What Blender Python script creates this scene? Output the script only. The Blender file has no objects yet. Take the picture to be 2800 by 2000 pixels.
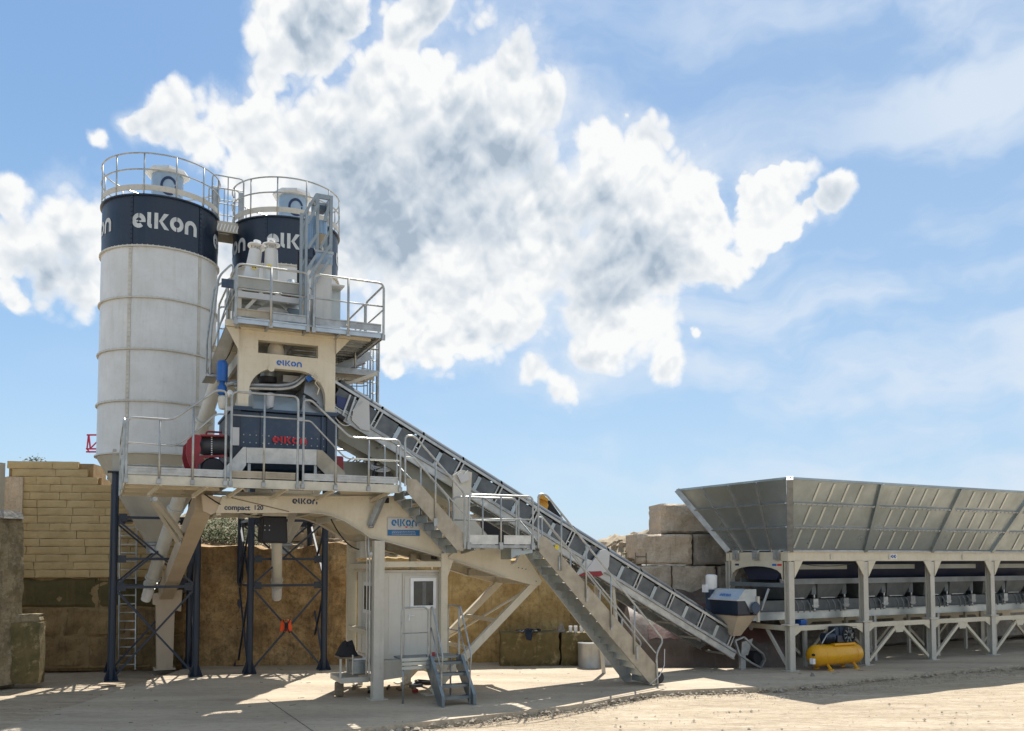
import bpy, math, random
from mathutils import Vector, Matrix, noise
R = math.radians
rnd = random.Random(7)
SC = bpy.context.scene
COL = SC.collection
# ------------------------------------------------------------------ camera
F, HZ, H, PITCH = 2400.0, 1530.0, 3.15, R(3.0)
Y0 = HZ - F*math.tan(PITCH)
cd = bpy.data.cameras.new('camera'); cam = bpy.data.objects.new('camera', cd); COL.objects.link(cam)
cam.location = (0, 0, H); cam.rotation_euler = (math.pi/2+PITCH, 0, 0)
cd.sensor_fit = 'HORIZONTAL'; cd.sensor_width = 36; cd.lens = 36*F/2800
cd.shift_y = (Y0-1000)/2800; cd.clip_end = 3000; cd.clip_start = .1
SC.camera = cam
# ------------------------------------------------------------------ light
SUN_DIR = Vector((.13, 1.0, 1.60)).normalized()
SUN_EL = math.asin(SUN_DIR.z); SUN_AZ = math.atan2(SUN_DIR.x, SUN_DIR.y)
sd = bpy.data.lights.new('sun', 'SUN'); sun = bpy.data.objects.new('sun', sd); COL.objects.link(sun)
sd.energy = 4.3; sd.angle = R(.53); sd.color = (1, .955, .89)
sun.rotation_euler = (-SUN_DIR).to_track_quat('-Z', 'Y').to_euler()
SC.view_settings.view_transform = 'Standard'; SC.view_settings.look = 'None'
SC.view_settings.exposure = 0.86; SC.view_settings.gamma = 1; SC.view_settings.use_curve_mapping = False
CT, ST = math.cos(PITCH), math.sin(PITCH)
def ray(x, y):
    a = (x-1400)/F; b = -(y-Y0)/F
    return Vector((a, CT - b*ST, ST + b*CT))
def azel(x, y):
    d = ray(x, y).normalized()
    return math.atan2(d.x, d.y), math.asin(d.z)

# ------------------------------------------------------------------ world sky with clouds
SKY_STR = 0.105
def build_world():
    w = bpy.data.worlds.new('World'); SC.world = w; w.use_nodes = True
    nt = w.node_tree; N = nt.nodes; L = nt.links; N.clear()
    def n(t, **k):
        o = N.new(t)
        for a, b in k.items(): setattr(o, a, b)
        return o
    def M(op, a, b=None, c=None, clamp=False):
        o = n('ShaderNodeMath', operation=op, use_clamp=clamp)
        for i, v in enumerate((a, b, c)):
            if v is None: continue
            if isinstance(v, (int, float)): o.inputs[i].default_value = v
            else: L.new(v, o.inputs[i])
        return o.outputs[0]
    def SS(v, lo, hi):
        o = n('ShaderNodeMapRange', interpolation_type='SMOOTHSTEP'); L.new(v, o.inputs[0])
        o.inputs[1].default_value = lo; o.inputs[2].default_value = hi
        return o.outputs[0]
    def n_smooth(v, hi):
        t = M('DIVIDE', M('ADD', v, .06), M('MAXIMUM', M('ADD', hi, .12), .12), clamp=True)
        return M('MULTIPLY', M('MULTIPLY', t, t), M('SUBTRACT', 3.0, M('MULTIPLY', t, 2.0)))
    def MIX(f, a, b, mode='MIX'):
        o = n('ShaderNodeMix', data_type='RGBA', blend_type=mode)
        if isinstance(f, (int, float)): o.inputs[0].default_value = f
        else: L.new(f, o.inputs[0])
        for i, v in ((6, a), (7, b)):
            if isinstance(v, tuple): o.inputs[i].default_value = (*v, 1)
            else: L.new(v, o.inputs[i])
        return o.outputs[2]
    def CO(x, y, z=0.0):
        o = n('ShaderNodeCombineXYZ')
        for i, v in enumerate((x, y, z)):
            if isinstance(v, (int, float)): o.inputs[i].default_value = v
            else: L.new(v, o.inputs[i])
        return o.outputs[0]
    def NO(vec, scale, det, rough=.55, col=False, lac=2.1):
        o = n('ShaderNodeTexNoise'); L.new(vec, o.inputs['Vector'])
        o.inputs['Scale'].default_value = scale; o.inputs['Detail'].default_value = det; o.inputs['Roughness'].default_value = rough
        o.inputs['Lacunarity'].default_value = lac
        return o.outputs['Color' if col else 'Fac']
    def V(op, a, b, s=None):
        o = n('ShaderNodeVectorMath', operation=op)
        for i, v in enumerate((a, b)):
            if isinstance(v, tuple): o.inputs[i].default_value = v
            elif v is not None: L.new(v, o.inputs[i])
        if s is not None: o.inputs['Scale'].default_value = s
        return o.outputs['Value' if op in ('DISTANCE', 'LENGTH') else 'Vector']
    sky = n('ShaderNodeTexSky'); sky.sky_type = 'NISHITA'; sky.sun_disc = False
    sky.sun_elevation = SUN_EL; sky.sun_rotation = SUN_AZ; sky.air_density = 1.0; sky.dust_density = .5; sky.ozone_density = 2.0
    tc = n('ShaderNodeTexCoord'); sp = n('ShaderNodeSeparateXYZ'); L.new(tc.outputs['Generated'], sp.inputs[0])
    X, Y, Z = sp.outputs
    az = M('ARCTAN2', X, Y); el = M('ARCSINE', Z)
    P = CO(az, el)
    # domain warp for billowy edges
    w1 = V('SUBTRACT', NO(P, 7, 3, .5, True), (.5, .5, .5)); w2 = V('SUBTRACT', NO(P, 26, 7, .62, True), (.5, .5, .5))
    Pw = V('ADD', V('ADD', P, V('SCALE', w1, None, .075)), V('SCALE', w2, None, .016))
    def field(vec, blobs, sm=.25, gr=1.2):
        cur = None
        for (x, y, r) in blobs:
            x *= 1.2313; y *= 1.2313; r *= 1.2313*gr
            a, e = azel(x, y); ca = math.cos(a)
            d = V('DISTANCE', vec, (a, e, 0.0))
            v = M('MULTIPLY_ADD', d, -F/(r*ca*ca*.98), 1.0)
            cur = v if cur is None else M('SMOOTH_MAX', cur, v, sm)
        return cur
    blobs = [(400,262,58),(480,235,62),(345,292,36),(520,270,50),(600,150,62),(600,205,42),(670,60,88),(740,95,52),(640,10,70),(770,20,50),
      (900,60,72),(960,28,52),(850,140,70),(820,190,60),(560,340,88),(640,330,100),(750,270,110),(870,200,110),(960,215,100),(1090,205,48),(1150,185,74),(1215,235,52),
      (1000,350,170),(1120,300,130),(850,420,170),(700,430,130),(950,550,165),(880,680,105),(960,725,80),(1050,650,130),(1100,500,160),(1210,450,120),(1330,390,90),
      (1440,335,72),(1510,400,75),(1400,500,140),(1520,500,95),(1585,480,52),(1350,600,115),(1480,590,85),(1300,690,80),(1290,765,52),(1195,818,34),(1262,860,42),(1390,650,95),
      (1690,430,52),(1725,420,48),(1665,500,60),(1745,490,36),(1838,458,36),(1790,480,28),(1465,812,38),(1120,720,60),(1040,740,60),
      (15,430,36),(130,500,88),(60,540,80),(180,600,72),(90,590,66),(240,500,80),(205,645,44),(15,635,36),(310,560,110),(520,560,90),(500,660,60),
      (215,325,22),(1400,240,18),(1290,88,6),(1545,745,14),(590,90,30),(850,830,26),(930,640,125),(1000,710,95),(895,735,60),(1180,600,100),(1160,700,60),(1235,540,80),(440,290,55),(560,235,50),(1600,560,50),(1290,620,80),(1060,770,48),(960,775,45),(300,300,34),(1330,740,48),(1380,700,60),(700,520,100),(780,560,100),(1430,720,30)]
    D = field(Pw, blobs)
    def BIL(vec):                       # rounded cauliflower puffs with creases between them
        out = None
        for sc, am in ((6.5, .50), (14, .30), (31, .18), (70, .10)):
            b = M('MULTIPLY', M('ABSOLUTE', M('MULTIPLY_ADD', NO(vec, sc, 0), 2.0, -1.0)), am*2.4)
            out = b if out is None else M('ADD', out, b)
        return out
    Pb = V('ADD', P, V('SCALE', w2, None, .010))
    bil = BIL(Pb)
    wisp = NO(P, 40, 8, .66)
    Da = M('ADD', D, M('ADD', M('MULTIPLY_ADD', bil, 1.1, -.50), M('MULTIPLY', M('SUBTRACT', wisp, .5), .38)))
    Da = M('MAXIMUM', Da, M('MULTIPLY_ADD', D, 1.5, -.35))
    soft = M('MULTIPLY_ADD', NO(P, 4, 2), 1.3, -.25)
    alpha = M('POWER', n_smooth(Da, soft), 1.1)
    veil = M('MULTIPLY', SS(M('ADD', D, M('MULTIPLY', M('SUBTRACT', NO(P, 11, 8, .62), .5), 2.4)), -.35, .9), .55)
    alpha = M('MAXIMUM', alpha, veil)
    # self shading: thick cores are grey, rims towards the sun bright
    shade_b = [(860,400,150),(960,440,150),(1090,340,105),(1180,330,62),(780,350,80),(1010,300,90),(900,520,90),(760,420,80),(1330,600,105),(1440,570,90),(1400,640,70),(1260,545,60),
      (1330,450,55),(740,40,45),(60,610,50),(150,560,70),(1030,560,60),(1100,500,60),(570,370,40),(700,60,50)]
    S = field(V('ADD', P, V('ADD', V('SCALE', w1, None, .10), V('SCALE', w2, None, .03))), shade_b, .6, 1.35)
    relief = M('SUBTRACT', bil, BIL(V('ADD', Pb, (.002, .013, 0))))     # >0: side turned from the sun
    relief2 = M('SUBTRACT', NO(P, 7, 5, .5), NO(V('ADD', P, (.002, .03, 0)), 7, 5, .5))
    shade = M('ADD', M('MULTIPLY_ADD', SS(S, -.45, 1.5), .95, .08), M('ADD', M('MULTIPLY', relief, -1.15), M('MULTIPLY', relief2, 2.6)))
    thick = SS(Da, -.1, .9)
    shade = M('MULTIPLY', M('ADD', shade, M('MULTIPLY', M('SUBTRACT', NO(P, 8, 6), .47), .75)), thick, clamp=True)
    ramp = n('ShaderNodeValToRGB'); L.new(shade, ramp.inputs[0])
    e = ramp.color_ramp.elements; e[0].position = 0; e[0].color = (5.05, 5.1, 5.1, 1); e[1].position = 1; e[1].color = (2.1, 2.55, 3.1, 1)
    m = e.new(.35); m.color = (3.95, 4.2, 4.45, 1); m = e.new(.7); m.color = (2.95, 3.35, 3.8, 1)
    # sky blue, a little milky
    base = MIX(1.0, sky.outputs[0], (1.0, 1.0, 1.0), 'MULTIPLY')
    el_f = SS(el, -.05, .62)
    grad = MIX(SS(el, .12, .55), MIX(SS(el, -.02, .26), (2.65, 3.65, 4.5), (1.85, 3.0, 4.4)), (1.15, 2.12, 3.7))
    lr = SS(az, -.55, .55)
    base = MIX(.85, base, grad)
    base = MIX(M('MULTIPLY', lr, .34), base, (2.55, 3.35, 4.4))
    # cirrus streaks
    rot = n('ShaderNodeMapping'); L.new(P, rot.inputs[0]); rot.inputs['Rotation'].default_value = (0, 0, R(-24)); rot.inputs['Scale'].default_value = (1.6, 9.0, 1)
    wr = V('ADD', rot.outputs[0], V('SCALE', w1, None, .9))
    ci = NO(wr, 1.35, 8, .5); ci2 = NO(P, 3.2, 2, .5)
    cir = M('MULTIPLY', SS(ci, .36, .66), SS(M('ADD', M('MULTIPLY', lr, .55), ci2), .55, 1.05))
    base = MIX(M('MULTIPLY', cir, .85), base, (3.9, 4.35, 4.9))
    # scattered clouds all round outside the photographed sector
    out = SS(M('ABSOLUTE', az), .62, .95); up = SS(el, .62, .85)
    outm = M('MAXIMUM', out, up)
    sc3 = n('ShaderNodeVectorMath', operation='MULTIPLY'); L.new(tc.outputs['Generated'], sc3.inputs[0]); sc3.inputs[1].default_value = (1, 1, 2.0)
    far = NO(sc3.outputs[0], 2.6, 9, .58)
    fa = M('MULTIPLY', SS(far, .50, .60), M('MULTIPLY', outm, SS(el, 0, .15)))
    base = MIX(fa, base, MIX(SS(far, .55, .75), (5.4, 5.5, 5.6), (2.8, 3.1, 3.5)))
    colr = MIX(M('MULTIPLY', alpha, SS(el, -.02, .02)), base, ramp.outputs[0])
    bg = n('ShaderNodeBackground'); L.new(colr, bg.inputs[0]); bg.inputs[1].default_value = SKY_STR
    o = n('ShaderNodeOutputWorld'); L.new(bg.outputs[0], o.inputs[0])
    w.cycles.sampling_method = 'MANUAL'; w.cycles.sample_map_resolution = 512
build_world()

# ------------------------------------------------------------------ materials
MATS = {}
def mat(name, c1, c2=None, scale=3.0, rough=.6, metal=0.0, bump=0.0, bscale=None, streak=0.0, streakcol=(.12,.09,.06), spots=None, vary=0.0, stretch=(1,1,1), spangle=0.0, detail=6):
    if name in MATS: return MATS[name]
    m = bpy.data.materials.new(name); MATS[name] = m; m.use_nodes = True
    nt = m.node_tree; N = nt.nodes; L = nt.links; bs = N['Principled BSDF']
    bs.inputs['Roughness'].default_value = rough; bs.inputs['Metallic'].default_value = metal
    tc = N.new('ShaderNodeTexCoord'); mp = N.new('ShaderNodeMapping'); L.new(tc.outputs['Object'], mp.inputs[0]); mp.inputs['Scale'].default_value = stretch
    def noi(vec, s, d=detail, r=.6):
        o = N.new('ShaderNodeTexNoise'); L.new(vec, o.inputs['Vector']); o.inputs['Scale'].default_value = s; o.inputs['Detail'].default_value = d; o.inputs['Roughness'].default_value = r
        return o.outputs['Fac']
    def rng(v, lo, hi, a=0.0, b=1.0):
        o = N.new('ShaderNodeMapRange'); L.new(v, o.inputs[0]); o.inputs[1].default_value = lo; o.inputs[2].default_value = hi; o.inputs[3].default_value = a; o.inputs[4].default_value = b
        return o.outputs[0]
    def mixc(f, a, b, mode='MIX'):
        o = N.new('ShaderNodeMix'); o.data_type = 'RGBA'; o.blend_type = mode
        if isinstance(f, float): o.inputs[0].default_value = f
        else: L.new(f, o.inputs[0])
        for i, v in ((6, a), (7, b)):
            if isinstance(v, tuple): o.inputs[i].default_value = (*v, 1)
            else: L.new(v, o.inputs[i])
        return o.outputs[2]
    c2 = c2 or tuple(x*.82 for x in c1)
    nz = noi(mp.outputs[0], scale)
    c = mixc(rng(nz, .38, .62), c1, c2)
    if spangle:
        vo = N.new('ShaderNodeTexVoronoi'); L.new(mp.outputs[0], vo.inputs['Vector']); vo.inputs['Scale'].default_value = spangle
        sp = N.new('ShaderNodeSeparateXYZ'); L.new(vo.outputs['Color'], sp.inputs[0])
        c = mixc(rng(sp.outputs[0], 0, 1, 0, .3), c, c2)
    if vary:
        oi = N.new('ShaderNodeObjectInfo')
        c = mixc(1.0, c, mixc(oi.outputs['Random'], (1-vary, 1-vary*.95, 1-vary*.9), (1.0, 1.0, 1.0)), 'MULTIPLY')
    if spots:
        for (sc, col, lo, hi, st) in spots:
            c = mixc(rng(noi(mp.outputs[0], sc, 12, .74), (lo+.5)/2-.02, (hi+.68)/2+.02, 0, st), c, col)
    if streak:
        m2 = N.new('ShaderNodeMapping'); L.new(tc.outputs['Object'], m2.inputs[0]); m2.inputs['Scale'].default_value = (7, 7, .5)
        c = mixc(rng(noi(m2.outputs[0], 1.3, 8, .7), .52, .78, 0, streak), c, streakcol)
    L.new(c, bs.inputs['Base Color'])
    rr = N.new('ShaderNodeMapRange'); L.new(nz, rr.inputs[0]); rr.inputs[1].default_value = .3; rr.inputs[2].default_value = .7
    rr.inputs[3].default_value = max(.05, rough-.08); rr.inputs[4].default_value = min(1, rough+.1); L.new(rr.outputs[0], bs.inputs['Roughness'])
    if bump:
        b = N.new('ShaderNodeBump'); b.inputs['Strength'].default_value = 1.0; b.inputs['Distance'].default_value = bump
        L.new(noi(mp.outputs[0], bscale or scale*3, 8, .65), b.inputs['Height']); L.new(b.outputs[0], bs.inputs['Normal'])
    return m
GALV = mat('galvanised_steel', (.40,.415,.41), (.29,.305,.31), 5, .42, .65, spangle=26, bump=.0008, streak=.15, streakcol=(.2,.19,.17))
GALVD = mat('galvanised_sheet', (.41,.46,.475), (.30,.345,.36), 1.2, .34, .72, spangle=14, bump=.0015, streak=.25, streakcol=(.42,.42,.36), vary=.12, spots=[(2.4,(.42,.42,.34),.6,.75,.4)])
GALVL = mat('bright_aluminium', (.47,.475,.455), (.36,.37,.36), 4, .38, .6, bump=.0006, spots=[(7,(.3,.29,.26),.6,.74,.4)])
TUBE = mat('rail_tube_galvanised', (.42,.425,.40), (.31,.32,.31), 6, .38, .55, bump=.0006)
BEIGE = mat('cream_beige_paint', (.62,.56,.43), (.56,.50,.375), 1.0, .42, 0, bump=.0016, streak=.35, streakcol=(.38,.31,.21), spots=[(1.6,(.47,.41,.29),.45,.75,.5),(11,(.34,.27,.18),.64,.76,.5)])
BEIGED = mat('grey_beige_paint', (.54,.505,.43), (.48,.45,.375), 1.2, .45, 0, bump=.0014, streak=.4, streakcol=(.3,.26,.2), spots=[(7,(.34,.30,.23),.58,.76,.5)])
CABIN = mat('grey_cabin_sheet', (.60,.575,.505), (.555,.53,.46), .9, .38, 0, bump=.0014, streak=.35, streakcol=(.32,.28,.22))
SILO = mat('silo_off_white_paint', (.66,.66,.64), (.59,.59,.57), .9, .36, 0, bump=.004, bscale=1.6, streak=.5, streakcol=(.42,.40,.345), spots=[(2,(.50,.48,.43),.45,.8,.6),(14,(.40,.34,.26),.68,.76,.5)])
SILOR = mat('silo_flange_paint', (.56,.54,.475), (.47,.45,.39), 3, .5, 0, streak=.3, streakcol=(.35,.29,.2))
NAVY = mat('dark_navy_paint', (.010,.019,.036), (.014,.025,.045), 1.5, .38, 0, bump=.001, streak=.12, streakcol=(.1,.1,.11))
NAVY2 = mat('mixer_blue_grey_paint', (.022,.045,.085), (.03,.055,.095), 2.5, .4, 0, bump=.0012, spots=[(5,(.16,.16,.15),.6,.75,.35)])
BLACKR = mat('black_rubber', (.012,.012,.016), (.02,.02,.024), 5, .65, 0, bump=.002)
RED = mat('red_guard_paint', (.27,.009,.016), (.21,.008,.014), 4, .35, 0)
YEL = mat('yellow_tank_paint', (.72,.36,.008), (.66,.31,.006), 3, .3, 0, bump=.0006, spots=[(11,(.4,.2,.03),.64,.72,.3)])
BLUE = mat('blue_vessel_paint', (.01,.10,.36), (.012,.085,.3), 4, .35, 0)
BLUELOGO = mat('blue_logo_print', (.008,.07,.26), (.008,.065,.24), 4, .4)
DARKLOGO = mat('navy_logo_print', (.012,.03,.09), (.012,.028,.08), 4, .4)
WHITELOGO = mat('pale_logo_print', (.56,.57,.55), (.46,.47,.46), 3, .5, streak=.3, streakcol=(.3,.3,.28))
REDLOGO = mat('red_logo_print', (.55,.015,.02), (.5,.014,.018), 4, .4)
WHITE = mat('white_plastic', (.78,.78,.76), (.72,.72,.7), 4, .35)
SIGNG = mat('sign_grey_sheet', (.50,.50,.49), (.47,.47,.46), 2, .4)
DARKGLASS = mat('dark_window_glass', (.03,.035,.035), (.05,.055,.05), 2, .08)
MESH = mat('dark_conveyor_panel', (.12,.13,.135), (.07,.078,.085), 2, .35, .3, bump=.002)
OLIVE = mat('shaded_belly_sheet', (.24,.235,.19), (.2,.195,.15), 1.2, .5, .1, streak=.2, streakcol=(.14,.12,.09))  # dark olive puts the shade under the conveyor into the sheet colour
STEPM = mat('portable_step_galvanised', (.21,.245,.255), (.165,.195,.21), 4, .4, .5, spangle=20, bump=.001)
BOARD = mat('stair_board_galvanised', (.40,.355,.275), (.31,.275,.21), 3, .5, .3, bump=.001, spots=[(8,(.52,.48,.40),.6,.74,.4),(2,(.27,.235,.18),.5,.7,.5)], streak=.3)
WHITEBOARD = mat('scuffed_pale_sheet', (.62,.61,.57), (.5,.5,.47), 4, .5, .1, spots=[(9,(.3,.3,.28),.6,.7,.5)])
ORANGE = mat('orange_vest_cloth', (.75,.09,.015), (.68,.07,.01), 6, .8)
BLACK = mat('black_cloth', (.015,.015,.017), (.02,.02,.02), 6, .9, bump=.004)
CONC = mat('pale_concrete', (.50,.415,.30), (.40,.325,.23), .6, .9, 0, bump=.02, bscale=8, stretch=(.4,1.7,1), spots=[(.45,(.27,.22,.16),.48,.66,.8),(2.4,(.52,.45,.34),.52,.70,.7),(8,(.20,.16,.115),.54,.72,.75),(28,(.15,.12,.085),.56,.74,.7)])
SAND = mat('quarry_sand_ground', (.46,.365,.25), (.355,.275,.18), 1.1, .95, 0, bump=.09, bscale=5, stretch=(.45,2.2,1), spots=[(.5,(.55,.46,.335),.48,.64,.9),(3.2,(.24,.18,.12),.53,.68,.8),(14,(.19,.145,.095),.54,.70,.8),(8,(.62,.55,.43),.54,.70,.8)])
GRAVEL = mat('limestone_gravel', (.56,.47,.35), (.42,.345,.25), 9, .95, 0, bump=.01, vary=.4)
STONEY = mat('yellow_limestone_block', (.53,.395,.20), (.46,.335,.16), 1.1, .92, 0, bump=.012, bscale=8, vary=.10, spots=[(1.1,(.40,.30,.15),.50,.72,.5),(5,(.58,.46,.27),.60,.74,.5),(12,(.25,.16,.07),.64,.76,.5)])
MORTAR = mat('recessed_stone_joint', (.30,.21,.10), (.24,.16,.075), 4, .95)
STONED = mat('stained_lower_limestone', (.32,.21,.09), (.20,.125,.055), 1.1, .94, 0, bump=.06, bscale=4, vary=.12, streak=.95, streakcol=(.05,.042,.02), spots=[(.6,(.13,.105,.045),.45,.75,.6),(3,(.38,.25,.11),.56,.76,.5),(9,(.06,.05,.025),.56,.74,.6)])
STONEO = mat('orange_limestone_face', (.50,.345,.14), (.33,.21,.075), 1.0, .93, 0, bump=.05, bscale=5, vary=.06, streak=.9, streakcol=(.15,.10,.04), spots=[(1.2,(.56,.42,.21),.5,.7,.7),(7,(.16,.10,.04),.5,.68,.75)])
STONEP = mat('pink_beige_quarry_block', (.58,.475,.35), (.49,.395,.285), .8, .92, 0, bump=.05, bscale=5, vary=.14, streak=.6, streakcol=(.27,.21,.15), spots=[(2.0,(.36,.28,.20),.5,.68,.8),(9,(.66,.58,.47),.56,.7,.7),(16,(.25,.19,.14),.56,.7,.6)])
STONEG = mat('grey_weathered_block', (.29,.255,.21), (.22,.195,.16), .9, .93, 0, bump=.05, bscale=5, vary=.15, streak=.7, streakcol=(.1,.09,.075), spots=[(2,(.18,.155,.12),.5,.68,.8),(8,(.42,.37,.30),.56,.7,.7)])
MOSS = mat('mossy_block', (.17,.125,.05), (.10,.085,.033), 1.8, .95, 0, bump=.04, bscale=6, spots=[(6,(.05,.048,.02),.50,.72,.7),(2.3,(.50,.39,.22),.60,.68,.85)])
LWALL = mat('weathered_wall_face', (.34,.27,.16), (.20,.155,.09), 1.6, .94, 0, bump=.06, bscale=5, streak=.9, streakcol=(.075,.065,.04), spots=[(2,(.10,.095,.045),.5,.68,.8),(6,(.46,.40,.29),.58,.7,.8),(14,(.09,.075,.045),.55,.7,.7)])
ROCK = mat('rubble_rock', (.40,.32,.21), (.28,.21,.13), 1.5, .95, 0, bump=.03, bscale=5, vary=.25, spots=[(4,(.5,.44,.34),.56,.68,.6)])
GREYROCK = mat('far_grey_rock', (.30,.285,.26), (.20,.19,.17), .8, .95, 0, bump=.2, bscale=1, spots=[(1.5,(.48,.44,.38),.56,.66,.7),(3,(.10,.115,.06),.56,.7,.7)])
LEAF = mat('weed_leaf', (.13,.18,.04), (.08,.12,.03), 5, .7, vary=.4)
TARP = mat('brown_tarpaulin', (.12,.085,.062), (.085,.062,.048), 1.4, .6, 0, bump=.02, bscale=3, streak=.4, streakcol=(.2,.17,.13))
TARPR = mat('red_tarpaulin_stripe', (.13,.055,.04), (.10,.045,.035), 2, .6, 0, bump=.015)
WOOD = mat('old_timber', (.22,.17,.11), (.16,.12,.08), 3, .85, stretch=(1,6,6))

# ------------------------------------------------------------------ frames and mesh builder
class Frame:
    def __init__(s, x, y, ang):
        s.O = Vector((x, y, 0)); s.a = R(ang); s.u = Vector((math.cos(s.a), math.sin(s.a), 0)); s.v = Vector((-math.sin(s.a), math.cos(s.a), 0))
    def loc(s, w):
        d = w - s.O
        return Vector((d.dot(s.u), d.dot(s.v), w.z))
    def world(s, p): return s.O + s.u*p[0] + s.v*p[1] + Vector((0, 0, p[2]))
    def p(s, x, y, v):                       # pixel -> local point on the vertical plane v
        r = ray(x, y); o = Vector((0, 0, H)) - s.O
        t = (v - o.dot(s.v))/r.dot(s.v)
        return s.loc(Vector((0, 0, H)) + r*t)
    def pu(s, x, y, u):
        r = ray(x, y); o = Vector((0, 0, H)) - s.O
        t = (u - o.dot(s.u))/r.dot(s.u)
        return s.loc(Vector((0, 0, H)) + r*t)
    def g(s, x, y, z=0.0):                   # pixel -> local point on a horizontal plane
        r = ray(x, y); t = (z-H)/r.z
        return s.loc(Vector((0, 0, H)) + r*t)
W = Frame(0, 0, 0)
P = Frame(-3.05, 20.0, 25)
HF = Frame(7.885, 25.03, 28)

class MB:
    def __init__(s): s.v = []; s.f = []; s.smooth = False
    def add(s, vs, fs):
        b = len(s.v); s.v += [tuple(x) for x in vs]; s.f += [tuple(i+b for i in f) for f in fs]; return s
    def hexa(s, b, t):                       # 4 bottom + 4 top points
        return s.add(list(b)+list(t), [(3,2,1,0),(4,5,6,7),(0,1,5,4),(1,2,6,5),(2,3,7,6),(3,0,4,7)])
    def box(s, x0, x1, y0, y1, z0, z1):
        return s.hexa([(x0,y0,z0),(x1,y0,z0),(x1,y1,z0),(x0,y1,z0)], [(x0,y0,z1),(x1,y0,z1),(x1,y1,z1),(x0,y1,z1)])
    def prism(s, pts, d):                    # polygon pts extruded by vector d
        n = len(pts); d = Vector(d); a = [Vector(p) for p in pts]; b = [p+d for p in a]
        nrm = Vector((0,0,0))
        for i in range(n): nrm += a[i].cross(a[(i+1) % n])
        if nrm.dot(d) < 0: a.reverse(); b.reverse()
        return s.add(a+b, [tuple(range(n-1,-1,-1)), tuple(range(n, 2*n))]+[(i,(i+1) % n,n+(i+1) % n,n+i) for i in range(n)])
    def beam(s, p0, p1, w, h, up=(0,0,1)):   # rectangular bar between two points
        p0 = Vector(p0); p1 = Vector(p1); d = (p1-p0).normalized(); up = Vector(up)
        if abs(d.dot(up)) > .98: up = Vector((0,1,0))
        a = d.cross(up).normalized()*w/2; b = a.cross(d).normalized()*h/2
        q = [(-a-b),(a-b),(a+b),(-a+b)]
        return s.hexa([p0+x for x in q], [p1+x for x in q])
    def tube(s, pts, r, n=8, closed=False, r2=None):
        pts = [Vector(p) for p in pts]; m = len(pts); vs = []; fs = []
        ref = None
        for i, p in enumerate(pts):
            if closed: d = (pts[(i+1) % m]-pts[i-1])
            else: d = pts[min(i+1, m-1)]-pts[max(i-1, 0)]
            if d.length < 1e-6: d = Vector((0,0,1))
            d.normalize()
            if ref is None: ref = d.orthogonal()
            ref = (ref - d*ref.dot(d))
            if ref.length < 1e-4: ref = d.orthogonal()
            ref.normalize(); q = d.cross(ref)
            rr = r if r2 is None else r+(r2-r)*i/(m-1)
            for k in range(n):
                a = 2*math.pi*k/n; vs.append(p+ref*math.cos(a)*rr+q*math.sin(a)*rr)
        for i in range(m if closed else m-1):
            j = (i+1) % m
            for k in range(n): fs.append((i*n+k, i*n+(k+1) % n, j*n+(k+1) % n, j*n+k))
        if not closed: fs.append(tuple(range(n-1,-1,-1))); fs.append(tuple((m-1)*n+k for k in range(n)))
        s.smooth = True
        return s.add(vs, fs)
    def cyl(s, p0, p1, r0, r1=None, n=20):
        return s.tube([p0, p1], r0, n, r2=r1 if r1 is not None else r0)
    def lathe(s, prof, c=(0,0,0), n=32, cap=True, axis='z'):
        vs = []; fs = []; c = Vector(c)
        for (r, z) in prof:
            for k in range(n):
                a = 2*math.pi*k/n
                q = (r*math.cos(a), r*math.sin(a), z)
                if axis == 'x': q = (q[2], q[0], q[1])
                if axis == 'y': q = (q[0], q[2], q[1])
                vs.append(c+Vector(q))
        m = len(prof)
        for i in range(m-1):
            for k in range(n): fs.append((i*n+k, i*n+(k+1) % n, (i+1)*n+(k+1) % n, (i+1)*n+k))
        if cap: fs.append(tuple(range(n-1,-1,-1))); fs.append(tuple((m-1)*n+k for k in range(n)))
        s.smooth = True
        return s.add(vs, fs)
    def sheet(s, grid):                      # grid of points
        h = len(grid); w_ = len(grid[0]); vs = [p for r_ in grid for p in r_]
        return s.add(vs, [(i*w_+j, i*w_+j+1, (i+1)*w_+j+1, (i+1)*w_+j) for i in range(h-1) for j in range(w_-1)])

def mesh_from(mb, name, m, off=Vector((0,0,0)), bevel=0):
    me = bpy.data.meshes.new(name)
    me.from_pydata([(x-off[0], y-off[1], z-off[2]) for x, y, z in mb.v], [], mb.f)
    me.materials.append(m)
    import bmesh
    bm = bmesh.new(); bm.from_mesh(me); bmesh.ops.recalc_face_normals(bm, faces=bm.faces)
    if mb.smooth:
        for f in bm.faces: f.smooth = len(f.verts) == 4
        for e in bm.edges:
            if len(e.link_faces) == 2 and e.calc_face_angle(0) > R(35): e.smooth = False
    bm.to_mesh(me); bm.free(); me.update()
    return me
class Thing:
    def __init__(s, name, label, cat, fr=None, base=(0,0,0), group=None):
        s.fr = fr or W; s.base = Vector(base)
        o = bpy.data.objects.new(name, None); COL.objects.link(o); o.empty_display_size = .3
        o.location = s.fr.world(s.base); o.rotation_euler = (0, 0, s.fr.a)
        o['label'] = label; o['category'] = cat
        if group: o['group'] = group
        s.o = o
    def part(s, name, mb, m, parent=None, kind=None, label=None, bevel=0, off=None):
        off2 = s.base if off is None else s.base
        me = mesh_from(mb, name, m, s.base)
        o = bpy.data.objects.new(name, me); COL.objects.link(o); o.parent = parent or s.o
        if kind: o['kind'] = kind
        if label: o['label'] = label
        if bevel:
            b = o.modifiers.new('bevel', 'BEVEL'); b.width = bevel; b.segments = 2; b.limit_method = 'ANGLE'
        return o
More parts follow.
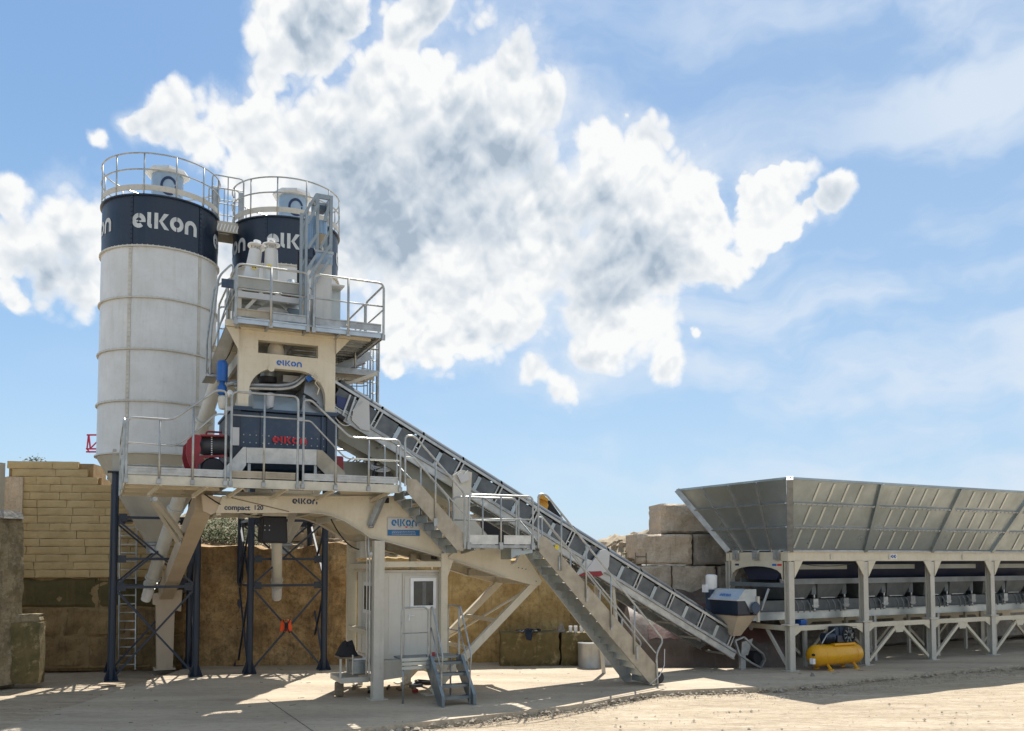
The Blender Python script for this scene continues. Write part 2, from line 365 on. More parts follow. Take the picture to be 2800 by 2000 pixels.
def inst(src, parent, loc=(0,0,0), rot=None, name=None):
    c = src.copy(); COL.objects.link(c); c.parent = parent; c.location = loc
    if rot is not None: c.rotation_euler = rot
    return c
def single(name, mb, m, label, cat, fr=None, base=(0,0,0), group=None, kind=None, bevel=0):
    fr = fr or W; base = Vector(base)
    me = mesh_from(mb, name, m, base)
    o = bpy.data.objects.new(name, me); COL.objects.link(o); o.location = fr.world(base); o.rotation_euler = (0,0,fr.a)
    if label: o['label'] = label
    if cat: o['category'] = cat
    if group: o['group'] = group
    if kind: o['kind'] = kind
    if bevel:
        b = o.modifiers.new('bevel', 'BEVEL'); b.width = bevel; b.segments = 2; b.limit_method = 'ANGLE'
    return o
def copy_tree(o, parent=None):
    c = o.copy(); COL.objects.link(c); c.parent = parent
    for ch in o.children: copy_tree(ch, c)
    return c
def rnd_poly(pts, r=.1, n=4):                # round the corners of a polyline
    pts = [Vector(p) for p in pts]; out = [pts[0]]
    for i in range(1, len(pts)-1):
        a, b, c = pts[i-1], pts[i], pts[i+1]
        d1 = (a-b); d2 = (c-b); k = min(r, d1.length*.45, d2.length*.45)
        s_, e_ = b+d1.normalized()*k, b+d2.normalized()*k
        for j in range(n+1):
            t = j/n; out.append((s_*(1-t)*(1-t)+b*2*t*(1-t)+e_*t*t))
    out.append(pts[-1]); return out

# lettering: each logo letter as flat stencil pieces (quads in x,y), x-height 1
def logo_pieces():
    P_ = []
    def arc(cx, cy, ro, ri, a0, a1, n=14):
        for i in range(n):
            t0 = R(a0+(a1-a0)*i/n); t1 = R(a0+(a1-a0)*(i+1)/n)
            P_.append([(cx+ri*math.cos(t0), cy+ri*math.sin(t0)), (cx+ro*math.cos(t0), cy+ro*math.sin(t0)), (cx+ro*math.cos(t1), cy+ro*math.sin(t1)), (cx+ri*math.cos(t1), cy+ri*math.sin(t1))])
    def q(*a): P_.append(list(a))
    arc(.5, .5, .5, .2, 94, 310); arc(.5, .5, .5, .2, 0, 84, 7)
    q((.55,.40),(1.0,.40),(1.0,.5),(.55,.5)); q((.28,.42),(.47,.42),(.47,.52),(.28,.52))
    q((1.12,.32),(1.38,.32),(1.38,1.08),(1.12,1.08)); arc(1.44,.34,.33,.06,180,270,6)
    q((1.62,.0),(1.88,.0),(1.88,1.08),(1.62,1.08)); q((1.92,.50),(2.28,1.08),(2.62,1.08),(2.16,.50)); q((1.92,.56),(2.16,.56),(2.66,.0),(2.32,.0))
    arc(3.2,.5,.5,.22,95,265); arc(3.2,.5,.5,.22,-85,85)
    arc(4.3,.5,.5,.22,0,180); q((3.8,.0),(4.08,.0),(4.08,.5),(3.8,.5)); q((4.52,.0),(4.8,.0),(4.8,.5),(4.52,.5))
    return P_
LOGO = logo_pieces()
def logo(T, mp, m, name='lettering'):        # mp maps (x,y) to a 3D point
    mb = MB()
    for q in LOGO: mb.add([mp(*a) for a in q], [tuple(range(len(q)))])
    return T.part(name, mb, m)
def text_part(T, txt, org, dx, dz, size, m, name='lettering', extrude=0, squash=1.0, bold=.0):
    c = bpy.data.curves.new('txt', 'FONT'); c.body = txt; c.size = 1; c.offset = bold
    o = bpy.data.objects.new('txt', c); me = bpy.data.meshes.new_from_object(o)
    dx = Vector(dx); dz = Vector(dz); org = Vector(org)
    mb = MB(); mb.add([org+dx*(v.co.x*size*squash)+dz*(v.co.y*size) for v in me.vertices], [tuple(p.vertices) for p in me.polygons])
    bpy.data.objects.remove(o); bpy.data.curves.remove(c)
    return T.part(name, mb, m)
# ================================================================== GROUND
def ground():
    mb = MB()
    # sand sheet: dense near, sparse far
    xs = [-600,-200,-80,-40]+[-30+i*.6 for i in range(101)]+[40,80,200,600]
    ys = [-60,-20,0]+[3+i*.5 for i in range(55)]+[33,40,60,120,400,1200]
    grid = []
    for y in ys:
        row = []
        for x in xs:
            z = -.13
            if 2 < y < 31 and -31 < x < 31:
                z += .035*noise.noise(Vector((x*.5, y*.5, 0)))+.02*noise.noise(Vector((x*2, y*2, 3)))
                d = (y - (13.2 + .0*x))
                for k, off in enumerate((0, 1.7, 3.1)):     # tyre tracks running past the slab
                    c = x*(-.18)+17.2-off*1.1
                    dd = abs(y-c)
                    if dd < .28: z -= .03*(1-(dd/.28)**2)*(1+.6*math.sin(x*22))
                    elif dd < .5: z += .018
                z = min(z, -.075)
            row.append((x, y, z))
        grid.append(row)
    mb.sheet(grid); mb.smooth = True
    single('sand_ground', mb, SAND, None, None, kind='structure')
    # concrete slab with broken front edge
    edge = [(2990,1800),(2800,1817),(2600,1833),(2400,1851),(2250,1868),(2134,1878),(2000,1881),(1794,1890),(1700,1905),(1615,1922),(1500,1936),(1400,1948),(1200,1970),(1000,1990),(800,2012),(400,2050),(0,2090),(-400,2130)]
    pts = []
    for i in range(len(edge)-1):
        a = W.g(*edge[i]); b = W.g(*edge[i+1]); n_ = max(2, int((b-a).length/.22))
        for k in range(n_):
            p = a.lerp(b, k/n_)
            pts.append((p.x, p.y+.05*noise.noise(Vector((p.x*3, p.y*3, 0)))-.02*abs(noise.noise(Vector((p.x*9, 0, 0)))), 0))
    pts.append(tuple(W.g(*edge[-1])))
    top = MB(); n_ = len(pts)
    far = [(p[0]*1.0-(8 if p[0] < 0 else 0)*0, 60.0, 0) for p in pts]
    vs = []; fs = []
    for i, p in enumerate(pts): vs += [p, (p[0], p[1]+.03, -.012 if False else 0), (p[0], 70, 0), (p[0], p[1]-.015, -.2)]
    for i in range(n_-1):
        a = i*4; b = a+4
        fs += [(a, b, b+1, a+1), (a+1, b+1, b+2, a+2), (a+3, b+3, b, a)]
    top.add(vs, fs)
    single('concrete_slab', top, CONC, None, None, kind='structure')
    # expansion joints as thin dark recess strips lying on the slab
    jm = MB()
    def strip(p0, p1, w):
        d = (p1-p0).normalized(); s_ = Vector((-d.y, d.x, 0))*w/2; N_ = 30
        rows = []
        for i in range(N_+1):
            c = p0.lerp(p1, i/N_)+s_.normalized()*.012*noise.noise(Vector((i*.7, 1, 2)))
            rows.append([c-s_+Vector((0,0,.004)), c+s_+Vector((0,0,.004))])
        jm.sheet(rows)
    strip(W.g(728,1912), W.g(870,2010), .022); strip(W.g(728,1912), W.g(-200,1930), .014); strip(W.g(2330,1832), W.g(2560,1846), .014)
    strip(W.g(1560,1862), W.g(2150,1838), .012)
    single('slab_joint', jm, mat('dark_joint', (.12,.105,.085), rough=.95), None, None, kind='structure')
    # rubble along the slab edge and loose gravel: nobody could count it
    gm = MB()
    def pebble(x, y, z, s):
        a = rnd.random()*6.3
        v = []
        for dx, dy, dz in ((1,0,0),(0,1,0),(-1,0,0),(0,-1,0),(0,0,1),(0,0,-.6)):
            k = s*(.6+.7*rnd.random()); xx, yy = dx*math.cos(a)-dy*math.sin(a), dx*math.sin(a)+dy*math.cos(a)
            v.append((x+xx*k, y+yy*k, z+dz*k*.7))
        gm.add(v, [(0,1,4),(1,2,4),(2,3,4),(3,0,4),(1,0,5),(2,1,5),(3,2,5),(0,3,5)])
    for i in range(3200):
        k = rnd.randrange(len(pts)-1); p = Vector(pts[k]).lerp(Vector(pts[k+1]), rnd.random())
        dy = abs(rnd.gauss(0, .28))
        right = p.x > 5.5
        if right: dy = rnd.random()*1.2
        pebble(p.x, p.y-dy-.03, -.115+rnd.random()*.03, rnd.choice((.010,.014,.02,.03)) if not right else rnd.choice((.012,.018,.026)))
    for i in range(450):
        k = rnd.randrange(len(pts)-1); p = Vector(pts[k]).lerp(Vector(pts[k+1]), rnd.random())
        pebble(p.x, p.y-abs(rnd.gauss(0, .10))-.02, -.10+rnd.random()*.05, .03+.05*rnd.random()**2)
    for i in range(260):
        y = 11+rnd.random()*9; x = (rnd.random()-.3)*y*1.2
        if W.g(1400,1948).y > y or x > 0: pebble(x, min(y, 17.5+x*.3), -.10, .02+.035*rnd.random()**2)
    for i in range(9000):
        y = 6+rnd.random()**1.5*16; x = (rnd.random()-.35)*y*1.3
        e = W.g(1400+x/y*F*1.0, 1500+F*3.15/y) if False else None
        pebble(x, y, -.105, rnd.choice((.005,.007,.009,.014)))
    g = single('loose_gravel', gm, GRAVEL, None, None, kind='stuff')
    g['label'] = 'loose pale limestone gravel along the slab edge and on the sand'
    g['category'] = 'gravel'
    # scattered debris on the slab
    dm = MB()
    for i in range(300):
        x = -13+rnd.random()*30; y = 14+rnd.random()*12
        if W.g(1400, 1948).y > y and x > 0: continue
        l = .01+rnd.random()**3*.16; a = rnd.gauss(0, .5)
        dm.beam((x, y, .01), (x+l*math.cos(a), y+l*math.sin(a), .012), .006+.010*rnd.random(), .008)
    d = single('slab_litter', dm, mat('dark_litter', (.16,.14,.11), rough=.95), None, None, kind='stuff')
    d['label'] = 'small dark twigs and grit scattered over the concrete slab'; d['category'] = 'litter'
ground()

# ================================================================== STONE WALLS
def rough_block(mb, x0, x1, z0, z1, y0, d, jit=.02, seg=2, amp=.03, seed=0):
    """one stone: front face subdivided and uneven, sides straight back (local frame, front looks towards -v)"""
    q = Vector((seed*3.1, seed*1.7, 0))
    nx = max(1, int(seg)); nz = max(1, int(seg))
    def P3(i, j):
        x = x0+(x1-x0)*i/nx; z = z0+(z1-z0)*j/nz
        edge = i in (0, nx) or j in (0, nz)
        hi = (.5*noise.noise(Vector((x*6, z*6, 3))+q)+.3*noise.noise(Vector((x*14, z*14, 5))+q)) if seg > 4 else 0
        return (x+(rnd.random()-.5)*jit*.6, y0+(amp*.8 if edge else 0)+amp*(noise.noise(Vector((x*2, z*2, 0))+q)+hi), z+(rnd.random()-.5)*jit*.6)
    g_ = [[P3(i, j) for i in range(nx+1)] for j in range(nz+1)]
    b = len(mb.v); mb.sheet(g_)
    n1 = nx+1
    rim = [i for i in range(n1)]+[j*n1+nx for j in range(1, nz+1)]+[nz*n1+i for i in range(nx-1, -1, -1)]+[j*n1 for j in range(nz-1, 0, -1)]
    c = len(mb.v)
    for k in rim: v = mb.v[b+k]; mb.v.append((v[0], y0+d, v[2]))
    m = len(rim)
    for k in range(m): mb.f.append((b+rim[k], c+k, c+(k+1) % m, b+rim[(k+1) % m]))
BW = Frame(*W.g(140, 1829).xy, 7)              # back wall frame: origin at its left foot
def back_wall():
    T = Thing('quarry_block_wall', 'tall coursed yellow limestone wall with stained dark lower half behind the silos', 'wall', BW, (0,0,0))
    f = BW
    zt = f.p(150, 1262, 0).z; zb = f.p(150, 1580, 0).z     # top, and where the stained part starts
    x_l = f.p(12, 1500, 0).x; x_r = f.p(262, 1300, 0).x
    core = MB()
    # stepped top to the right, going down behind the silo
    steps = [(x_l, f.p(252,1300,0).x, zt), (f.p(252,1300,0).x, f.p(275,1300,0).x, zt-.42), (f.p(275,1300,0).x, f.p(300,1300,0).x, zt-.85), (f.p(300,1300,0).x, f.p(365,1300,0).x, f.p(300,1345,0).z), (f.p(365,1300,0).x, f.p(420,1300,0).x, f.p(300,1430,0).z), (f.p(420,1300,0).x, f.p(520,1300,0).x, f.p(300,1475,0).z)]
    for a, b, z in steps: core.box(a+.02, b, .10, 1.2, 0, z-.05)
    T.part('joint_backing', core, MORTAR)
    nrow = 15; rh = (zt-zb)/nrow
    k = 0
    for r_ in range(nrow):
        z0 = zb+r_*rh; x = x_l+(rnd.random()*.3 if r_ % 2 else 0)
        while x < steps[-1][1]:
            L_ = .55+rnd.random()*.75
            x1 = min(x+L_, steps[-1][1])
            ztop = max([s_[2] for s_ in steps if s_[0] <= (x+x1)/2 <= s_[1]] or [0])
            if z0+rh <= ztop+.12:
                mb = MB(); pr = rnd.random()*.02
                rough_block(mb, x+.006, x1-.006, z0+.006, z0+rh-.005, 0-pr, .15, jit=.016, seg=4, amp=.016, seed=k)
                T.part('stone', mb, STONEY); k += 1
            x = x1
    # stained lower half: big worn slabs
    rows = [(0, .9), (.9, 1.75), (1.75, zb-.02)]
    MOSSW = mat('moss_band_limestone', (.12,.095,.035), (.085,.07,.025), 1.2, .95, 0, bump=.03, bscale=5, streak=.6, streakcol=(.2,.14,.06), spots=[(2,(.06,.055,.02),.45,.72,.7)])
    for z0, z1 in rows:
        x = x_l; 
        while x < f.p(503, 1800, 0).x:
            x1 = min(x+1.3+rnd.random()*1.2, f.p(505,1800,0).x)
            mb = MB(); rough_block(mb, x+.003, x1-.003, z0+.003, z1-.003, .04+rnd.random()*.03, .3, jit=.03, seg=10, amp=.07, seed=k*.13); mb.smooth = True
            T.part('stone', mb, MOSSW if z0 > 1.5 else STONED); k += 1; x = x1
    def face(xa, xb, zt_, amp, m, nm, T_=T):
        nx = int((xb-xa)/.13); nz = 26; g_ = []
        for j_ in range(nz+1):
            row = []
            for i_ in range(nx+1):
                x = xa+(xb-xa)*i_/nx; tz = zt_+.28*noise.noise(Vector((x*.7, 4, 0)))+.1*noise.noise(Vector((x*3, 4, 0))); z = tz*j_/nz
                d = amp*(noise.noise(Vector((x*.6,z*.9,7)))+.5*noise.noise(Vector((x*1.9,z*2.4,2)))+.28*noise.noise(Vector((x*5,z*6,1)))+.12*noise.noise(Vector((x*12,z*14,1))))
                row.append((x, .02+d+.16*(j_/nz)**3, z))
            g_.append(row)
        g_.append([(p[0], p[1]+1.2, p[2]+.05) for p in g_[-1]])
        mb = MB(); mb.sheet(g_); mb.smooth = True; T_.part(nm, mb, m)
    face(f.p(500,1800,0).x, f.p(1000,1800,0).x, f.p(600,1496,0).z, .22, mat('cut_rock_face', (.56,.36,.155), (.33,.195,.08), 1.1, .95, 0, bump=.08, bscale=4, streak=.7, streakcol=(.07,.05,.025), spots=[(1.3,(.52,.36,.18),.5,.68,.8),(4,(.085,.06,.025),.5,.66,.9),(.6,(.15,.095,.045),.48,.66,.8),(12,(.10,.065,.03),.5,.68,.7)]), 'rock_face')
    lb = MB(); lb.box(x_l, f.p(505,1800,0).x, .24, 1.2, -.1, zb-.03)
    T.part('lower_backing', lb, STONED)
    # filled window recess near the left end
    wb = MB(); a = f.p(14,1305,0); b = f.p(62,1420,0); wb.box(a.x, b.x, -.06, .02, b.z, a.z)
    T.part('blocked_window', wb, STONEP)
    # right continuation of the wall (orange), lower
    T2 = Thing('orange_quarry_wall', 'orange sawn limestone face between the cabin and the lower stairs', 'wall', BW, (f.p(1000,1800,0).x,0,0))
    x = f.p(940,1800,0).x+.03; xe = f.p(1570,1800,-.6).x
    bk = MB(); bk.box(x, xe, .35, 1.6, -.1, 2.7); T2.part('joint_backing', bk, MORTAR)
    cuts = [x, x+2.6, x+5.9, xe]
    for i_ in range(3): face(cuts[i_]+.004, cuts[i_+1]-.004, 3.2, .10, STONEO, 'stone', T2)
back_wall()
def rock_pile(name, label, x0, x1, y0, y1, zf, n, m, smin=.15, smax=.5, base=None):
    """rocks piled on a slope zf(x,y): joined because nobody could count them"""
    mb = MB()
    for i in range(n):
        x = x0+rnd.random()*(x1-x0); y = y0+rnd.random()*(y1-y0); z = zf(x, y); s = smin+(smax-smin)*rnd.random()**2.2
        a = rnd.random()*6.3; vs = []
        for (dx, dy, dz) in ((1,1,-1),(-1,1,-1),(-1,-1,-1),(1,-1,-1),(1,1,1),(-1,1,1),(-1,-1,1),(1,-1,1)):
            k = .6+.6*rnd.random(); px, py = dx*math.cos(a)-dy*math.sin(a), dx*math.sin(a)+dy*math.cos(a)
            vs.append((x+px*s*.55*k, y+py*s*.55*k, z+dz*s*.4*k))
        mb.hexa(vs[:4], vs[4:])
    o = single(name, mb, m, label, 'rocks', kind='stuff')
    return o
def slope_mesh(name, m, x0, x1, y0, y1, zf, nx, ny, label=None, cat=None, kind='structure'):
    mb = MB(); mb.sheet([[(x0+(x1-x0)*i/nx, y0+(y1-y0)*j/ny, zf(x0+(x1-x0)*i/nx, y0+(y1-y0)*j/ny)) for i in range(nx+1)] for j in range(ny+1)])
    mb.smooth = True
    return single(name, mb, m, label, cat, kind=kind)
def bankf(x, y):      # earth bank rising behind the back wall between the silos
    t = max(0, min(1, (y-27.6)/3.2))
    env = max(0, 1-abs((x+6.6)/6.9)**8)
    return (3.0+2.0*t+.35*noise.noise(Vector((x*.8, y*.8, 0)))+.15*noise.noise(Vector((x*3, y*3, 0))))*env+.4*(1-env)
slope_mesh('earth_bank', ROCK, -13.2, -.2, 27.6, 33, bankf, 70, 30)
rock_pile('bank_rubble', 'sunlit broken limestone rubble on the bank behind the second silo', -7.5, -1.2, 28.3, 32.5, lambda x, y: bankf(x, y)+.03, 520, ROCK, .08, .5)
def weeds(name, label, pts, n, spread, size, group=None):
    mb = MB()
    for i in range(n):
        c = Vector(rnd.choice(pts)); r_ = Vector((rnd.gauss(0, spread[0]), rnd.gauss(0, spread[1]), abs(rnd.gauss(0, spread[2]))))
        p = c+r_; a = rnd.random()*6.3; s = size*(.5+rnd.random()); t = Vector((math.cos(a), math.sin(a), rnd.random()*.9)).normalized()*s
        sd_ = Vector((-math.sin(a), math.cos(a), rnd.gauss(0,.4)))*s*.28
        mb.add([p, p+t*.5+sd_, p+t, p+t*.5-sd_], [(0,1,2,3)])
    o = single(name, mb, LEAF, label, 'weeds', group=group, kind='stuff')
    return o
def onbank(x, y): return (x, y, bankf(x, y)+.08)
weeds('weeds', 'green weeds and shrubs growing on top of the bank between the silos', [onbank(-10.6,28.6),onbank(-10.0,28.9),onbank(-9.4,28.5),onbank(-8.9,28.8),onbank(-8.4,28.4),onbank(-9.8,29.6),onbank(-8.7,29.8)], 9000, (.38,.3,.26), .055)
weeds('weeds', 'green weeds on the bank right of the black rubber chute', [onbank(-5.2,30.4),onbank(-4.7,30.5),onbank(-5.7,30.2)], 2600, (.35,.3,.18), .055)
weeds('weeds', 'small weeds sprouting on the top left of the yellow block wall', [tuple(BW.world(BW.p(86,1262,.4))), tuple(BW.world(BW.p(100,1262,.4)))], 130, (.14,.1,.06), .06)
def left_wall():
    a = W.g(56, 1868); f = Frame(a.x, a.y, 62)            # wall coming towards the camera on the left
    T = Thing('side_wall', 'rough grey weathered wall with broken top at the left edge', 'wall', f, (0,0,0))
    zt = 3.15+ (1530-1415)/F*a.y
    g_ = []
    for j_ in range(41):
        row = []
        for i_ in range(91):
            x = -8+8*i_/90; z = (zt+.12*noise.noise(Vector((x*1.5,0,0))))*j_/40
            d = .10*noise.noise(Vector((x*.8,z*.8,0)))+.07*noise.noise(Vector((x*2.2,z*2,3)))+.045*noise.noise(Vector((x*7,z*4,3)))+.02*noise.noise(Vector((x*16,z*9,3)))
            row.append((x, -.02+d+.12*(j_/40)**6, z))
        g_.append(row)
    mb = MB(); mb.sheet(g_); mb.smooth = True; T.part('wall_face', mb, LWALL)
    bk = MB(); bk.box(-8, -.02, .22, .9, -.1, zt-.03); T.part('backing', bk, LWALL)
    # rounded broken coping
    cp = MB()
    for i in range(14):
        x = -8+i*.57; cp.hexa([(x,-.04,zt-.05),(x+.56,-.04,zt-.05),(x+.56,.95,zt-.05),(x,.95,zt-.05)], [(x+.05,.02+.05*rnd.random(),zt+.1+.08*rnd.random()),(x+.5,.03,zt+.1+.08*rnd.random()),(x+.5,.9,zt+.1),(x+.05,.9,zt+.12)])
    T.part('coping', cp, GREYROCK)
    # end face piece closing the wall towards the yellow wall
    eb = MB(); eb.box(-.02,.0,.1,.9,0,zt); T.part('end_stone', eb, LWALL)
    # farther light wall above it
    g = Frame(*W.g(16, 1838).xy, 66); mb = MB(); z2 = 3.15+(1530-1268)/F*W.g(16,1838).y
    mb.box(-4, -.2, 0, .5, 0, z2)
    single('far_side_wall', mb, mat('pale_sawn_stone', (.5,.44,.34), (.42,.37,.28), 1.5, .9, bump=.01, streak=.5, streakcol=(.25,.21,.15)), 'pale sawn stone wall end at the far left behind the grey wall', 'wall', g, (0,0,0))
    # mossy slab leaning in front
    g2 = Frame(*W.g(62, 1872).xy, 8); mb = MB()
    hz = 3.15-(1705-1530)/F*W.g(62,1872).y+.0
    rough_block(mb, -.36, .36, 0, 1.55, 0, .42, jit=.06, seg=6, amp=.05, seed=9); mb.smooth = True
    T = Thing('mossy_block', 'upright green mossy stone block with chipped top against the left wall', 'stone block', g2, (0,0,0))
    T.part('block', mb, MOSS)
    m2 = MB(); rough_block(m2, -.28, .30, 1.5, 1.76, .12, .3, jit=.05, seg=3, amp=.04, seed=19); T.part('capstone', m2, LWALL)
left_wall()

# quarry blocks on the right, each a thing
QF = Frame(*W.g(1745, 1805).xy, 6)
def quarry_blocks():
    specs = [ # pixel rect x0,y0,x1,y1, depth v, material, label
     (1808,1376,1962,1460,1.0,STONEP,'top block of the stack, rough pale face against the sky left of the bin'),
     (1742,1460,1895,1545,.5,STONEP,'pale pink quarry block in the second course, with scalloped top'),
     (1897,1460,2030,1545,.55,STONEG,'darker quarry block in the second course close to the bin'),
     (1700,1547,1838,1632,.4,STONEP,'grooved quarry block at the left of the third course'),
     (1840,1547,1962,1632,.45,STONEP,'brown faced quarry block in the middle of the third course'),
     (1964,1547,2060,1632,.5,STONEG,'grey quarry block in the third course behind the bin end frame'),
     (1700,1634,1900,1722,.5,STONEG,'wide grey quarry block in the bottom course behind the conveyor'),
     (1902,1634,2120,1722,.5,STONEG,'grey quarry block in the bottom course behind the belt head'),
     (1700,1724,1900,1812,.5,STONEG,'dark foot block under the quarry block stack, left half'),
     (1902,1724,2180,1812,.5,STONEG,'dark foot block under the quarry block stack, right half')]
    for i, (x0,y0,x1,y1,v,m,lab) in enumerate(specs):
        a = QF.p(x0,y0,v); b = QF.p(x1,y1,v); mb = MB()
        z0 = max(0, b.z)
        rough_block(mb, a.x+.01, b.x-.01, z0+.012, a.z-.012, v, 1.6, jit=.05, seg=14, amp=.10, seed=60+i); mb.smooth = True
        single('quarry_block', mb, m, lab, 'stone block', QF, ((a.x+b.x)/2, v, z0), group='quarry blocks stacked behind the aggregate bin')
    # rubble and rocky shoulder left of the stack
    f = QF
    a = f.p(1600,1500,3); 
    def sh(x, y):
        t = (x-1.0)/7.5
        return 2.75+.75*max(0,min(1,t*1.3))+.30*noise.noise(Vector((x*.9,y*.9,1)))+.22*abs(noise.noise(Vector((x*2.5,y*2.5,5))))+.12*noise.noise(Vector((x*6,y*6,5)))+.16*math.floor((y-28.6)*1.1)
    slope_mesh('rock_shoulder', ROCK, .5, 9.0, 28.6, 33.5, sh, 60, 30)
    fb = MB()
    A = [W.p(1560,1600,28.4), W.p(1780,1600,28.4)]
    rough_block(fb, .2, 5.6, 0, 2.85, 28.5, .5, seg=22, amp=.10, seed=88); fb.smooth = True
    single('orange_rock_face', fb, STONEO, 'orange rock face between the conveyor and the quarry block stack', 'rock face', W, (3,28.45,0))
    rock_pile('shoulder_rubble', 'pale rubble lying on the rock shoulder left of the block stack', 1.5, 7.6, 28.6, 32, lambda x, y: sh(x,y)+.0, 260, ROCK, .08, .35)
    # orange hump behind the top block
    # distant quarry hill
    def hill(x, y):
        e = math.exp(-((x-30)/26)**2); t = max(0, min(1, (y-90)/25))
        st = math.floor(t*4)/4*.6+t*.4
        return -.2+ (H+ 3.4)*e*st*1.05+ .5*noise.noise(Vector((x*.25,y*.25,0)))*t+.2*noise.noise(Vector((x,y,0)))*t
    slope_mesh('quarry_hill', GREYROCK, -5, 90, 88, 150, hill, 190, 70)
    def hump(x, y): return 3.4+2.15*math.exp(-((x-9.2)/2.6)**2-((y-36)/3)**2)+.15*noise.noise(Vector((x*1.5,y*1.5,3)))
    slope_mesh('orange_hump', STONEO, 3.5, 15, 33, 40, hump, 50, 26)
quarry_blocks()
# back boundary to the right behind the bin: dark rock wall
_o = HF.world((1.2, 3.55, 0)); RF = Frame(_o.x, _o.y, 28)
rb = MB(); rough_block(rb, 0, 20, 0, 5.0, 0, 2.5, seg=50, amp=.22, seed=5); rb.smooth = True
single('loading_ramp_wall', rb, STONEG, 'dark rock wall of the loading ramp directly behind the aggregate bin', 'wall', RF, (0,0,0))

# ================================================================== SILOS
def build_silo():
    f = Frame(*SC1, 25)
    T = Thing('cement_silo', 'nearer left cement silo, its whole white shell and navy lettered band in view', 'silo', f, (0,0,0), 'cement silos')
    Rr = 1.52; zb, zt = 5.93, 12.80; n = 5; ch = (zt-zb)/n
    NS = 64
    for i in range(n):
        z0 = zb+i*ch; z1 = z0+ch
        mb = MB(); mb.lathe([(Rr, z0+.02), (Rr, z1-.02)], n=NS, cap=False)
        sh = T.part('shell_band', mb, NAVY if i == n-1 else SILO, label='dark navy top band' if i == n-1 else None)
    # horizontal flanges
    for i in range(n+1):
        z = zb+i*ch; mb = MB(); mb.lathe([(Rr-.01, z-.022), (Rr+.055, z-.018), (Rr+.055, z+.018), (Rr-.01, z+.022)], n=NS, cap=False)
        T.part('flange_ring', mb, NAVY if i == n else SILOR)
        if 0 < i < n:
            bm_ = MB()
            for k in range(72):
                a = 2*math.pi*k/72; c = Vector((math.cos(a)*(Rr+.03), math.sin(a)*(Rr+.03), z)); bm_.box(c.x-.012, c.x+.012, c.y-.012, c.y+.012, z-.038, z+.038)
            T.part('flange_bolts', bm_, SILOR, kind='stuff')
    # vertical bolted seams
    for a in (-122, -52, 18, 88, 158):
        for i in range(n):
            z0 = zb+i*ch; ar = R(a+ (0 if i % 1 == 0 else 0)); cx, cy = math.cos(ar), math.sin(ar); tx, ty = -cy, cx
            mb = MB(); c = Vector((cx*(Rr+.008), cy*(Rr+.008), 0))
            mb.beam((c.x, c.y, z0+.03), (c.x, c.y, z0+ch-.03), .09, .018, up=(cx, cy, 0))
            for k in range(11):
                z = z0+.08+k*(ch-.16)/10
                q = Vector((cx*(Rr+.024), cy*(Rr+.024), z)); mb.beam(q+Vector((tx,ty,0))*.02, q-Vector((tx,ty,0))*.02, .022, .022)
            T.part('seam_strip', mb, NAVY if i == n-1 else SILOR)
    # cone
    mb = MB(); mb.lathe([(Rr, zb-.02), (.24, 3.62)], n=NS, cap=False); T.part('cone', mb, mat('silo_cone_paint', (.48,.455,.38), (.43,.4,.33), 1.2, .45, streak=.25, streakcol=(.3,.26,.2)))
    mb = MB(); mb.lathe([(.24,3.62),(.30,3.6),(.30,3.54),(.22,3.52),(.22,3.32)], n=24); T.part('outlet_valve', mb, GALV)
    # roof
    mb = MB(); mb.lathe([(Rr, zt+.02), (.3, zt+.16), (.0, zt+.18)], n=NS, cap=False); T.part('roof', mb, SILO)
    # railing
    rr = Rr+.03
    toe = MB(); toe.lathe([(rr, zt+.12), (rr, zt+.27), (rr-.012, zt+.27), (rr-.012, zt+.12)], n=NS, cap=False); T.part('toe_board', toe, BEIGED)
    for z, nm in ((zt+1.12,'top_rail'), (zt+.68,'mid_rail')):
        mb = MB(); mb.tube([(rr*math.cos(2*math.pi*k/NS), rr*math.sin(2*math.pi*k/NS), z) for k in range(NS)], .021, 6, closed=True); T.part(nm, mb, TUBE)
    for k in range(12):
        a = 2*math.pi*k/12+.18; mb = MB(); mb.cyl((rr*math.cos(a), rr*math.sin(a), zt), (rr*math.cos(a), rr*math.sin(a), zt+1.12), .02, n=6); T.part('rail_post', mb, TUBE)
    # roof filter
    fx, fy = .12, -.35
    mb = MB(); mb.lathe([(.42, zt+.05), (.42, zt+1.02)], (fx,fy,0), 28); fl = T.part('filter_body', mb, mat('pale_blue_grey_steel', (.34,.43,.51), (.28,.36,.44), 2, .35, .4), label='round dust filter on the roof')
    mb = MB(); mb.lathe([(.52, zt+1.02), (.60, zt+1.05), (.56, zt+1.14), (.3, zt+1.22), (0, zt+1.24)], (fx,fy,0), 8); T.part('filter_cap', mb, SILO, parent=fl)
    mb = MB()
    for (a0, a1, ri, ro) in ((20, 300, .14, .20),):
        for i in range(22):
            t0 = R(a0+(a1-a0)*i/22); t1 = R(a0+(a1-a0)*(i+1)/22)
            q = [(ri*math.cos(t0), ri*math.sin(t0)), (ro*math.cos(t0), ro*math.sin(t0)), (ro*math.cos(t1), ro*math.sin(t1)), (ri*math.cos(t1), ri*math.sin(t1))]
            def onf(x, z): aa = R(-90+2)+x*1.15/.42; return (fx+.426*math.cos(aa), fy+.426*math.sin(aa), zt+.62+z*1.35)
            mb.add([onf(*p) for p in q], [(0,1,2,3)])
    mb.add([onf(*p) for p in ((.0,-.07),(.17,.05),(.17,-.01),(.05,-.11))], [(0,1,2,3)]); mb.add([onf(*p) for p in ((.1,-.14),(.18,-.02),(.2,-.14))], [(0,1,2)])
    T.part('swirl_emblem', mb, DARKLOGO, parent=fl)
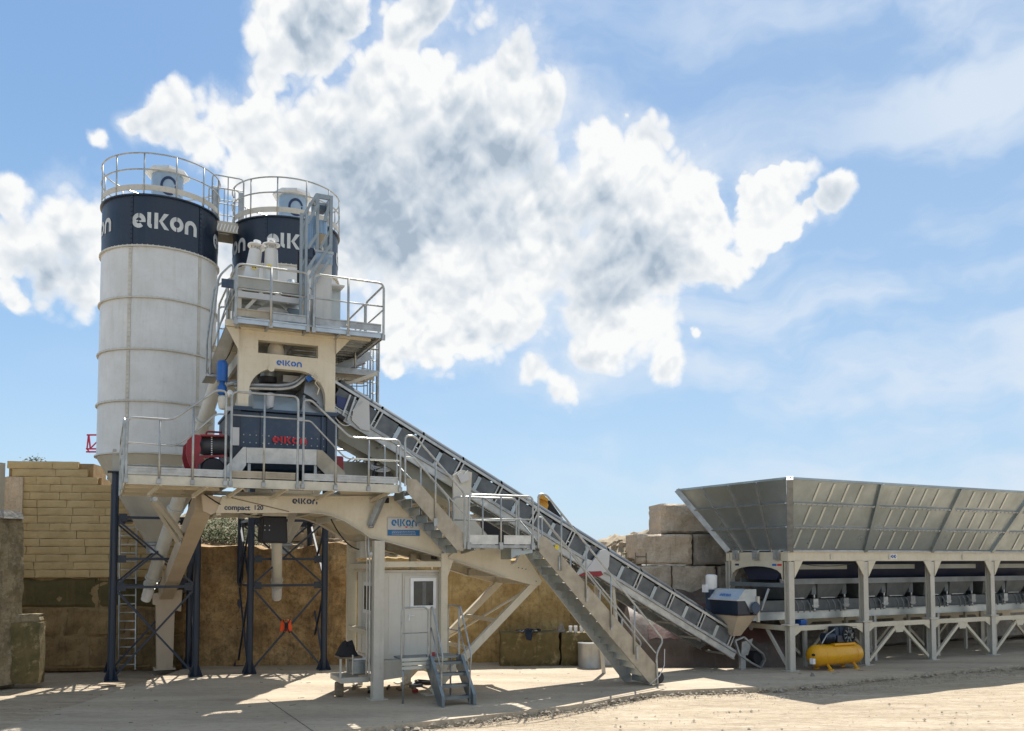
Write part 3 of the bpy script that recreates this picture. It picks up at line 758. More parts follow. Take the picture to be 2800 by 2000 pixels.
    # lettering round the band: three times, 72 degrees apart
    for a_c in (-89.0, -179.0, 1.0):
        s_ = .355
        def onc(x, y): aa = R(a_c)+((x-2.4)*s_)/(Rr+.012); return ((Rr+.012)*math.cos(aa), (Rr+.012)*math.sin(aa), zt-.90+y*.40)
        logo(T, onc, WHITELOGO, 'band_lettering')
    # legs with caps, gussets and feet
    L = 1.03; corners = [(-L,-L),(L,-L),(L,L),(-L,L)]
    zl = 5.42
    for (x, y) in corners:
        mb = MB(); mb.cyl((x,y,.02), (x,y,zl), .092, n=16); lg = T.part('leg', mb, NAVY)
        mb = MB(); mb.box(x-.2,x+.2,y-.2,y+.2,zl,zl+.03); mb.box(x-.17,x+.17,y-.17,y+.17,.0,.025); T.part('leg_plate', mb, NAVY, parent=lg)
        g1 = MB(); sx = 1 if x > 0 else -1; sy = 1 if y > 0 else -1
        for k in range(4):
            a = math.pi/4+k*math.pi/2; dx, dy = math.cos(a), math.sin(a)
            g1.prism([(x+dx*.06,y+dy*.06,.02),(x+dx*.24,y+dy*.24,.02),(x+dx*.06,y+dy*.06,.42)], (-dy*.012, dx*.012, 0))
        T.part('foot_gusset', g1, NAVY, parent=lg)
        g2 = MB(); g2.box(x-.09,x+.09,y-.09,y+.09,zl+.03,zb+.1); T.part('leg_bracket', g2, mat('silo_cone_paint', (0,0,0)), parent=lg)
    zs = [2.42, 3.16, 4.25]
    for i in range(4):
        a, b = corners[i], corners[(i+1) % 4]
        for z in zs:
            mb = MB(); mb.beam((*a, z), (*b, z), .05, .07)
            for (p, q) in ((a, b), (b, a)):
                d = (Vector((*q,0))-Vector((*p,0))).normalized(); c = Vector((*p, z))+d*.2
                mb.beam(c-d*.1, c+d*.1, .012, .2)
            T.part('cross_bar', mb, NAVY)
        for (z0, z1) in ((.15, 2.3), (2.5, 4.15)) if True else ():
            for (p, q) in ((a, b), (b, a)):
                d = (Vector((*q,0))-Vector((*p,0))).normalized()*.1; off = Vector((d.y, -d.x, 0))*(.25 if p is a else -.25)
                mb = MB(); mb.beam(Vector((*p, z0))+d+off, Vector((*q, z1))-d+off, .05, .05); T.part('diagonal_brace', mb, NAVY)
    return T
S1c = Frame(0,0,0)
SC1 = (-9.89, 24.3); SC2 = (-6.75, 25.77)
s1 = build_silo()
s2 = copy_tree(s1.o); s2.location = (SC2[0], SC2[1], 0); s2['label'] = 'farther cement silo, standing right behind the mixing tower'
s2.name = 'cement_silo.001'
SF = Frame(SC1[0], SC1[1], 25)
# catwalk between the silos
def silo_bridge():
    T = Thing('silo_catwalk', 'small galvanised catwalk joining the tops of the two silos', 'catwalk', SF, (1.73,0,12.6))
    zt = 12.80; x0, x1 = 1.30, 2.16
    mb = MB()
    for k in range(5): mb.box(x0+.02, x1-.02, -.42+k*.17, -.42+k*.17+.15, zt-.05, zt)
    T.part('deck', mb, GALV)
    for y_ in (-.46, .43): mb = MB(); mb.box(x0, x1, y_, y_+.03, zt-.32, zt-.02); T.part('fascia', mb, BEIGED)
    mb = MB()
    for k in range(9): mb.beam((x0+.04+k*.09,-.475,zt-.30),(x0+.1+k*.09,-.475,zt-.10),.01,.03)
    T.part('fascia_fret', mb, WHITE)
    for y in (-.44, .44):
        mb = MB(); mb.tube(rnd_poly([(x0,y,zt),(x0,y,zt+1.3),(x1,y,zt+1.3),(x1,y,zt)], .12), .022, 6)
        for z in (.95, .5): mb.tube([(x0,y,zt+z),(x1,y,zt+z)], .016, 6)
        mb.tube([((x0+x1)/2,y,zt),((x0+x1)/2,y,zt+1.3)], .016, 6)
        T.part('guard_rail', mb, TUBE)
    for x in (x0+.02, x1-.14):
        mb = MB(); mb.box(x, x+.13, -.47, -.42, zt, zt+.9); T.part('gate_plate', mb, GALV)
silo_bridge()
# aluminium ladder at the first silo
def ladder(name, label, f, p0, p1, w, n, m, side=(1,0,0), tilt_r=.02):
    T = Thing(name, label, 'ladder', f, tuple(p0))
    p0 = Vector(p0); p1 = Vector(p1); s_ = Vector(side)*w/2
    for q in (-1, 1):
        mb = MB(); mb.beam(p0+s_*q, p1+s_*q, .03, .06); T.part('stile', mb, m)
    for i in range(n):
        c = p0.lerp(p1, (i+.6)/n); mb = MB(); mb.beam(c-s_, c+s_, .03, .03); T.part('rung', mb, m)
a = BW.g(350, 1808); 
ladder('aluminium_ladder', 'tall aluminium ladder leaning on the wall behind the left silo leg', BW, (BW.p(348,1800,-.5).x, -.5, .0), (BW.p(351,1440,-.12).x, -.12, 3.15+95/F*26), .46, 17, GALVL)
# screw conveyors
def screw(name, label, f, p0, p1, r, with_spout=True):
    T = Thing(name, label, 'screw conveyor', f, tuple(p0))
    p0 = Vector(p0); p1 = Vector(p1); d = (p1-p0).normalized()
    TM = mat('screw_tube_paint', (.56,.54,.47), (.5,.48,.41), 2, .4, streak=.25, streakcol=(.35,.3,.24))
    mb = MB(); mb.cyl(p0+d*.75, p1, r, n=20); T.part('tube', mb, TM)
    L = (p1-p0).length; k = 2.9
    while k < L-1:
        mb = MB(); mb.cyl(p0+d*k, p0+d*(k+.05), r*1.28, n=20); T.part('flange', mb, TM); k += 2.6
    mb = MB(); mb.cyl(p0+d*.52, p0+d*.76, r*.8, n=16); mb.cyl(p0+d*.70, p0+d*.74, r*1.2, n=16); mb.cyl(p0+d*.5,p0+d*.54,r*1.15,n=16); T.part('drive_coupling', mb, TM)
    mt = MB(); mt.tube([p0, p0+d*.04, p0+d*.06, p0+d*.42], .13, 16); mo = T.part('motor', mt, WHITE)
    fn = MB(); q = d.orthogonal().normalized(); q2 = d.cross(q)
    for i in range(14):
        a_ = 2*math.pi*i/14; e = q*math.cos(a_)+q2*math.sin(a_); fn.beam(p0+d*.1+e*.135, p0+d*.4+e*.135, .03, .008, up=e)
    T.part('cooling_fins', fn, WHITE, parent=mo)
    return T
pA = SF.p(398, 1640, 0.0); pB = SF.p(478, 1400, -.2)
pA = Vector((pA.x, -.1, pA.z)); w0 = SF.world(pA); l0 = P.loc(w0)
topP = P.p(596, 1035, 3.2)
screw('screw_conveyor', 'long inclined pale screw conveyor rising from the left silo cone to the tower', P, l0, tuple(topP), .17)
l1 = P.loc(SF.world((3.45, -.15, 1.9))); l1 = P.p(757, 1636, l1.y); 
t1 = P.p(757, 1300, l1.y-3.0)
screw('screw_conveyor', 'steep pale screw conveyor below the second silo with its motor hanging down', P, tuple(l1), tuple(t1), .145)
# orange vest hung on the braces of the second silo
def vest():
    T = Thing('safety_vest', 'orange safety vest with dark cross straps hanging on the braces of the second silo', 'safety vest', SF, (3.46,-1.12,1.1))
    b = SF.p(782, 1712, -1.18)
    for s_ in (-1, 1):
        mb = MB()
        mb.hexa([(b.x+s_*.03,-1.22,b.z-.16),(b.x+s_*.17,-1.20,b.z-.14),(b.x+s_*.17,-1.14,b.z-.14),(b.x+s_*.03,-1.14,b.z-.16)], [(b.x+s_*.04,-1.24,b.z+.17),(b.x+s_*.13,-1.2,b.z+.15),(b.x+s_*.13,-1.14,b.z+.15),(b.x+s_*.04,-1.14,b.z+.17)])
        T.part('vest_panel', mb, ORANGE, bevel=.012)
    mb = MB(); mb.beam((b.x-.10,-1.245,b.z+.18),(b.x+.10,-1.235,b.z-.2),.05,.02); mb.beam((b.x+.10,-1.245,b.z+.18),(b.x-.10,-1.235,b.z-.2),.05,.02); mb.box(b.x-.05,b.x+.05,-1.25,-1.2,b.z-.06,b.z+.1)
    T.part('harness_strap', mb, BLACK)
vest()
# ================================================================== BATCHING PLANT (frame P)
def Z(x, y, v): return P.p(x, y, v).z
def U(x, y, v): return P.p(x, y, v).x
VF = -.85                                         # front edge of the walkways
ZD = P.p(720, 1312, VF).z                         # main deck level
def chassis():
    T = Thing('plant_chassis', 'cream steel chassis carrying the mixer, lettered side beam with arch and bent rear leg', 'plant chassis', P, (0,0,0))
    prof = [(590,1403),(608,1358),(1085,1358),(1120,1385),(1238,1500),(1395,1500),(1397,1547),(1412,1538),(1424,1514),(1436,1516),(1482,1588),(1478,1600),(1466,1603),(1380,1580),(1230,1530),(1046,1479),(1012,1471),(985,1452),(940,1425),(905,1411),(880,1405),(850,1403)]
    loc = [P.p(x, y, 0) for x, y in prof]
    for v in (0.0, 2.28):
        mb = MB(); mb.prism([(p.x, v, p.z) for p in loc], (0, .12, 0)); T.part('side_beam', mb, BEIGE)
        for seq in (range(1,4), range(13, 22)):
            fl = MB(); s_ = list(seq)
            for i in range(len(s_)-1):
                a, b = loc[s_[i]], loc[s_[i+1]]
                fl.beam((a.x, v+.06, a.z), (b.x, v+.06, b.z), .26, .018)
            T.part('flange', fl, BEIGED)
    # weld seam trim on the front face
    a, b, c = P.p(608,1358,0), P.p(633,1359,0), P.p(790,1402,0)
    mb = MB(); mb.beam((b.x,-.004,b.z-.02),(c.x,-.004,c.z+.02),.012,.02); T.part('weld_seam', mb, mat('seam_brown', (.22,.16,.1), rough=.7))
    # underside plates of the arch and between the beams
    seg = [P.p(x, y, 0) for x, y in ((850,1396),(880,1398),(905,1404),(940,1418),(985,1445),(1012,1463),(1046,1470))]
    mb = MB(); mb.sheet([[(p.x, .13, p.z+.06), (p.x, 2.27, p.z+.06)] for p in seg]); T.part('soffit_plate', mb, BEIGE)
    for x0, y0 in ((600,1396),(700,1394),(862,1392),(930,1412),(1046,1462),(1140,1490),(1240,1522),(1380,1566),(1462,1588)):
        p = P.p(x0, y0, 0); mb = MB(); mb.box(p.x-.05, p.x+.05, .12, 2.28, p.z-.10, p.z+.05); T.part('cross_member', mb, BEIGED)
    p0, p1 = P.p(1060,1478,0), P.p(1455,1592,0)
    mb = MB(); mb.sheet([[(p0.x,.13,p0.z+.16),(p0.x,2.27,p0.z+.16)],[(p1.x,.13,p1.z+.14),(p1.x,2.27,p1.z+.14)]]); T.part('soffit_plate', mb, BEIGED)
    # lettering
    def onp(px, py, hgt, v=-.006):
        o = P.p(px, py, v); return lambda x, y: (o.x+x*hgt, v, o.z+y*hgt)
    logo(T, onp(799, 1378, .115), DARKLOGO)
    for t_, x_ in (('compact', 613), ('120', 693)):
        o = P.p(x_, 1394, -.006); text_part(T, t_, o, (1,0,0), (0,0,1), .150 if t_ == 'compact' else .135, DARKLOGO, 'lettering', squash=1.02, bold=.03)
    for k in range(26):
        x_ = 640+k*17; 
        if x_ > 1040: break
        p = P.p(x_, 1362, -.004); mb = MB(); mb.cyl((p.x,-.012,p.z-.02),(p.x,0,p.z-.02),.012,n=6); T.part('bolt', mb, BEIGED)
    # bolts holes on lug
    for x, y in ((1418,1553),(1428,1555),(1438,1557),(1466,1590)):
        p = P.p(x, y, -.004); mb = MB(); mb.cyl((p.x,-.012,p.z),(p.x,0,p.z),.012,n=8); T.part('bolt', mb, BLACK)
    # bent rear-left outrigger leg
    k0, k1 = P.p(586,1375,.35), P.p(555,1380,.35)
    foot_v = 7.2; ft = P.g(447, 1830); fu = ft.x; fv = ft.y
    kz = P.p(450,1625,fv).z
    knee = Vector((P.p(452,1612,fv).x, fv, kz))
    top = P.p(556,1380,.5)
    mb = MB(); mb.beam((top.x, .35, top.z+.1), (knee.x-.0, knee.y, knee.z), .42, .36, up=(1,0,0)); lg = T.part('outrigger_arm', mb, mat('tan_paint', (.53,.43,.31), (.47,.38,.27), 1.4, .45, bump=.002, streak=.3, streakcol=(.3,.22,.14)))
    TAN = MATS['tan_paint']  # tan paint of the bent leg, end gusset and discharge spout
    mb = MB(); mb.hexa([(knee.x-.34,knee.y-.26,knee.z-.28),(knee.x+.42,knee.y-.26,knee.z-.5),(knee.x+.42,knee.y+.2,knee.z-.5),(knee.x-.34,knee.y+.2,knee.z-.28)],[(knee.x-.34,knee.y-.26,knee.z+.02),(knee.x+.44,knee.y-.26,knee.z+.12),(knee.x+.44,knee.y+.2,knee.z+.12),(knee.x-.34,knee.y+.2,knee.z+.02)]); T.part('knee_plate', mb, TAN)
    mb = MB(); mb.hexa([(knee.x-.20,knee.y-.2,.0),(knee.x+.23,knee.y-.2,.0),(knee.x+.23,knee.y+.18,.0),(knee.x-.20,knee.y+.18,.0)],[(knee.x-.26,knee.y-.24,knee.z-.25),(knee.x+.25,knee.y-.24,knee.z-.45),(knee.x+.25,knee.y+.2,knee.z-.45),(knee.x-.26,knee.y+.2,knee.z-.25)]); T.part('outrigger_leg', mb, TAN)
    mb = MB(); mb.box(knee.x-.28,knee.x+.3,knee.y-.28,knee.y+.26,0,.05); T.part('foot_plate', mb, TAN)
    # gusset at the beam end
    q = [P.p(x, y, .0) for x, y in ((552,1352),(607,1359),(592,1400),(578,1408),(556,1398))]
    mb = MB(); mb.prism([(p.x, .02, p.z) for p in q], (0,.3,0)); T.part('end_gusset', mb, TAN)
    for dx, v in ((0,-.25),(-28,.3)):
        a = P.p(423+dx*.3, 1366, v-.1); b = P.p(508, 1478, 2.9+v); b = P.p(506+dx*.6, 1476+dx*-.3, 2.6)
        mb = MB(); mb.beam(a, b, .09, .09); T.part('diagonal_strut', mb, BEIGED)
        for e in (a, b):
            m2 = MB(); m2.cyl((e[0], e[1]-.09, e[2]), (e[0], e[1]+.09, e[2]), .05, n=10); T.part('pin', m2, GALV)
    # right-hand struts down to the ground
    for v0, px in ((.1, 1462), (2.2, 0)):
        t_ = P.p(1462, 1595, .1); t_ = Vector((t_.x, v0, t_.z))
        b = P.g(1196, 1860) if v0 < 1 else P.g(1190, 1838)
        b = Vector((P.p(1170,1900,.3).x, v0, .06))
        mb = MB(); mb.beam(t_, b, .13, .17); T.part('ground_strut', mb, BEIGE)
        m2 = MB(); m2.box(b.x-.2,b.x+.2,v0-.15,v0+.15,0,.03); T.part('foot_plate', m2, BEIGED)
    tl = P.p(1462, 1595, .1); bl = Vector((P.p(1170,1900,.3).x, .1, .06))
    for t in (.0, .36, .62, .86):
        c = tl.lerp(bl, t); mb = MB(); mb.beam((c.x, .1, c.z), (c.x, 2.2, c.z), .09, .09); T.part('strut_tie', mb, BEIGE)
    a = tl.lerp(bl, .06); b = tl.lerp(bl, .6)
    for (q, r_) in (((a.x,.15,a.z),(b.x,2.15,b.z)),):
        mb = MB(); mb.cyl(q, r_, .035, n=8); T.part('strut_diagonal', mb, BEIGE)
    # hydraulic prop in front of the beam
    a = P.p(1051,1352,-.3); b = P.p(1012,1440,-.02)
    mb = MB(); mb.beam(a, b, .12, .12); T.part('platform_prop', mb, GALV)
    for e in (a, b): m2 = MB(); m2.cyl((e[0]-.05,e[1]-.07,e[2]),(e[0]+.05,e[1]-.07,e[2]),.04,n=8); T.part('pin', m2, GALV)
    # lamp box on the beam
    a = P.p(1056,1362,0); mb = MB(); mb.box(a.x-.04,a.x+.05,-.06,0,a.z-.12,a.z); T.part('junction_box', mb, BLACK)
    # light cover plate right of the upper stair
    q = [P.p(x, y, .35) for x, y in ((1238,1400),(1270,1392),(1300,1425),(1362,1500),(1240,1502))]
    mb = MB(); mb.prism([(p.x,.35,p.z) for p in q], (0,.1,0)); T.part('conveyor_support_plate', mb, BEIGED)
    q = [P.p(x, y, .30) for x, y in ((1238,1300),(1262,1285),(1290,1292),(1284,1400),(1240,1470))]
    mb = MB(); mb.prism([(p.x,.28,p.z) for p in q], (0,.07,0)); T.part('conveyor_support_post', mb, BEIGED)
    q = [P.p(x, y, .2) for x, y in ((1250,1298),(1262,1290),(1270,1298),(1280,1286),(1283,1312),(1262,1322))]
    mb = MB(); mb.prism([(p.x,.2,p.z) for p in q], (0,.05,0)); T.part('support_bracket', mb, SIGNG)
    return T
CH = chassis()
def maker_sign():
    a = P.p(1060,1416,-.02); b = P.p(1147,1466,-.02); v = -.03
    T = Thing('maker_plate', 'grey maker sign with blue lettering and blue foot band on the chassis beam', 'sign', P, (a.x, v, b.z))
    mb = MB(); mb.box(a.x, b.x, v, -.003, b.z, a.z); T.part('plate', mb, SIGNG)
    mb = MB(); mb.box(a.x, b.x, v-.004, v-.001, b.z, b.z+.135); T.part('foot_band', mb, mat('sign_blue_band', (.012,.13,.32), (.012,.12,.3), 4, .4))
    logo(T, lambda x, y: (a.x+.085+x*.128, v-.004, a.z-.19+y*.15), mat('sign_blue_print', (.012,.16,.38), (.012,.15,.36), 4, .4))
    text_part(T, 'CE', (a.x+.53, v-.004, b.z+.19), (1,0,0), (0,0,1), .075, mat('grey_print', (.15,.15,.15)), 'mark', bold=.0)
    mb = MB(); mb.box(a.x+.42,a.x+.47,v-.004,v-.002,b.z+.185,b.z+.215); T.part('red_mark', mb, REDLOGO)
    mb = MB(); mb.box(a.x+.25,a.x+.33,v-.004,v-.002,b.z+.215,b.z+.225); mb.box(a.x+.26,a.x+.32,v-.004,v-.002,b.z+.195,b.z+.203); T.part('grey_mark', mb, MATS['grey_print'], kind='stuff')
    mb = MB()
    for r_ in range(3):
        x = a.x+.1
        while x < b.x-.12:
            w_ = .012+rnd.random()*.03; mb.box(x, x+w_, v-.007, v-.005, b.z+.028+r_*.034, b.z+.038+r_*.034); x += w_+.012
    T.part('fine_print', mb, SIGNG, kind='stuff')
maker_sign()

# ---- rails helpers
def rail(T, pts, r=.024, cr=.13, name='handrail', m=None):
    mb = MB(); mb.tube(rnd_poly(pts, cr), r, 8); return T.part(name, mb, m or TUBE)
def post(T, p0, p1, r=.022, name='rail_post', m=None):
    mb = MB(); mb.cyl(p0, p1, r, n=8)
    return T.part(name, mb, m or TUBE)

def main_platform():
    uL = U(345,1310,VF); uR = U(1094,1310,VF)
    T = Thing('main_platform', 'long galvanised walkway with railings along the front of the mixer', 'platform', P, (uL, VF, ZD))
    uM = U(520,1310,VF)
    # aluminium deck planks (run along the platform)
    k = 0; v = VF
    while v < 3.3:
        v1 = v+.235
        spans = [(uL, uR)] if v < -.05 else [(uL, uM+.9), (U(935,1310,1.2), uR-.1)] if v < 2.5 else [(uL, uR-.1)]
        if v > 2.5 and k > 16: break
        for (a, b) in spans:
            mb = MB(); mb.box(a+.01, b-.01, v+.014, v1-.014, ZD-.05, ZD); mb.box(a+.01, b-.01, v+.12, v+.14, ZD-.075, ZD-.05); 
            mb.box(a+.01, b-.01, v+.02, v+.045, ZD-.085, ZD-.05)
            T.part('deck_plank', mb, GALV if k % 3 else mat('warm_aluminium', (.56,.52,.42), (.48,.45,.37), 4, .45, .35))
        v = v1; k += 1
    # fascia channel and toe board
    bnds = [(uL, U(431,1310,VF)), (U(440,1310,VF), U(522,1310,VF)), (U(528,1310,VF), U(609,1310,VF)), (U(632,1310,VF), U(718,1310,VF)), (U(725,1310,VF), U(808,1310,VF)), (U(832,1310,VF), U(915,1310,VF)), (U(922,1310,VF), U(1006,1310,VF)), (U(1012,1310,VF), uR-.04)]
    for i, (a, b) in enumerate(bnds):
        mb = MB(); mb.box(a, b, VF+.01, VF+.03, ZD+.02, ZD+.155); mb.box(a, b, VF-.008, VF+.012, ZD+.135, ZD+.165); mb.box(a, b, VF-.006, VF+.012, ZD+.07, ZD+.085)
        T.part('toe_board', mb, GALVL if i not in (3,4) else BOARD)
    mb = MB(); mb.box(uL, uR, VF-.012, VF+.0, ZD-.17, ZD-.008); mb.box(uL, uR, VF-.03, VF+.05, ZD-.185, ZD-.17); T.part('fascia_channel', mb, MATS['warm_aluminium'])
    mb = MB(); mb.box(uL-.03, uL, VF, 3.25, ZD-.17, ZD); T.part('side_fascia', mb, BEIGE)
    mb = MB(); mb.box(uL-.02, uL+.0, VF+.03, 3.2, ZD+.02, ZD+.15); T.part('side_toe_board', mb, GALV)
    # cantilever arms
    for x in (436, 560, 655, 775, 900, 1050):
        u = U(x, 1340, -.4); mb = MB(); mb.beam((u, VF+.02, ZD-.17), (u-.18, -.01, ZD-.32), .05, .07); T.part('cantilever_arm', mb, BEIGE)
        mb = MB(); mb.box(u-.22, u-.14, -.03, 0, ZD-.37, ZD-.27); T.part('arm_lug', mb, BEIGED)
    for x in (436, 520):
        u = U(x, 1330, VF); mb = MB(); mb.beam((u, VF+.02, ZD-.11), (u+.1, 3.2, ZD-.11), .06, .08); T.part('joist', mb, BEIGE)
    for vv in (.0, 1.2, 2.4):
        mb = MB(); mb.box(uL, U(600,1340,0), vv, vv+.06, ZD-.2, ZD-.1); T.part('joist', mb, BEIGE)
        mb = MB(); mb.box(U(930,1340,0), uR-.05, vv+.003, vv+.063, ZD-.2, ZD-.1); T.part('joist', mb, BEIGE)
    # railings, front
    u = lambda x: U(x, 1200, VF)
    v = VF-.03
    hi = 1.78; lo = 1.12; zb = ZD-.16
    def pt(x, z): return (u(x), v, ZD+z)
    rail(T, [pt(347,-.16), pt(347,lo), pt(470,lo), pt(588,hi), pt(617,hi), pt(617,-.16)])
    rail(T, [pt(347,.62), pt(480,.60), pt(530,.88), pt(590,1.30), pt(617,1.30)], .018)
    for x, z in ((437,lo),(528,1.42)): post(T, pt(x,-.16), pt(x,z))
    rail(T, [pt(632,-.16), pt(632,hi), pt(814,hi), pt(814,-.16)])
    rail(T, [pt(632,1.30), pt(814,1.30)], .018)
    post(T, pt(722,-.16), pt(722,hi))
    rail(T, [pt(829,-.16), pt(829,1.72), pt(850,1.72), pt(956,.98), pt(1094,.98), pt(1094,-.16)])
    rail(T, [pt(829,1.28), pt(848,1.28), pt(944,.52), pt(1094,.52)], .018)
    for x, z in ((918,1.24),(1008,.98)): post(T, pt(x,-.16), pt(x,z))
    for x, z in ((624,1.42),(821,1.30)):
        mb = MB(); mb.box(u(x)-.055, u(x)+.055, v-.02, v+.02, ZD+z-.04, ZD+z+.04); T.part('rail_clamp', mb, GALV)
    for x in (347,437,528,617,632,722,814,829,918,1008,1094):
        mb = MB(); mb.box(u(x)-.04, u(x)+.04, v-.03, v+.03, zb, zb+.1); T.part('post_socket', mb, GALV)
    # railings, left side and rear
    for (vv0, vv1) in ((VF+.1, 1.1), (1.2, 3.2)):
        a = (uL-.05, vv0, ZD-.15); b = (uL-.05, vv1, ZD-.15)
        rail(T, [a, (a[0],a[1],ZD+lo), (b[0],b[1],ZD+lo), b]); rail(T, [(a[0],a[1],ZD+.6),(b[0],b[1],ZD+.6)], .018)
    rail(T, [(uL,3.25,ZD), (uL,3.25,ZD+lo), (uL+2.0,3.25,ZD+lo), (uL+2.9,3.25,ZD+hi), (uL+2.9,3.25,ZD)])
    rail(T, [(uL,3.25,ZD+.6), (uL+2.0,3.25,ZD+.6), (uL+2.9,3.25,ZD+1.2)], .018)
    rail(T, [(uR-2.2,2.45,ZD), (uR-2.2,2.45,ZD+lo), (uR-.1,2.45,ZD+lo), (uR-.1,2.45,ZD)])
    rail(T, [(uR-2.2,2.45,ZD+.55), (uR-.1,2.45,ZD+.55)], .018)
    post(T, (uR-1.2,2.45,ZD), (uR-1.2,2.45,ZD+lo))
    rail(T, [(uR-.04,.2,ZD-.1),(uR-.04,.2,ZD+1.0),(uR-.04,1.1,ZD+1.0),(uR-.04,1.1,ZD-.1)]); rail(T, [(uR-.04,.2,ZD+.5),(uR-.04,1.1,ZD+.5)], .018)
    # crossover step over the mixer skirt: three pale boards on legs
    v1 = -.28
    def bd(nm, pts, m):
        q = [P.p(x, y, v1) for x, y in pts]; mb = MB(); mb.prism([(p.x, v1, p.z) for p in q], (0,.03,0)); T.part(nm, mb, m)
    bd('crossover_board', [(592,1306),(665,1223),(673,1223),(673,1272),(650,1306)], WHITEBOARD)
    bd('crossover_board', [(674,1224),(866,1230),(866,1272),(674,1266)], WHITEBOARD)
    bd('crossover_board', [(867,1230),(882,1232),(944,1292),(944,1306),(898,1306),(867,1274)], BOARD)
    for x in (681, 862):
        p = P.p(x,1300,v1+.05); q = P.p(x,1268,v1+.05); mb = MB(); mb.box(p.x-.03,p.x+.03,v1+.04,v1+.1,ZD,q.z); T.part('crossover_leg', mb, GALV)
    mb = MB(); p = P.p(674,1226,v1); q = P.p(866,1226,v1); mb.box(p.x, q.x, v1+.03, .1, p.z-.06, p.z-.03); T.part('crossover_tread', mb, GALV)
    return T
main_platform()

def mixer():
    v0 = .05; a = P.p(634,1130,v0); b = P.p(914,1230,v0); zt = P.p(770,1133,v0).z; zb = ZD+.02
    T = Thing('concrete_mixer', 'dark blue-grey twin shaft mixer body with red lettering behind the railings', 'mixer', P, ((a.x+b.x)/2, .6, ZD))
    prof = [(v0, zt), (v0, zt-.30), (v0-.0, zb+.75), (v0+.25, zb+.32), (v0+.7, zb+.1), (v0+1.5, zb+.1), (v0+1.95, zb+.32), (v0+2.2, zb+.75), (v0+2.2, zt)]
    mb = MB(); mb.prism([(a.x+.18, y, z) for y, z in prof], (b.x-a.x-.36, 0, 0)); T.part('drum_body', mb, NAVY2)
    for x in (a.x, b.x-.18):
        mb = MB(); mb.box(x, x+.18, v0-.06, v0+2.25, zb+.05, zt+.02); T.part('end_wall', mb, NAVY)
    mb = MB(); mb.box(a.x-.03, b.x+.03, v0-.1, v0+2.3, zt+.02, zt+.07); T.part('top_flange', mb, NAVY2)
    for k in range(2):
        x = a.x+.62+k*(b.x-a.x-.9); m2 = MB(); m2.box(x-.02, x+.02, v0-.05, v0, zb+.75, zt); T.part('stiffener', m2, NAVY2)
    bm_ = MB()
    for k in range(14):
        for z in (zt-.5, zb+.85): x = a.x+.25+k*(b.x-a.x-.5)/13; bm_.box(x-.012,x+.012,v0-.02,v0,z-.012,z+.012)
    T.part('bolts', bm_, GALV, kind='stuff')
    s_ = .155; o = P.p(745,1211,v0-.055); logo(T, lambda x, y: (o.x+x*s_, v0-.056, o.z+y*s_*.92), REDLOGO)
    mb = MB(); p = P.p(632,1170,0); q = P.p(652,1220,0); mb.box(p.x, q.x, -.1, v0-.07, q.z, p.z); T.part('control_box', mb, SIGNG)
    mb = MB(); mb.box(a.x+.3, b.x-.3, v0+.3, v0+1.9, zb, zb+.12); T.part('skid', mb, BLACKR)
    # grey inlet hoods on top
    q0 = P.p(697,1072,.35); q1 = P.p(812,1125,.35)
    mb = MB(); mb.hexa([(q0.x,.3,zt+.08),(q1.x+.1,.3,zt+.08),(q1.x+.1,2.1,zt+.08),(q0.x,2.1,zt+.08)], [(q0.x-.03,.45,q0.z),(q1.x+.0,.45,q0.z-.06),(q1.x,2.0,q0.z-.06),(q0.x-.03,2.0,q0.z)]); T.part('inlet_hood', mb, GALVD)
    mb = MB(); c = P.p(738,1110,.2); mb.tube([(c.x+.03,.32,c.z+.28),(c.x,.26,c.z),(c.x+.02,.26,c.z-.04)], .09, 12); T.part('inlet_pipe', mb, SIGNG)
    r0 = P.p(820,1075,.4); r1 = P.p(890,1125,.4)
    mb = MB(); mb.hexa([(r0.x,.2,zt+.08),(r1.x,.2,zt+.08),(r1.x,2.1,zt+.08),(r0.x,2.1,zt+.08)], [(r0.x+.12,.35,r0.z+.35),(r1.x,.35,r0.z+.62),(r1.x,2.0,r0.z+.62),(r0.x+.12,2.0,r0.z+.35)]); T.part('aggregate_chute', mb, GALV)
    mb = MB()
    for k in range(4): c = P.p(846+k*7,1085+k*9,.12); mb.tube([(c.x-.15,.12,c.z+.06),(c.x,.08,c.z-.02),(c.x+.15,.1,c.z-.12)], .022, 6)
    T.part('hose_bundle', mb, BLACKR)
    # horizontal spray pipe
    c0, c1, c2, c3 = P.p(640,1052,.3), P.p(770,1056,.3), P.p(805,1050,.3), P.p(850,1010,.3)
    mb = MB(); mb.tube(rnd_poly([c0,c1,c2,c3],.15), .05, 10); T.part('water_pipe', mb, GALV)
    mb = MB(); mb.tube(rnd_poly([c0-Vector((0,.1,.09)),c1-Vector((0,.1,.09)),c2-Vector((0,.1,.09)),c3-Vector((0,.1,.09))],.15), .03, 8); T.part('water_pipe', mb, GALVL)
    # black collars of the cement chute
    for y0, y1, r_, m in ((1010,1030,.17,GALVD),(1030,1046,.19,BLACKR),(1060,1068,.19,BLACKR)):
        c = P.p(735,y0,.5); d = P.p(735,y1,.5); mb = MB(); mb.cyl((c.x,.6,d.z),(c.x,.6,c.z),r_,n=20); T.part('chute_collar', mb, m)
    # blue valve
    c = P.p(838,1040,.15); d = P.p(855,1030,.15); mb = MB(); mb.beam(c, d, .12, .12); T.part('blue_actuator', mb, BLUE)
    return T
mixer()
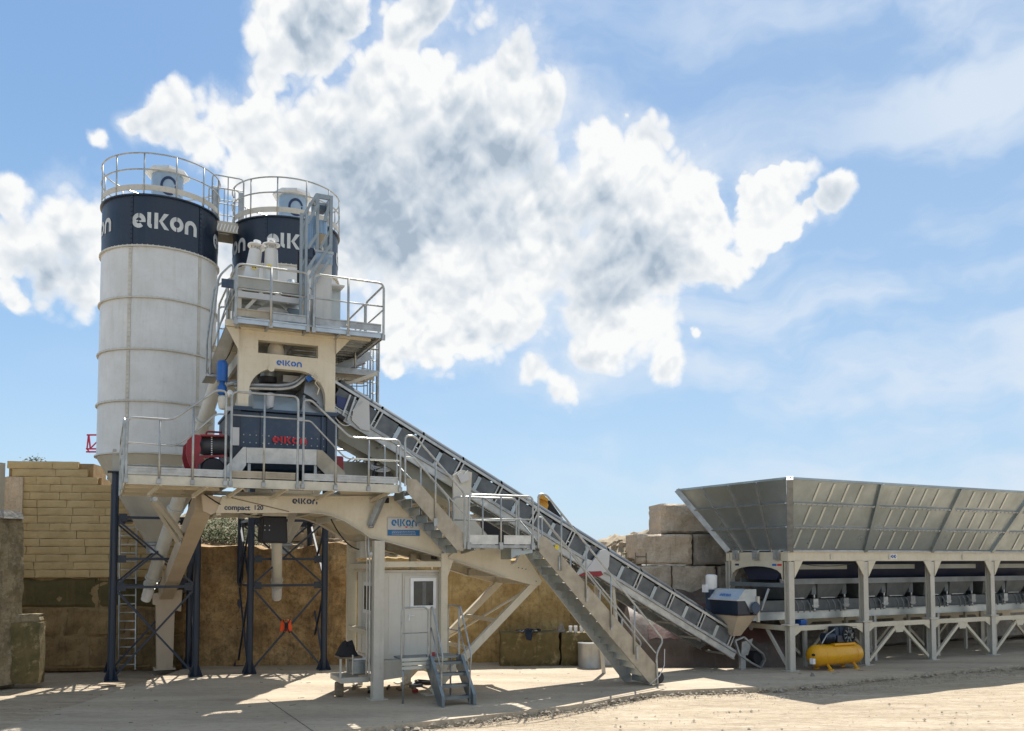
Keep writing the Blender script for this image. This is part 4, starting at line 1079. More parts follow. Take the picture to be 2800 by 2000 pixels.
def mixer_drive():
    v = .0; a = P.p(508,1190,v); b = P.p(622,1290,v)
    T = Thing('mixer_drive', 'red guarded mixer motor drive with dark drum and wheel left of the mixer', 'motor drive', P, ((a.x+b.x)/2, v, ZD))
    q = [P.p(x, y, v) for x, y in ((512,1205),(530,1188),(545,1190),(552,1196),(546,1215),(550,1230),(545,1246),(560,1258),(540,1275),(538,1292),(528,1292),(514,1262),(509,1240))]
    mb = MB(); mb.prism([(p.x, v, p.z) for p in q], (0,.06,0)); g = T.part('guard_plate', mb, RED)
    mb = MB(); mb.prism([(p.x, v+1.0, p.z) for p in q], (0,.06,0)); T.part('guard_plate', mb, RED)
    q = [P.p(x, y, v) for x, y in ((548,1188),(622,1190),(622,1194),(548,1193))]
    mb = MB(); mb.prism([(p.x, v, p.z) for p in q], (0,1.0,0)); T.part('top_guard', mb, RED)
    q = [P.p(x, y, v) for x, y in ((548,1246),(622,1244),(622,1250),(556,1252),(542,1268),(540,1290),(534,1290),(534,1262))]
    mb = MB(); mb.prism([(p.x, v-.02, p.z) for p in q], (0,.1,0)); T.part('lower_guard', mb, RED)
    c = P.p(586,1219,v+.35); x0 = P.p(545,1219,v).x; x1 = P.p(632,1219,v).x; r_ = .235
    mb = MB(); mb.lathe([(0,x0),(r_*.7,x0),(r_,x0+.15),(r_,x1)], (0,v+.35,c.z), 24, axis='x'); T.part('motor_drum', mb, mat('dark_grey_motor', (.055,.06,.068), (.04,.045,.05), 4, .45))
    w_ = P.p(580,1272,v+.2); mb = MB(); mb.lathe([(0,-.2),(.22,-.2),(.25,-.15),(.25,.1),(0,.1)], (w_.x, v+.2, ZD+.26), 24, axis='y'); T.part('pulley_wheel', mb, BLACKR)
    mb = MB(); mb.box(P.p(548,1290,v).x, x1, v+.05, v+.9, ZD+.02, ZD+.42); T.part('drive_housing', mb, NAVY)
    mb = MB(); s0 = P.p(568,1190,v); s1_ = P.p(612,1178,v); mb.tube(rnd_poly([(s0.x,v+.3,s0.z),(s0.x,v+.3,s1_.z),(s1_.x,v+.3,s1_.z)],.05),.022,8); T.part('breather_pipe', mb, RED)
    bm_ = MB()
    for k in range(9):
        p = P.p(579,1196+k*6,v+.1); bm_.box(p.x-.012,p.x+.012,v+.1,v+.125,p.z-.012,p.z+.012)
    T.part('bolts', bm_, WHITE, kind='stuff')
    for k in range(6):
        p = P.p(530-(k % 2)*6,1200+k*15,v); m2 = MB(); m2.cyl((p.x,v-.02,p.z),(p.x,v,p.z),.018,n=8); T.part('guard_bolt', m2, RED)
    a2 = P.p(923,1247,.3); b2 = P.p(940,1290,.3)
    T2 = Thing('gearbox_guard', 'small red guard box right of the mixer behind the railing', 'guard', P, (a2.x,.3,ZD))
    mb = MB(); mb.box(a2.x-.05, b2.x, .3, .7, ZD, a2.z); T2.part('guard_box', mb, RED, bevel=.04)
    mb = MB(); mb.cyl((b2.x,.5,ZD+.12),(b2.x+.1,.5,ZD+.12),.08,n=14); T2.part('shaft_end', mb, NAVY)
mixer_drive()
def discharge():
    T = Thing('discharge_chute', 'black rubber discharge chute hanging under the mixer', 'rubber chute', P, (P.p(755,1440,1.2).x,1.2,P.p(755,1484,.9).z))
    def ring(y, xl, xr):
        a = P.p(xl,y,.75); b = P.p(xr,y,.75); return a.x, b.x, a.z
    t = ring(1410,721,785); b = ring(1484,716,788)
    mb = MB(); mb.hexa([(b[0],.75,b[2]),(b[1],.75,b[2]-.02),(b[1],1.45,b[2]),(b[0],1.45,b[2])],[(t[0],.75,t[2]),(t[1],.75,t[2]),(t[1],1.45,t[2]),(t[0],1.45,t[2])]); T.part('rubber_sleeve', mb, BLACKR, bevel=.05)
    mb = MB(); mb.box(t[0]-.02,t[1]+.02,.72,1.48,t[2]-.01,t[2]+.06); T.part('clamp_frame', mb, BEIGED)
    for k in range(4):
        m2 = MB(); m2.cyl((b[0]+.06+(k % 2)*.1,.735,b[2]+.28+(k//2)*.1),(b[0]+.06+(k % 2)*.1,.75,b[2]+.28+(k//2)*.1),.014,n=6); T.part('clamp_bolt', m2, GALV)
    q = [P.p(x,y,1.5) for x,y in ((788,1400),(812,1404),(800,1440),(790,1465),(788,1465))]
    mb = MB(); mb.prism([(p.x,1.5,p.z) for p in q],(0,.05,0)); T.part('side_plate', mb, BEIGED)
discharge()

# ---- tower frame
def tower():
    T = Thing('portal_tower', 'cream steel portal tower with arch and slotted head plate over the mixer', 'tower', P, (P.p(770,1120,0).x,0,P.p(770,1120,0).z))
    def pl(l, v=0): return [P.p(x, y, v) for x, y in l]
    zt = P.p(850,922,0).z; zb = P.p(665,1114,0).z; zbr = P.p(904,1127,0).z; zb = (zb+zbr)/2
    # head plate built from convex pieces round the slot and the arch
    L0, L1 = P.p(652,1010,0).x, P.p(680,1060,0).x
    R0, R1 = P.p(890,1060,0).x, P.p(917,1010,0).x
    L0b = L0-.02
    sl = P.p(706,950,0); sr = P.p(870,965,0); s_t = P.p(790,938,0).z; s_b = P.p(790,973,0).z
    za = P.p(795,1012,0).z
    for v in (0.0, 2.2):
        mb = MB(); y0, y1 = v, v+.2
        mb.box(L0, R1, y0, y1, s_t, zt); mb.box(L0, sl.x, y0, y1, s_b, s_t); mb.box(sr.x, R1, y0, y1, s_b, s_t)
        mb.box(L0, R1, y0, y1, za, s_b)
        mb.box(L0, L1, y0, y1, zb, za); mb.box(R0, R1, y0, y1, zb, za)
        # arch haunches
        r_ = min(.75, (R0-L1)/2*.7); n_ = 8
        for sgn, ux in ((1, L1), (-1, R0)):
            cx, cz = ux+sgn*r_, za-r_
            for i in range(n_):
                t0 = math.pi/2*i/n_; t1 = math.pi/2*(i+1)/n_
                p0 = (cx-sgn*r_*math.cos(t0), cz+r_*math.sin(t0)); p1 = (cx-sgn*r_*math.cos(t1), cz+r_*math.sin(t1))
                mb.prism([(p0[0],y0,p0[1]),(p1[0],y0,p1[1]),(p1[0],y0,za),(p0[0],y0,za)] if True else [], (0,.2,0))
        # slot corners
        T.part('portal_plate', mb, BEIGE, label='rear portal plate' if v else None)
    mb = MB(); mb.box(L0+.02, R1-.02, -.16, 2.5, zt, zt+.03); mb.box(L0-.30, R1+.78, -.13, -.03, zt+.03, zt+.16); mb.box(L0-.30, R1+.78, 2.43, 2.53, zt+.03, zt+.16); T.part('head_flange', mb, BEIGE)
    # side panels between the portals with slanted lower edge
    for u in (L0+.02, R1-.1):
        mb = MB(); mb.box(u, u+.06, .2, 2.2, za+.1, za+.35); T.part('side_tie', mb, BEIGED)
    # corner gussets
    mb = MB(); mb.prism([(L0-.27,-.06,zt+.02),(L0,-.06,zt+.02),(L0,-.06,zt-.48)], (0,.03,0)); T.part('corner_gusset', mb, BEIGE)
    mb = MB(); mb.prism([(R1+.32,-.06,zt+.02),(R1,-.06,zt+.02),(R1,-.06,zt-.34)], (0,.03,0)); T.part('corner_gusset', mb, BEIGE)
    o = P.p(756,999,-.004); s_ = .115; logo(T, lambda x, y: (o.x+x*s_, -.005, o.z+y*s_), mat('bright_blue_print', (.01,.12,.42), (.01,.11,.4), 4, .4))
    # pad feet
    for u in (L0, R0):
        m2 = MB(); m2.box(u-.08, u+(L1-L0)+.08, -.06, .3, zb-.04, zb); T.part('foot_pad', m2, NAVY2)
    # lug at the arch crown
    c = P.p(742,1008,-.03); m2 = MB(); m2.cyl((c.x,-.03,c.z),(c.x,.0,c.z),.07,n=14); T.part('lifting_eye', m2, BEIGE)
    # piping seen through the slot
    for k in range(3):
        a = P.p(800,944+k*10,.5); b = P.p(868,946+k*10,.5); mb = MB(); mb.cyl((a.x,.5+.1*k,a.z),(b.x,.5+.1*k,a.z),.035,n=8); T.part('pneumatic_cylinder', mb, GALVL)
    mb = MB(); c = P.p(757,962,.35); mb.lathe([(.0,.24),(.12,.22),(.17,.1),(.2,-.1),(.17,-.2),(.1,-.24)], (c.x,.45,c.z), 14); T.part('fabric_sock', mb, mat('cream_cloth', (.62,.55,.42), (.54,.47,.35), 6, .9, bump=.01))
    mb = MB()
    for k in range(5): a = P.p(738+k*11,938,.6); mb.beam((a.x,.7,a.z),(a.x+.1*(k % 2),.7,a.z-.35),.05,.05)
    T.part('linkage', mb, GALV, kind='stuff')
    mb = MB(); a = P.p(704,936,1.0); b = P.p(875,985,1.0); mb.box(a.x, a.x+.35, 1.3, 1.35, b.z, a.z); T.part('hopper_skirt', mb, GALVL)
    # grey weigh-hopper wall seen inside the arch
    a = P.p(690,1010,.9); b = P.p(885,1075,.9)
    mb = MB(); mb.hexa([(a.x+.2,.8,b.z),(b.x-.2,.8,b.z),(b.x-.2,1.9,b.z),(a.x+.2,1.9,b.z)],[(a.x-.1,.6,a.z+.1),(b.x+.1,.6,a.z+.1),(b.x+.1,2.1,a.z+.1),(a.x-.1,2.1,a.z+.1)]); T.part('weigh_hopper', mb, mat('mid_grey_steel', (.12,.13,.13), (.09,.10,.10), 3, .5, .2, streak=.2))
    mb = MB(); c = P.p(770,1030,.75); d = P.p(812,1052,.75); mb.box(c.x, d.x, .55, .62, d.z, c.z); T.part('inspection_cover', mb, SIGNG)
    # loose strap
    mb = MB(); c = P.p(858,1018,-.05); mb.tube([c, c+Vector((.1,-.03,-.12)), c+Vector((.02,-.05,-.25)), c+Vector((.12,-.02,-.36)), c+Vector((.08,-.02,-.5))], .014, 5); mb.tube([c, c+Vector((-.05,-.03,-.1)), c+Vector((.12,-.05,-.22)), c+Vector((.2,-.02,-.2))], .014, 5); T.part('loose_strap', mb, MATS['cream_cloth'])
    return T
tower()

# ---- upper platform with bag filters, silo of the upper tower etc
VU = -.50; ZU = P.p(850,890,VU).z
def upper_platform():
    uL = U(648,880,VU); uR = U(1048,905,VU)
    T = Thing('upper_platform', 'galvanised top platform with railings above the cream tower', 'platform', P, (uL,VU,ZU))
    k = 0; v = VU
    while v < 2.95:
        mb = MB(); mb.box(uL+.01, uR-.01, v+.006, v+.236, ZU-.03, ZU); mb.box(uL+.01,uR-.01,v+.1,v+.13,ZU-.055,ZU-.03); T.part('deck_plank', mb, GALVL if k % 2 else GALV); v += .242; k += 1
    for (a, b) in ((uL, U(738,880,VU)), (U(745,880,VU), U(838,880,VU)), (U(862,880,VU), U(948,880,VU)), (U(955,880,VU), uR-.05)):
        mb = MB(); mb.box(a, b, VU+.0, VU+.02, ZU+.03, ZU+.19); mb.box(a, b, VU-.02, VU, ZU+.17, ZU+.195); T.part('toe_board', mb, BOARD if a < U(700,880,VU) else GALV)
        mb = MB(); mb.box(a, b, VU-.02, VU, ZU-.12, ZU-.005); mb.box(a, b, VU-.045, VU-.02, ZU-.03, ZU-.005); T.part('fascia_channel', mb, mat('bluish_galvanised', (.45,.52,.58), (.38,.44,.50), 3, .35, .5))
    for x in (655, 735, 840, 930, 1040):
        u = U(x,885,VU); mb = MB(); mb.beam((u, VU, ZU-.09), (u, 2.7, ZU-.09), .06, .08); T.part('joist', mb, GALV)
    mb = MB(); mb.box(uR, uR+.02, VU, 2.8, ZU-.12, ZU-.0); T.part('side_fascia', mb, GALV)
    v = VU-.03; hh = 1.13
    u = lambda x: U(x, 800, VU)
    rail(T, [(u(645),v,ZU-.12),(u(645),v,ZU+hh),(u(842),v,ZU+hh),(u(842),v,ZU-.12)]); rail(T, [(u(645),v,ZU+.60),(u(842),v,ZU+.60)], .018)
    post(T, (u(741),v,ZU-.12), (u(741),v,ZU+hh), .028)
    rail(T, [(u(858),v,ZU-.12),(u(858),v,ZU+hh),(u(1048),v,ZU+hh),(u(1048),v,ZU-.12)]); rail(T, [(u(858),v,ZU+.60),(u(1048),v,ZU+.60)], .018)
    post(T, (u(952),v,ZU-.12), (u(952),v,ZU+hh), .028)
    mb = MB(); mb.box(u(848)-.03,u(848)+.06,v-.02,v+.02,ZU+.56,ZU+.66); T.part('rail_clamp', mb, GALV)
    for x in (645,741,842,858,952,1048): m2 = MB(); m2.box(u(x)-.04,u(x)+.04,v-.02,v+.03,ZU-.16,ZU-.04); T.part('post_socket', m2, GALV)
    # sides
    for uu in (uL, uR+.04):
        for (a, b) in ((VU+.1, 1.1), (1.2, 2.8)):
            rail(T, [(uu,a,ZU-.1),(uu,a,ZU+hh),(uu,b,ZU+hh),(uu,b,ZU-.1)]); rail(T, [(uu,a,ZU+.58),(uu,b,ZU+.58)], .018)
    rail(T, [(uL,2.9,ZU),(uL,2.9,ZU+hh),(uR-1.2,2.9,ZU+hh),(uR-1.2,2.9,ZU)]); rail(T, [(uL,2.9,ZU+.58),(uR-1.2,2.9,ZU+.58)], .018)
    # stair head rails at the rear right
    rail(T, [(uR-1.15,2.3,ZU),(uR-1.15,2.3,ZU+.62),(uR-.85,2.0,ZU+.95),(uR-.55,2.0,ZU+.95),(uR-.55,2.0,ZU)], .02)
    return T
upper_platform()
def top_equipment():
    # beam frame and white vessels under the bag filters
    a = P.p(646,772,.25); b = P.p(838,812,.25)
    zb0 = P.p(740,798,.25).z; zt0 = P.p(740,770,.25).z; ux0, ux1 = P.p(645,790,.2).x, P.p(842,790,.2).x
    T = Thing('filter_support_frame', 'grey support frame and white weigh vessel behind the top railing', 'frame', P, (ux0,.2,ZU))
    mb = MB(); mb.box(ux0, ux1, .2, 2.2, zb0, zt0); T.part('support_deck', mb, mat('grey_green_steel', (.36,.36,.32), (.3,.3,.27), 2, .5, .3))
    mb = MB(); mb.box(ux0, ux1-.2, .17, .2, zt0-.0, zt0+.02); T.part('deck_lip', mb, WHITE)
    mb = MB(); mb.box(ux0+.05, ux1-.1, .18, .3, zb0-.22, zb0-.09); T.part('cross_beam', mb, SIGNG)
    for uu in (ux0+.08, ux1-.12):
        for vv in (.3, 2.1): mb = MB(); mb.box(uu-.05,uu+.05,vv-.05,vv+.05,ZU,zb0); T.part('upright', mb, BEIGED)
    for (x0,y0,x1,y1) in ((716,800,672,845),(752,802,790,830)):
        p, q = P.p(x0,y0,.25), P.p(x1,y1,.25); mb = MB(); mb.beam(p, q, .05, .07); T.part('diagonal', mb, BEIGED)
    c = P.p(747,845,.9); r_ = .36
    mb = MB(); mb.lathe([(.3,ZU+.02),(r_,ZU+.12),(r_,ZU+.62),(.2,ZU+.75)], (c.x,1.0,0), 28); T.part('weigh_vessel', mb, WHITE)
    for x, m in ((668,GALV),(700,GALVL),(820,mat('pale_blue_panel', (.30,.40,.50), (.26,.35,.45), 2, .4, .2))):
        q = P.p(x,830,.9); w_ = .14 if x < 800 else .26; mb = MB(); mb.box(q.x-w_,q.x+w_,1.0,1.5,ZU,zb0-.1); T.part('side_vessel', mb, m, bevel=.03)
    mb = MB(); q0, q1 = P.p(775,825,.4), P.p(795,800,.4); mb.cyl(q0,q1,.03,n=8); T.part('air_cylinder', mb, BLACKR)
    mb = MB(); q0, q1 = P.p(788,812,.35), P.p(798,800,.35); mb.cyl(q0,q1,.045,n=8); T.part('red_sleeve', mb, RED)
    q = P.p(800,765,.5); mb = MB(); mb.lathe([(.14,0),(.16,.08),(.08,.2),(0,.22)], (q.x,.6,zt0), 14); T.part('vibrator', mb, GALVD)
    q = P.p(815,720,.6); mb = MB(); mb.box(q.x-.03,q.x+.03,.5,.56,zt0,zt0+.85); T.part('cable_tray', mb, BLACKR)
    # two bag filters
    FM = mat('filter_white_paint', (.60,.595,.56), (.55,.54,.5), 2, .4)
    for i, (xb, xt, lab) in enumerate(((684,701,'left white cylindrical bag filter, leaning back with a yellow warning sign'),(741,742,'right white cylindrical bag filter, upright beside the leaning one'))):
        bp = P.p(xb,772,.6); tp = P.p(xt,684,.6); base = Vector((bp.x,.6,zt0)); top = Vector((tp.x,.6+(.1 if i == 0 else 0),tp.z))
        F_ = Thing('bag_filter', lab, 'dust filter', P, tuple(base), 'bag filters on the tower top')
        r_ = .155; d = (top-base).normalized()
        mb = MB(); mb.tube([base, top], r_*1.1, 24, r2=r_*.92); F_.part('filter_body', mb, FM)
        mb = MB(); mb.tube([base, base+d*.12], r_*1.22, 24); F_.part('base_collar', mb, FM)
        mb = MB(); mb.tube([top+d*.1, top+d*.125], r_*1.25, 24); F_.part('rain_disc', mb, WHITE)
        mb = MB(); mb.tube([top, top+d*.2], .05, 12); mb2 = MB(); mb2.tube([top+d*.2, top+d*.25], .085, 14); F_.part('valve_stem', mb, SIGNG); F_.part('valve_cap', mb2, WHITE)
        for kk in range(4):
            a_ = kk*math.pi/2+.5; e = Vector((math.cos(a_)*r_*.85, math.sin(a_)*r_*.85, 0)); m2 = MB(); m2.tube([top+e, top+e+d*.12], .008, 5); F_.part('disc_stay', m2, GALV)
        s_ = P.p(695 if i == 0 else 737, 730, .4); m2 = MB(); vv = .43; m2.box(s_.x-.055,s_.x+.055,vv-.012,vv-.004,s_.z-.04,s_.z+.05); F_.part('warning_sign', m2, mat('warning_yellow', (.75,.55,.02), (.7,.5,.02), 4, .4))
        m3 = MB(); m3.add([(s_.x-.045,vv-.014,s_.z-.02),(s_.x-.005,vv-.014,s_.z-.02),(s_.x-.025,vv-.014,s_.z+.03)],[(0,1,2)]); F_.part('warning_symbol', m3, BLACK)
        m3 = MB(); m3.add([(s_.x+.005,vv-.014,s_.z-.02),(s_.x+.045,vv-.014,s_.z-.02),(s_.x+.025,vv-.014,s_.z+.03)],[(0,1,2)]); F_.part('warning_symbol', m3, BLACK)
    # tall duct with portal frame on top
    v = .15
    a = P.p(864,700,v); b = P.p(908,700,v); w_ = b.x-a.x; zt1 = P.p(886,693,v).z; ztop = P.p(886,532,v).z
    D_ = Thing('elevator_duct', 'tall square grey duct with an open steel frame on top, right of the bag filters', 'duct', P, (a.x,v,ZU))
    mb = MB(); mb.box(a.x, b.x, v, v+.55, ZU, P.p(886,722,v).z); D_.part('duct', mb, mat('grey_duct_paint', (.50,.505,.48), (.46,.46,.44), 1.5, .4, streak=.2))
    mb = MB(); mb.box(a.x-.01, b.x+.01, v-.01, v+.56, P.p(886,722,v).z, zt1); D_.part('duct_head', mb, mat('pale_blue_panel', (0,0,0)))
    mb = MB(); mb.box(a.x-.03, b.x+.03, v-.03, v+.58, zt1, zt1+.05); D_.part('head_flange', mb, GALV)
    SM = mat('blue_grey_steel', (.27,.31,.33), (.23,.27,.29), 3, .45, .4)
    for uu in (a.x+.03, b.x-.03):
        for vv in (v+.03, v+.52): mb = MB(); mb.box(uu-.035,uu+.035,vv-.035,vv+.035,zt1+.05,ztop); D_.part('frame_post', mb, SM)
    mb = MB(); mb.box(a.x, b.x, v, v+.06, ztop-.1, ztop+.0); mb2 = MB(); mb2.box(a.x, b.x, v+.49, v+.55, ztop-.1, ztop); D_.part('frame_beam', mb, SM); D_.part('frame_beam', mb2, SM)
    for uu in (a.x+.03,b.x-.03): mb = MB(); mb.box(uu-.03,uu+.03,v+.06,v+.49,ztop-.09,ztop-.02); D_.part('frame_beam', mb, SM)
    mb = MB(); mb.beam((a.x+.1,v+.03,zt1+.1),(b.x-.05,v+.03,zt1+.55),.03,.05); mb3 = MB(); mb3.beam((a.x+.2,v+.03,zt1+.75),(b.x-.05,v+.03,ztop-.12),.05,.07); D_.part('frame_diagonal', mb, SM); D_.part('frame_diagonal', mb3, SM)
    mb = MB(); mb.lathe([(.05,zt1+.08),(.06,zt1+.35),(.13,zt1+.5)], ((a.x+b.x)/2-.03,v+.28,0), 18, cap=False); D_.part('cone_outlet', mb, mat('tan_hose', (.45,.38,.28), (.38,.31,.22), 5, .6))
    mb = MB(); mb.lathe([(.15,zt1+.5),(.15,ztop-.55)], ((a.x+b.x)/2-.03,v+.28,0), 18); D_.part('blue_cylinder', mb, mat('pale_blue_cylinder', (.24,.36,.50), (.2,.31,.44), 3, .35, .2))
    mb = MB(); mb.box(a.x+.1,b.x-.12,v+.1,v+.4,ztop-.32,ztop-.22); D_.part('top_bracket', mb, NAVY2)
    # lattice mast left of the duct
    M_ = Thing('lattice_mast', 'narrow blue-grey lattice mast with sloping braces left of the square duct', 'mast', P, (P.p(828,900,.0).x,.0,ZU))
    z1 = P.p(828,585,0).z
    for x, vv in ((822,0.0),(836,0.0),(828,.35)):
        q = P.p(x,760,vv); mb = MB(); mb.box(q.x-.028,q.x+.028,vv-.028,vv+.028,ZU-.1,z1); M_.part('mast_chord', mb, SM)
    for k in range(6):
        p = P.p(824,880-k*50,.0); q = P.p(835,855-k*50,.0); mb = MB(); mb.beam(p,q,.02,.03); M_.part('lacing', mb, SM)
    for (x0,y0,x1,y1) in ((842,765,905,668),(838,740,864,700),(824,600,866,532),(840,612,870,560),(842,680,868,640),(850,790,905,705)):
        p = P.p(x0,y0,.05); q = P.p(x1,y1,.05); mb = MB(); mb.beam(p,q,.05,.06); M_.part('sloping_brace', mb, SM)
    p = P.p(845,566,.1); rail(M_, [P.p(838,602,.1),P.p(846,556,.1),P.p(856,552,.1),P.p(862,560,.1)], .02, .05, 'hoop')
    mb = MB(); q = P.p(846,690,.2); mb.box(q.x-.1,q.x+.12,.2,.4,q.z-.15,q.z+.12); M_.part('drive_motor', mb, NAVY2, bevel=.04)
    mb = MB(); q = P.p(856,630,.3); mb.lathe([(.10,q.z-.35),(.10,q.z+.35)], (q.x,.4,0), 16); M_.part('blue_cylinder', mb, MATS['pale_blue_cylinder'])
    # right plain panels behind the rail
    q0, q1 = P.p(912,800,.3), P.p(948,880,.3)
    B_ = Thing('equipment_cabinet', 'pale blue-grey cabinet behind the top rail right of the square duct', 'cabinet', P, (q0.x,.9,ZU))
    mb = MB(); mb.box(q0.x,q1.x,.9,1.6,ZU+.01,P.p(930,790,.9).z); B_.part('cabinet', mb, mat('pale_panel', (.42,.46,.46), (.38,.42,.43), 2, .4, .2), bevel=.01)
    mb = MB(); mb.box(q0.x+.05,q0.x+.3,.88,.898,ZU+.1,P.p(930,800,.9).z); B_.part('door', mb, MATS['pale_panel'])
    mb = MB(); mb.box(q0.x-.2,q1.x+.02,.6,1.7,P.p(930,783,.6).z,P.p(930,779,.6).z); B_.part('cover_plate', mb, SIGNG)
top_equipment()
def side_stair():
    T = Thing('tower_stair', 'steep stair with guard rails on the left side of the tower', 'stair', P, (P.p(600,1060,.8).x,.8,ZD+.8))
    v0, v1 = .7, 1.35
    p0, p1 = P.p(583,1010,v0), P.p(640,880,v0)
    z0 = p0.z; 
    for vv in (v0, v1):
        mb = MB(); mb.beam((p0.x,vv,p0.z-.1), (p1.x,vv,p1.z), .05, .24, up=(0,0,1)); T.part('stringer', mb, BOARD)
    for k in range(6):
        c = Vector((p0.x,v0,p0.z-.1)).lerp(Vector((p1.x,v0,p1.z)), (k+.5)/6); mb = MB(); mb.box(c.x-.1,c.x+.1,v0,v1,c.z-.015,c.z+.015); T.part('tread', mb, GALV)
    mb = MB(); mb.box(p0.x-.16,p0.x+.1,v0-.1,v1+.1,p0.z-.18,p0.z-.13); T.part('bottom_landing', mb, GALV)
    b0 = P.p(575,1012,v0-.1); 
    rail(T, [(b0.x,v0-.1,p0.z-.15),(b0.x,v0-.1,p0.z+.75),(p1.x-.35,v0-.1,p1.z+.95),(p1.x-.05,v0-.1,p1.z+1.3),(p1.x-.05,v0-.1,p1.z-.2)])
    rail(T, [(b0.x,v0-.1,p0.z+.3),(p1.x-.1,v0-.1,p1.z+.62)], .018)
    rail(T, [(b0.x,v1+.1,p0.z-.15),(b0.x,v1+.1,p0.z+.75),(p1.x-.35,v1+.1,p1.z+.95),(p1.x,v1+.1,p1.z+1.2)])
    mb = MB(); q = P.p(644,780,.2); mb.box(q.x-.3,q.x-.05,.1,.16,q.z-.1,q.z+.08); T.part('gate_hinge', mb, NAVY2)
    # blue air vessel
    B = P.p(608,1010,.35)
    V_ = Thing('blue_pressure_vessel', 'bright blue upright pressure vessel with filter bowl left of the tower leg', 'vessel', P, (B.x,.35,B.z-.3))
    zt_, zb_ = P.p(608,986,.35).z, P.p(608,1044,.35).z; r_ = .115
    mb = MB(); mb.lathe([(0,zb_),(r_,zb_),(r_,zt_-.08),(r_*.85,zt_-.03),(r_*.5,zt_),(0,zt_+.005)], (B.x,.35,0), 24); V_.part('vessel', mb, BLUE)
    mb = MB(); mb.lathe([(.05,zb_-.3),(.1,zb_-.26),(.1,zb_-.12),(.06,zb_-.06),(.06,zb_)], (B.x,.35,0), 18); V_.part('blue_neck', mb, BLUE)
    mb = MB(); mb.lathe([(0,zb_-.62),(.07,zb_-.6),(.1,zb_-.52),(.1,zb_-.34),(.05,zb_-.3)], (B.x+.02,.35,0), 18); V_.part('filter_bowl', mb, MATS['screw_tube_paint'])
    mb = MB(); mb.tube([(B.x+.1,.35,zb_-.05),(B.x+.35,.35,zb_+.02),(B.x+.6,.35,zb_)], .06, 10); V_.part('pipe', mb, GALV)
    mb = MB(); mb.cyl((B.x+.12,.3,zb_-.3),(B.x+.16,.2,zb_-.24),.06,n=14); V_.part('gauge', mb, WHITE)
side_stair()
def rear_access():
    # lower rear landing right of the tower, and caged ladder
    v0, v1 = 1.3, 2.8
    a = P.p(925,1000,v0); b = P.p(1035,990,v0); z = P.p(980,1012,v0).z
    T = Thing('rear_landing', 'galvanised rear landing with diagonal braces right of the tower', 'platform', P, (a.x,v0,z))
    uL = P.p(905,1000,v0).x; uR = P.p(1036,1000,v0).x
    for k in range(6): mb = MB(); mb.box(uL,uR,v0+k*.25+.005,v0+k*.25+.245,z-.04,z); T.part('deck_plank', mb, GALV)
    mb = MB(); mb.box(uL,uR,v0-.02,v0,z-.12,z+.02); T.part('fascia', mb, GALV)
    mb = MB(); mb.box(uL,uR,v0+.4,v0+.46,z-.13,z-.04); T.part('joist', mb, BEIGED)
    p = P.p(922,1060,v0); q = P.p(1030,1022,v0); mb = MB(); mb.beam(p,q,.05,.08); T.part('brace', mb, BEIGED)
    for vv in (v0, v1):
        rail(T, [(uL,vv,z),(uL,vv,z+1.05),(uR,vv,z+1.05),(uR,vv,z)]); rail(T, [(uL,vv,z+.55),(uR,vv,z+.55)], .018)
        post(T, ((uL+uR)/2,vv,z), ((uL+uR)/2,vv,z+1.05))
    # steep stair from it up to the top platform
    for vv in (1.7,2.3):
        mb = MB(); mb.beam((uL+.1,vv,z),(uR-.1,vv,ZU),.04,.2); T.part('stair_stringer', mb, GALV)
    for k in range(5):
        c = Vector((uL+.1,1.7,z)).lerp(Vector((uR-.1,1.7,ZU)),(k+.6)/5); mb = MB(); mb.box(c.x-.1,c.x+.1,1.7,2.3,c.z-.015,c.z+.015); T.part('tread', mb, GALVL)
    # caged ladder
    xs = [P.p(1012,1100,2.0).x, P.p(1032,1100,2.0).x]; vv = 2.0
    L_ = Thing('caged_ladder', 'vertical caged access ladder right of the tower above the conveyor', 'ladder', P, (xs[0],vv,ZD))
    zt_ = P.p(1030,925,vv).z
    for x, r_ in ((xs[0],.025),(xs[1],.045)): mb = MB(); mb.cyl((x,vv,ZD),(x,vv,zt_),r_,n=8); L_.part('stile', mb, TUBE)
    mb = MB(); mb.cyl((xs[0]+.1,vv+.1,ZD+.9),(xs[0]+.1,vv+.1,zt_),.018,n=6); L_.part('cable_conduit', mb, TUBE)
    k = 0; zz = ZD+.3
    while zz < zt_-.1: mb = MB(); mb.cyl((xs[0],vv,zz),(xs[1],vv,zz),.013,n=6); L_.part('rung', mb, TUBE); zz += .28
    cx = xs[0]-.38; zc = P.p(1000,1085,vv).z
    for k in range(5):
        z_ = zc+k*.33
        mb = MB(); mb.tube([(cx+.4*math.cos(t)*1.0, vv+.1+.36*math.sin(t), z_) for t in [R(20+i*32) for i in range(11)]], .013, 5); L_.part('cage_hoop', mb, TUBE)
    for i in range(7):
        t = R(40+i*45); mb = MB(); mb.cyl((cx+.4*math.cos(t),vv+.1+.36*math.sin(t),zc),(cx+.4*math.cos(t),vv+.1+.36*math.sin(t),zt_-.3),.012,n=5); L_.part('cage_bar', mb, TUBE)
    mb = MB(); c = P.p(1030,1160,1.9); mb.cyl((c.x,1.9,P.p(1030,1178,1.9).z),(c.x,1.9,P.p(1030,1138,1.9).z),.05,n=10); L_.part('red_switch', mb, mat('faded_red', (.5,.1,.1), (.45,.09,.09), 4, .5))
    mb = MB(); c0, c1, c2 = P.p(1040,1205,1.2), P.p(1030,1250,1.0), P.p(1020,1305,.9); mb.tube([c0, c0.lerp(c1,.5)+Vector((.03,0,0)), c1, c2], .03, 8); L_.part('black_hose', mb, BLACKR)
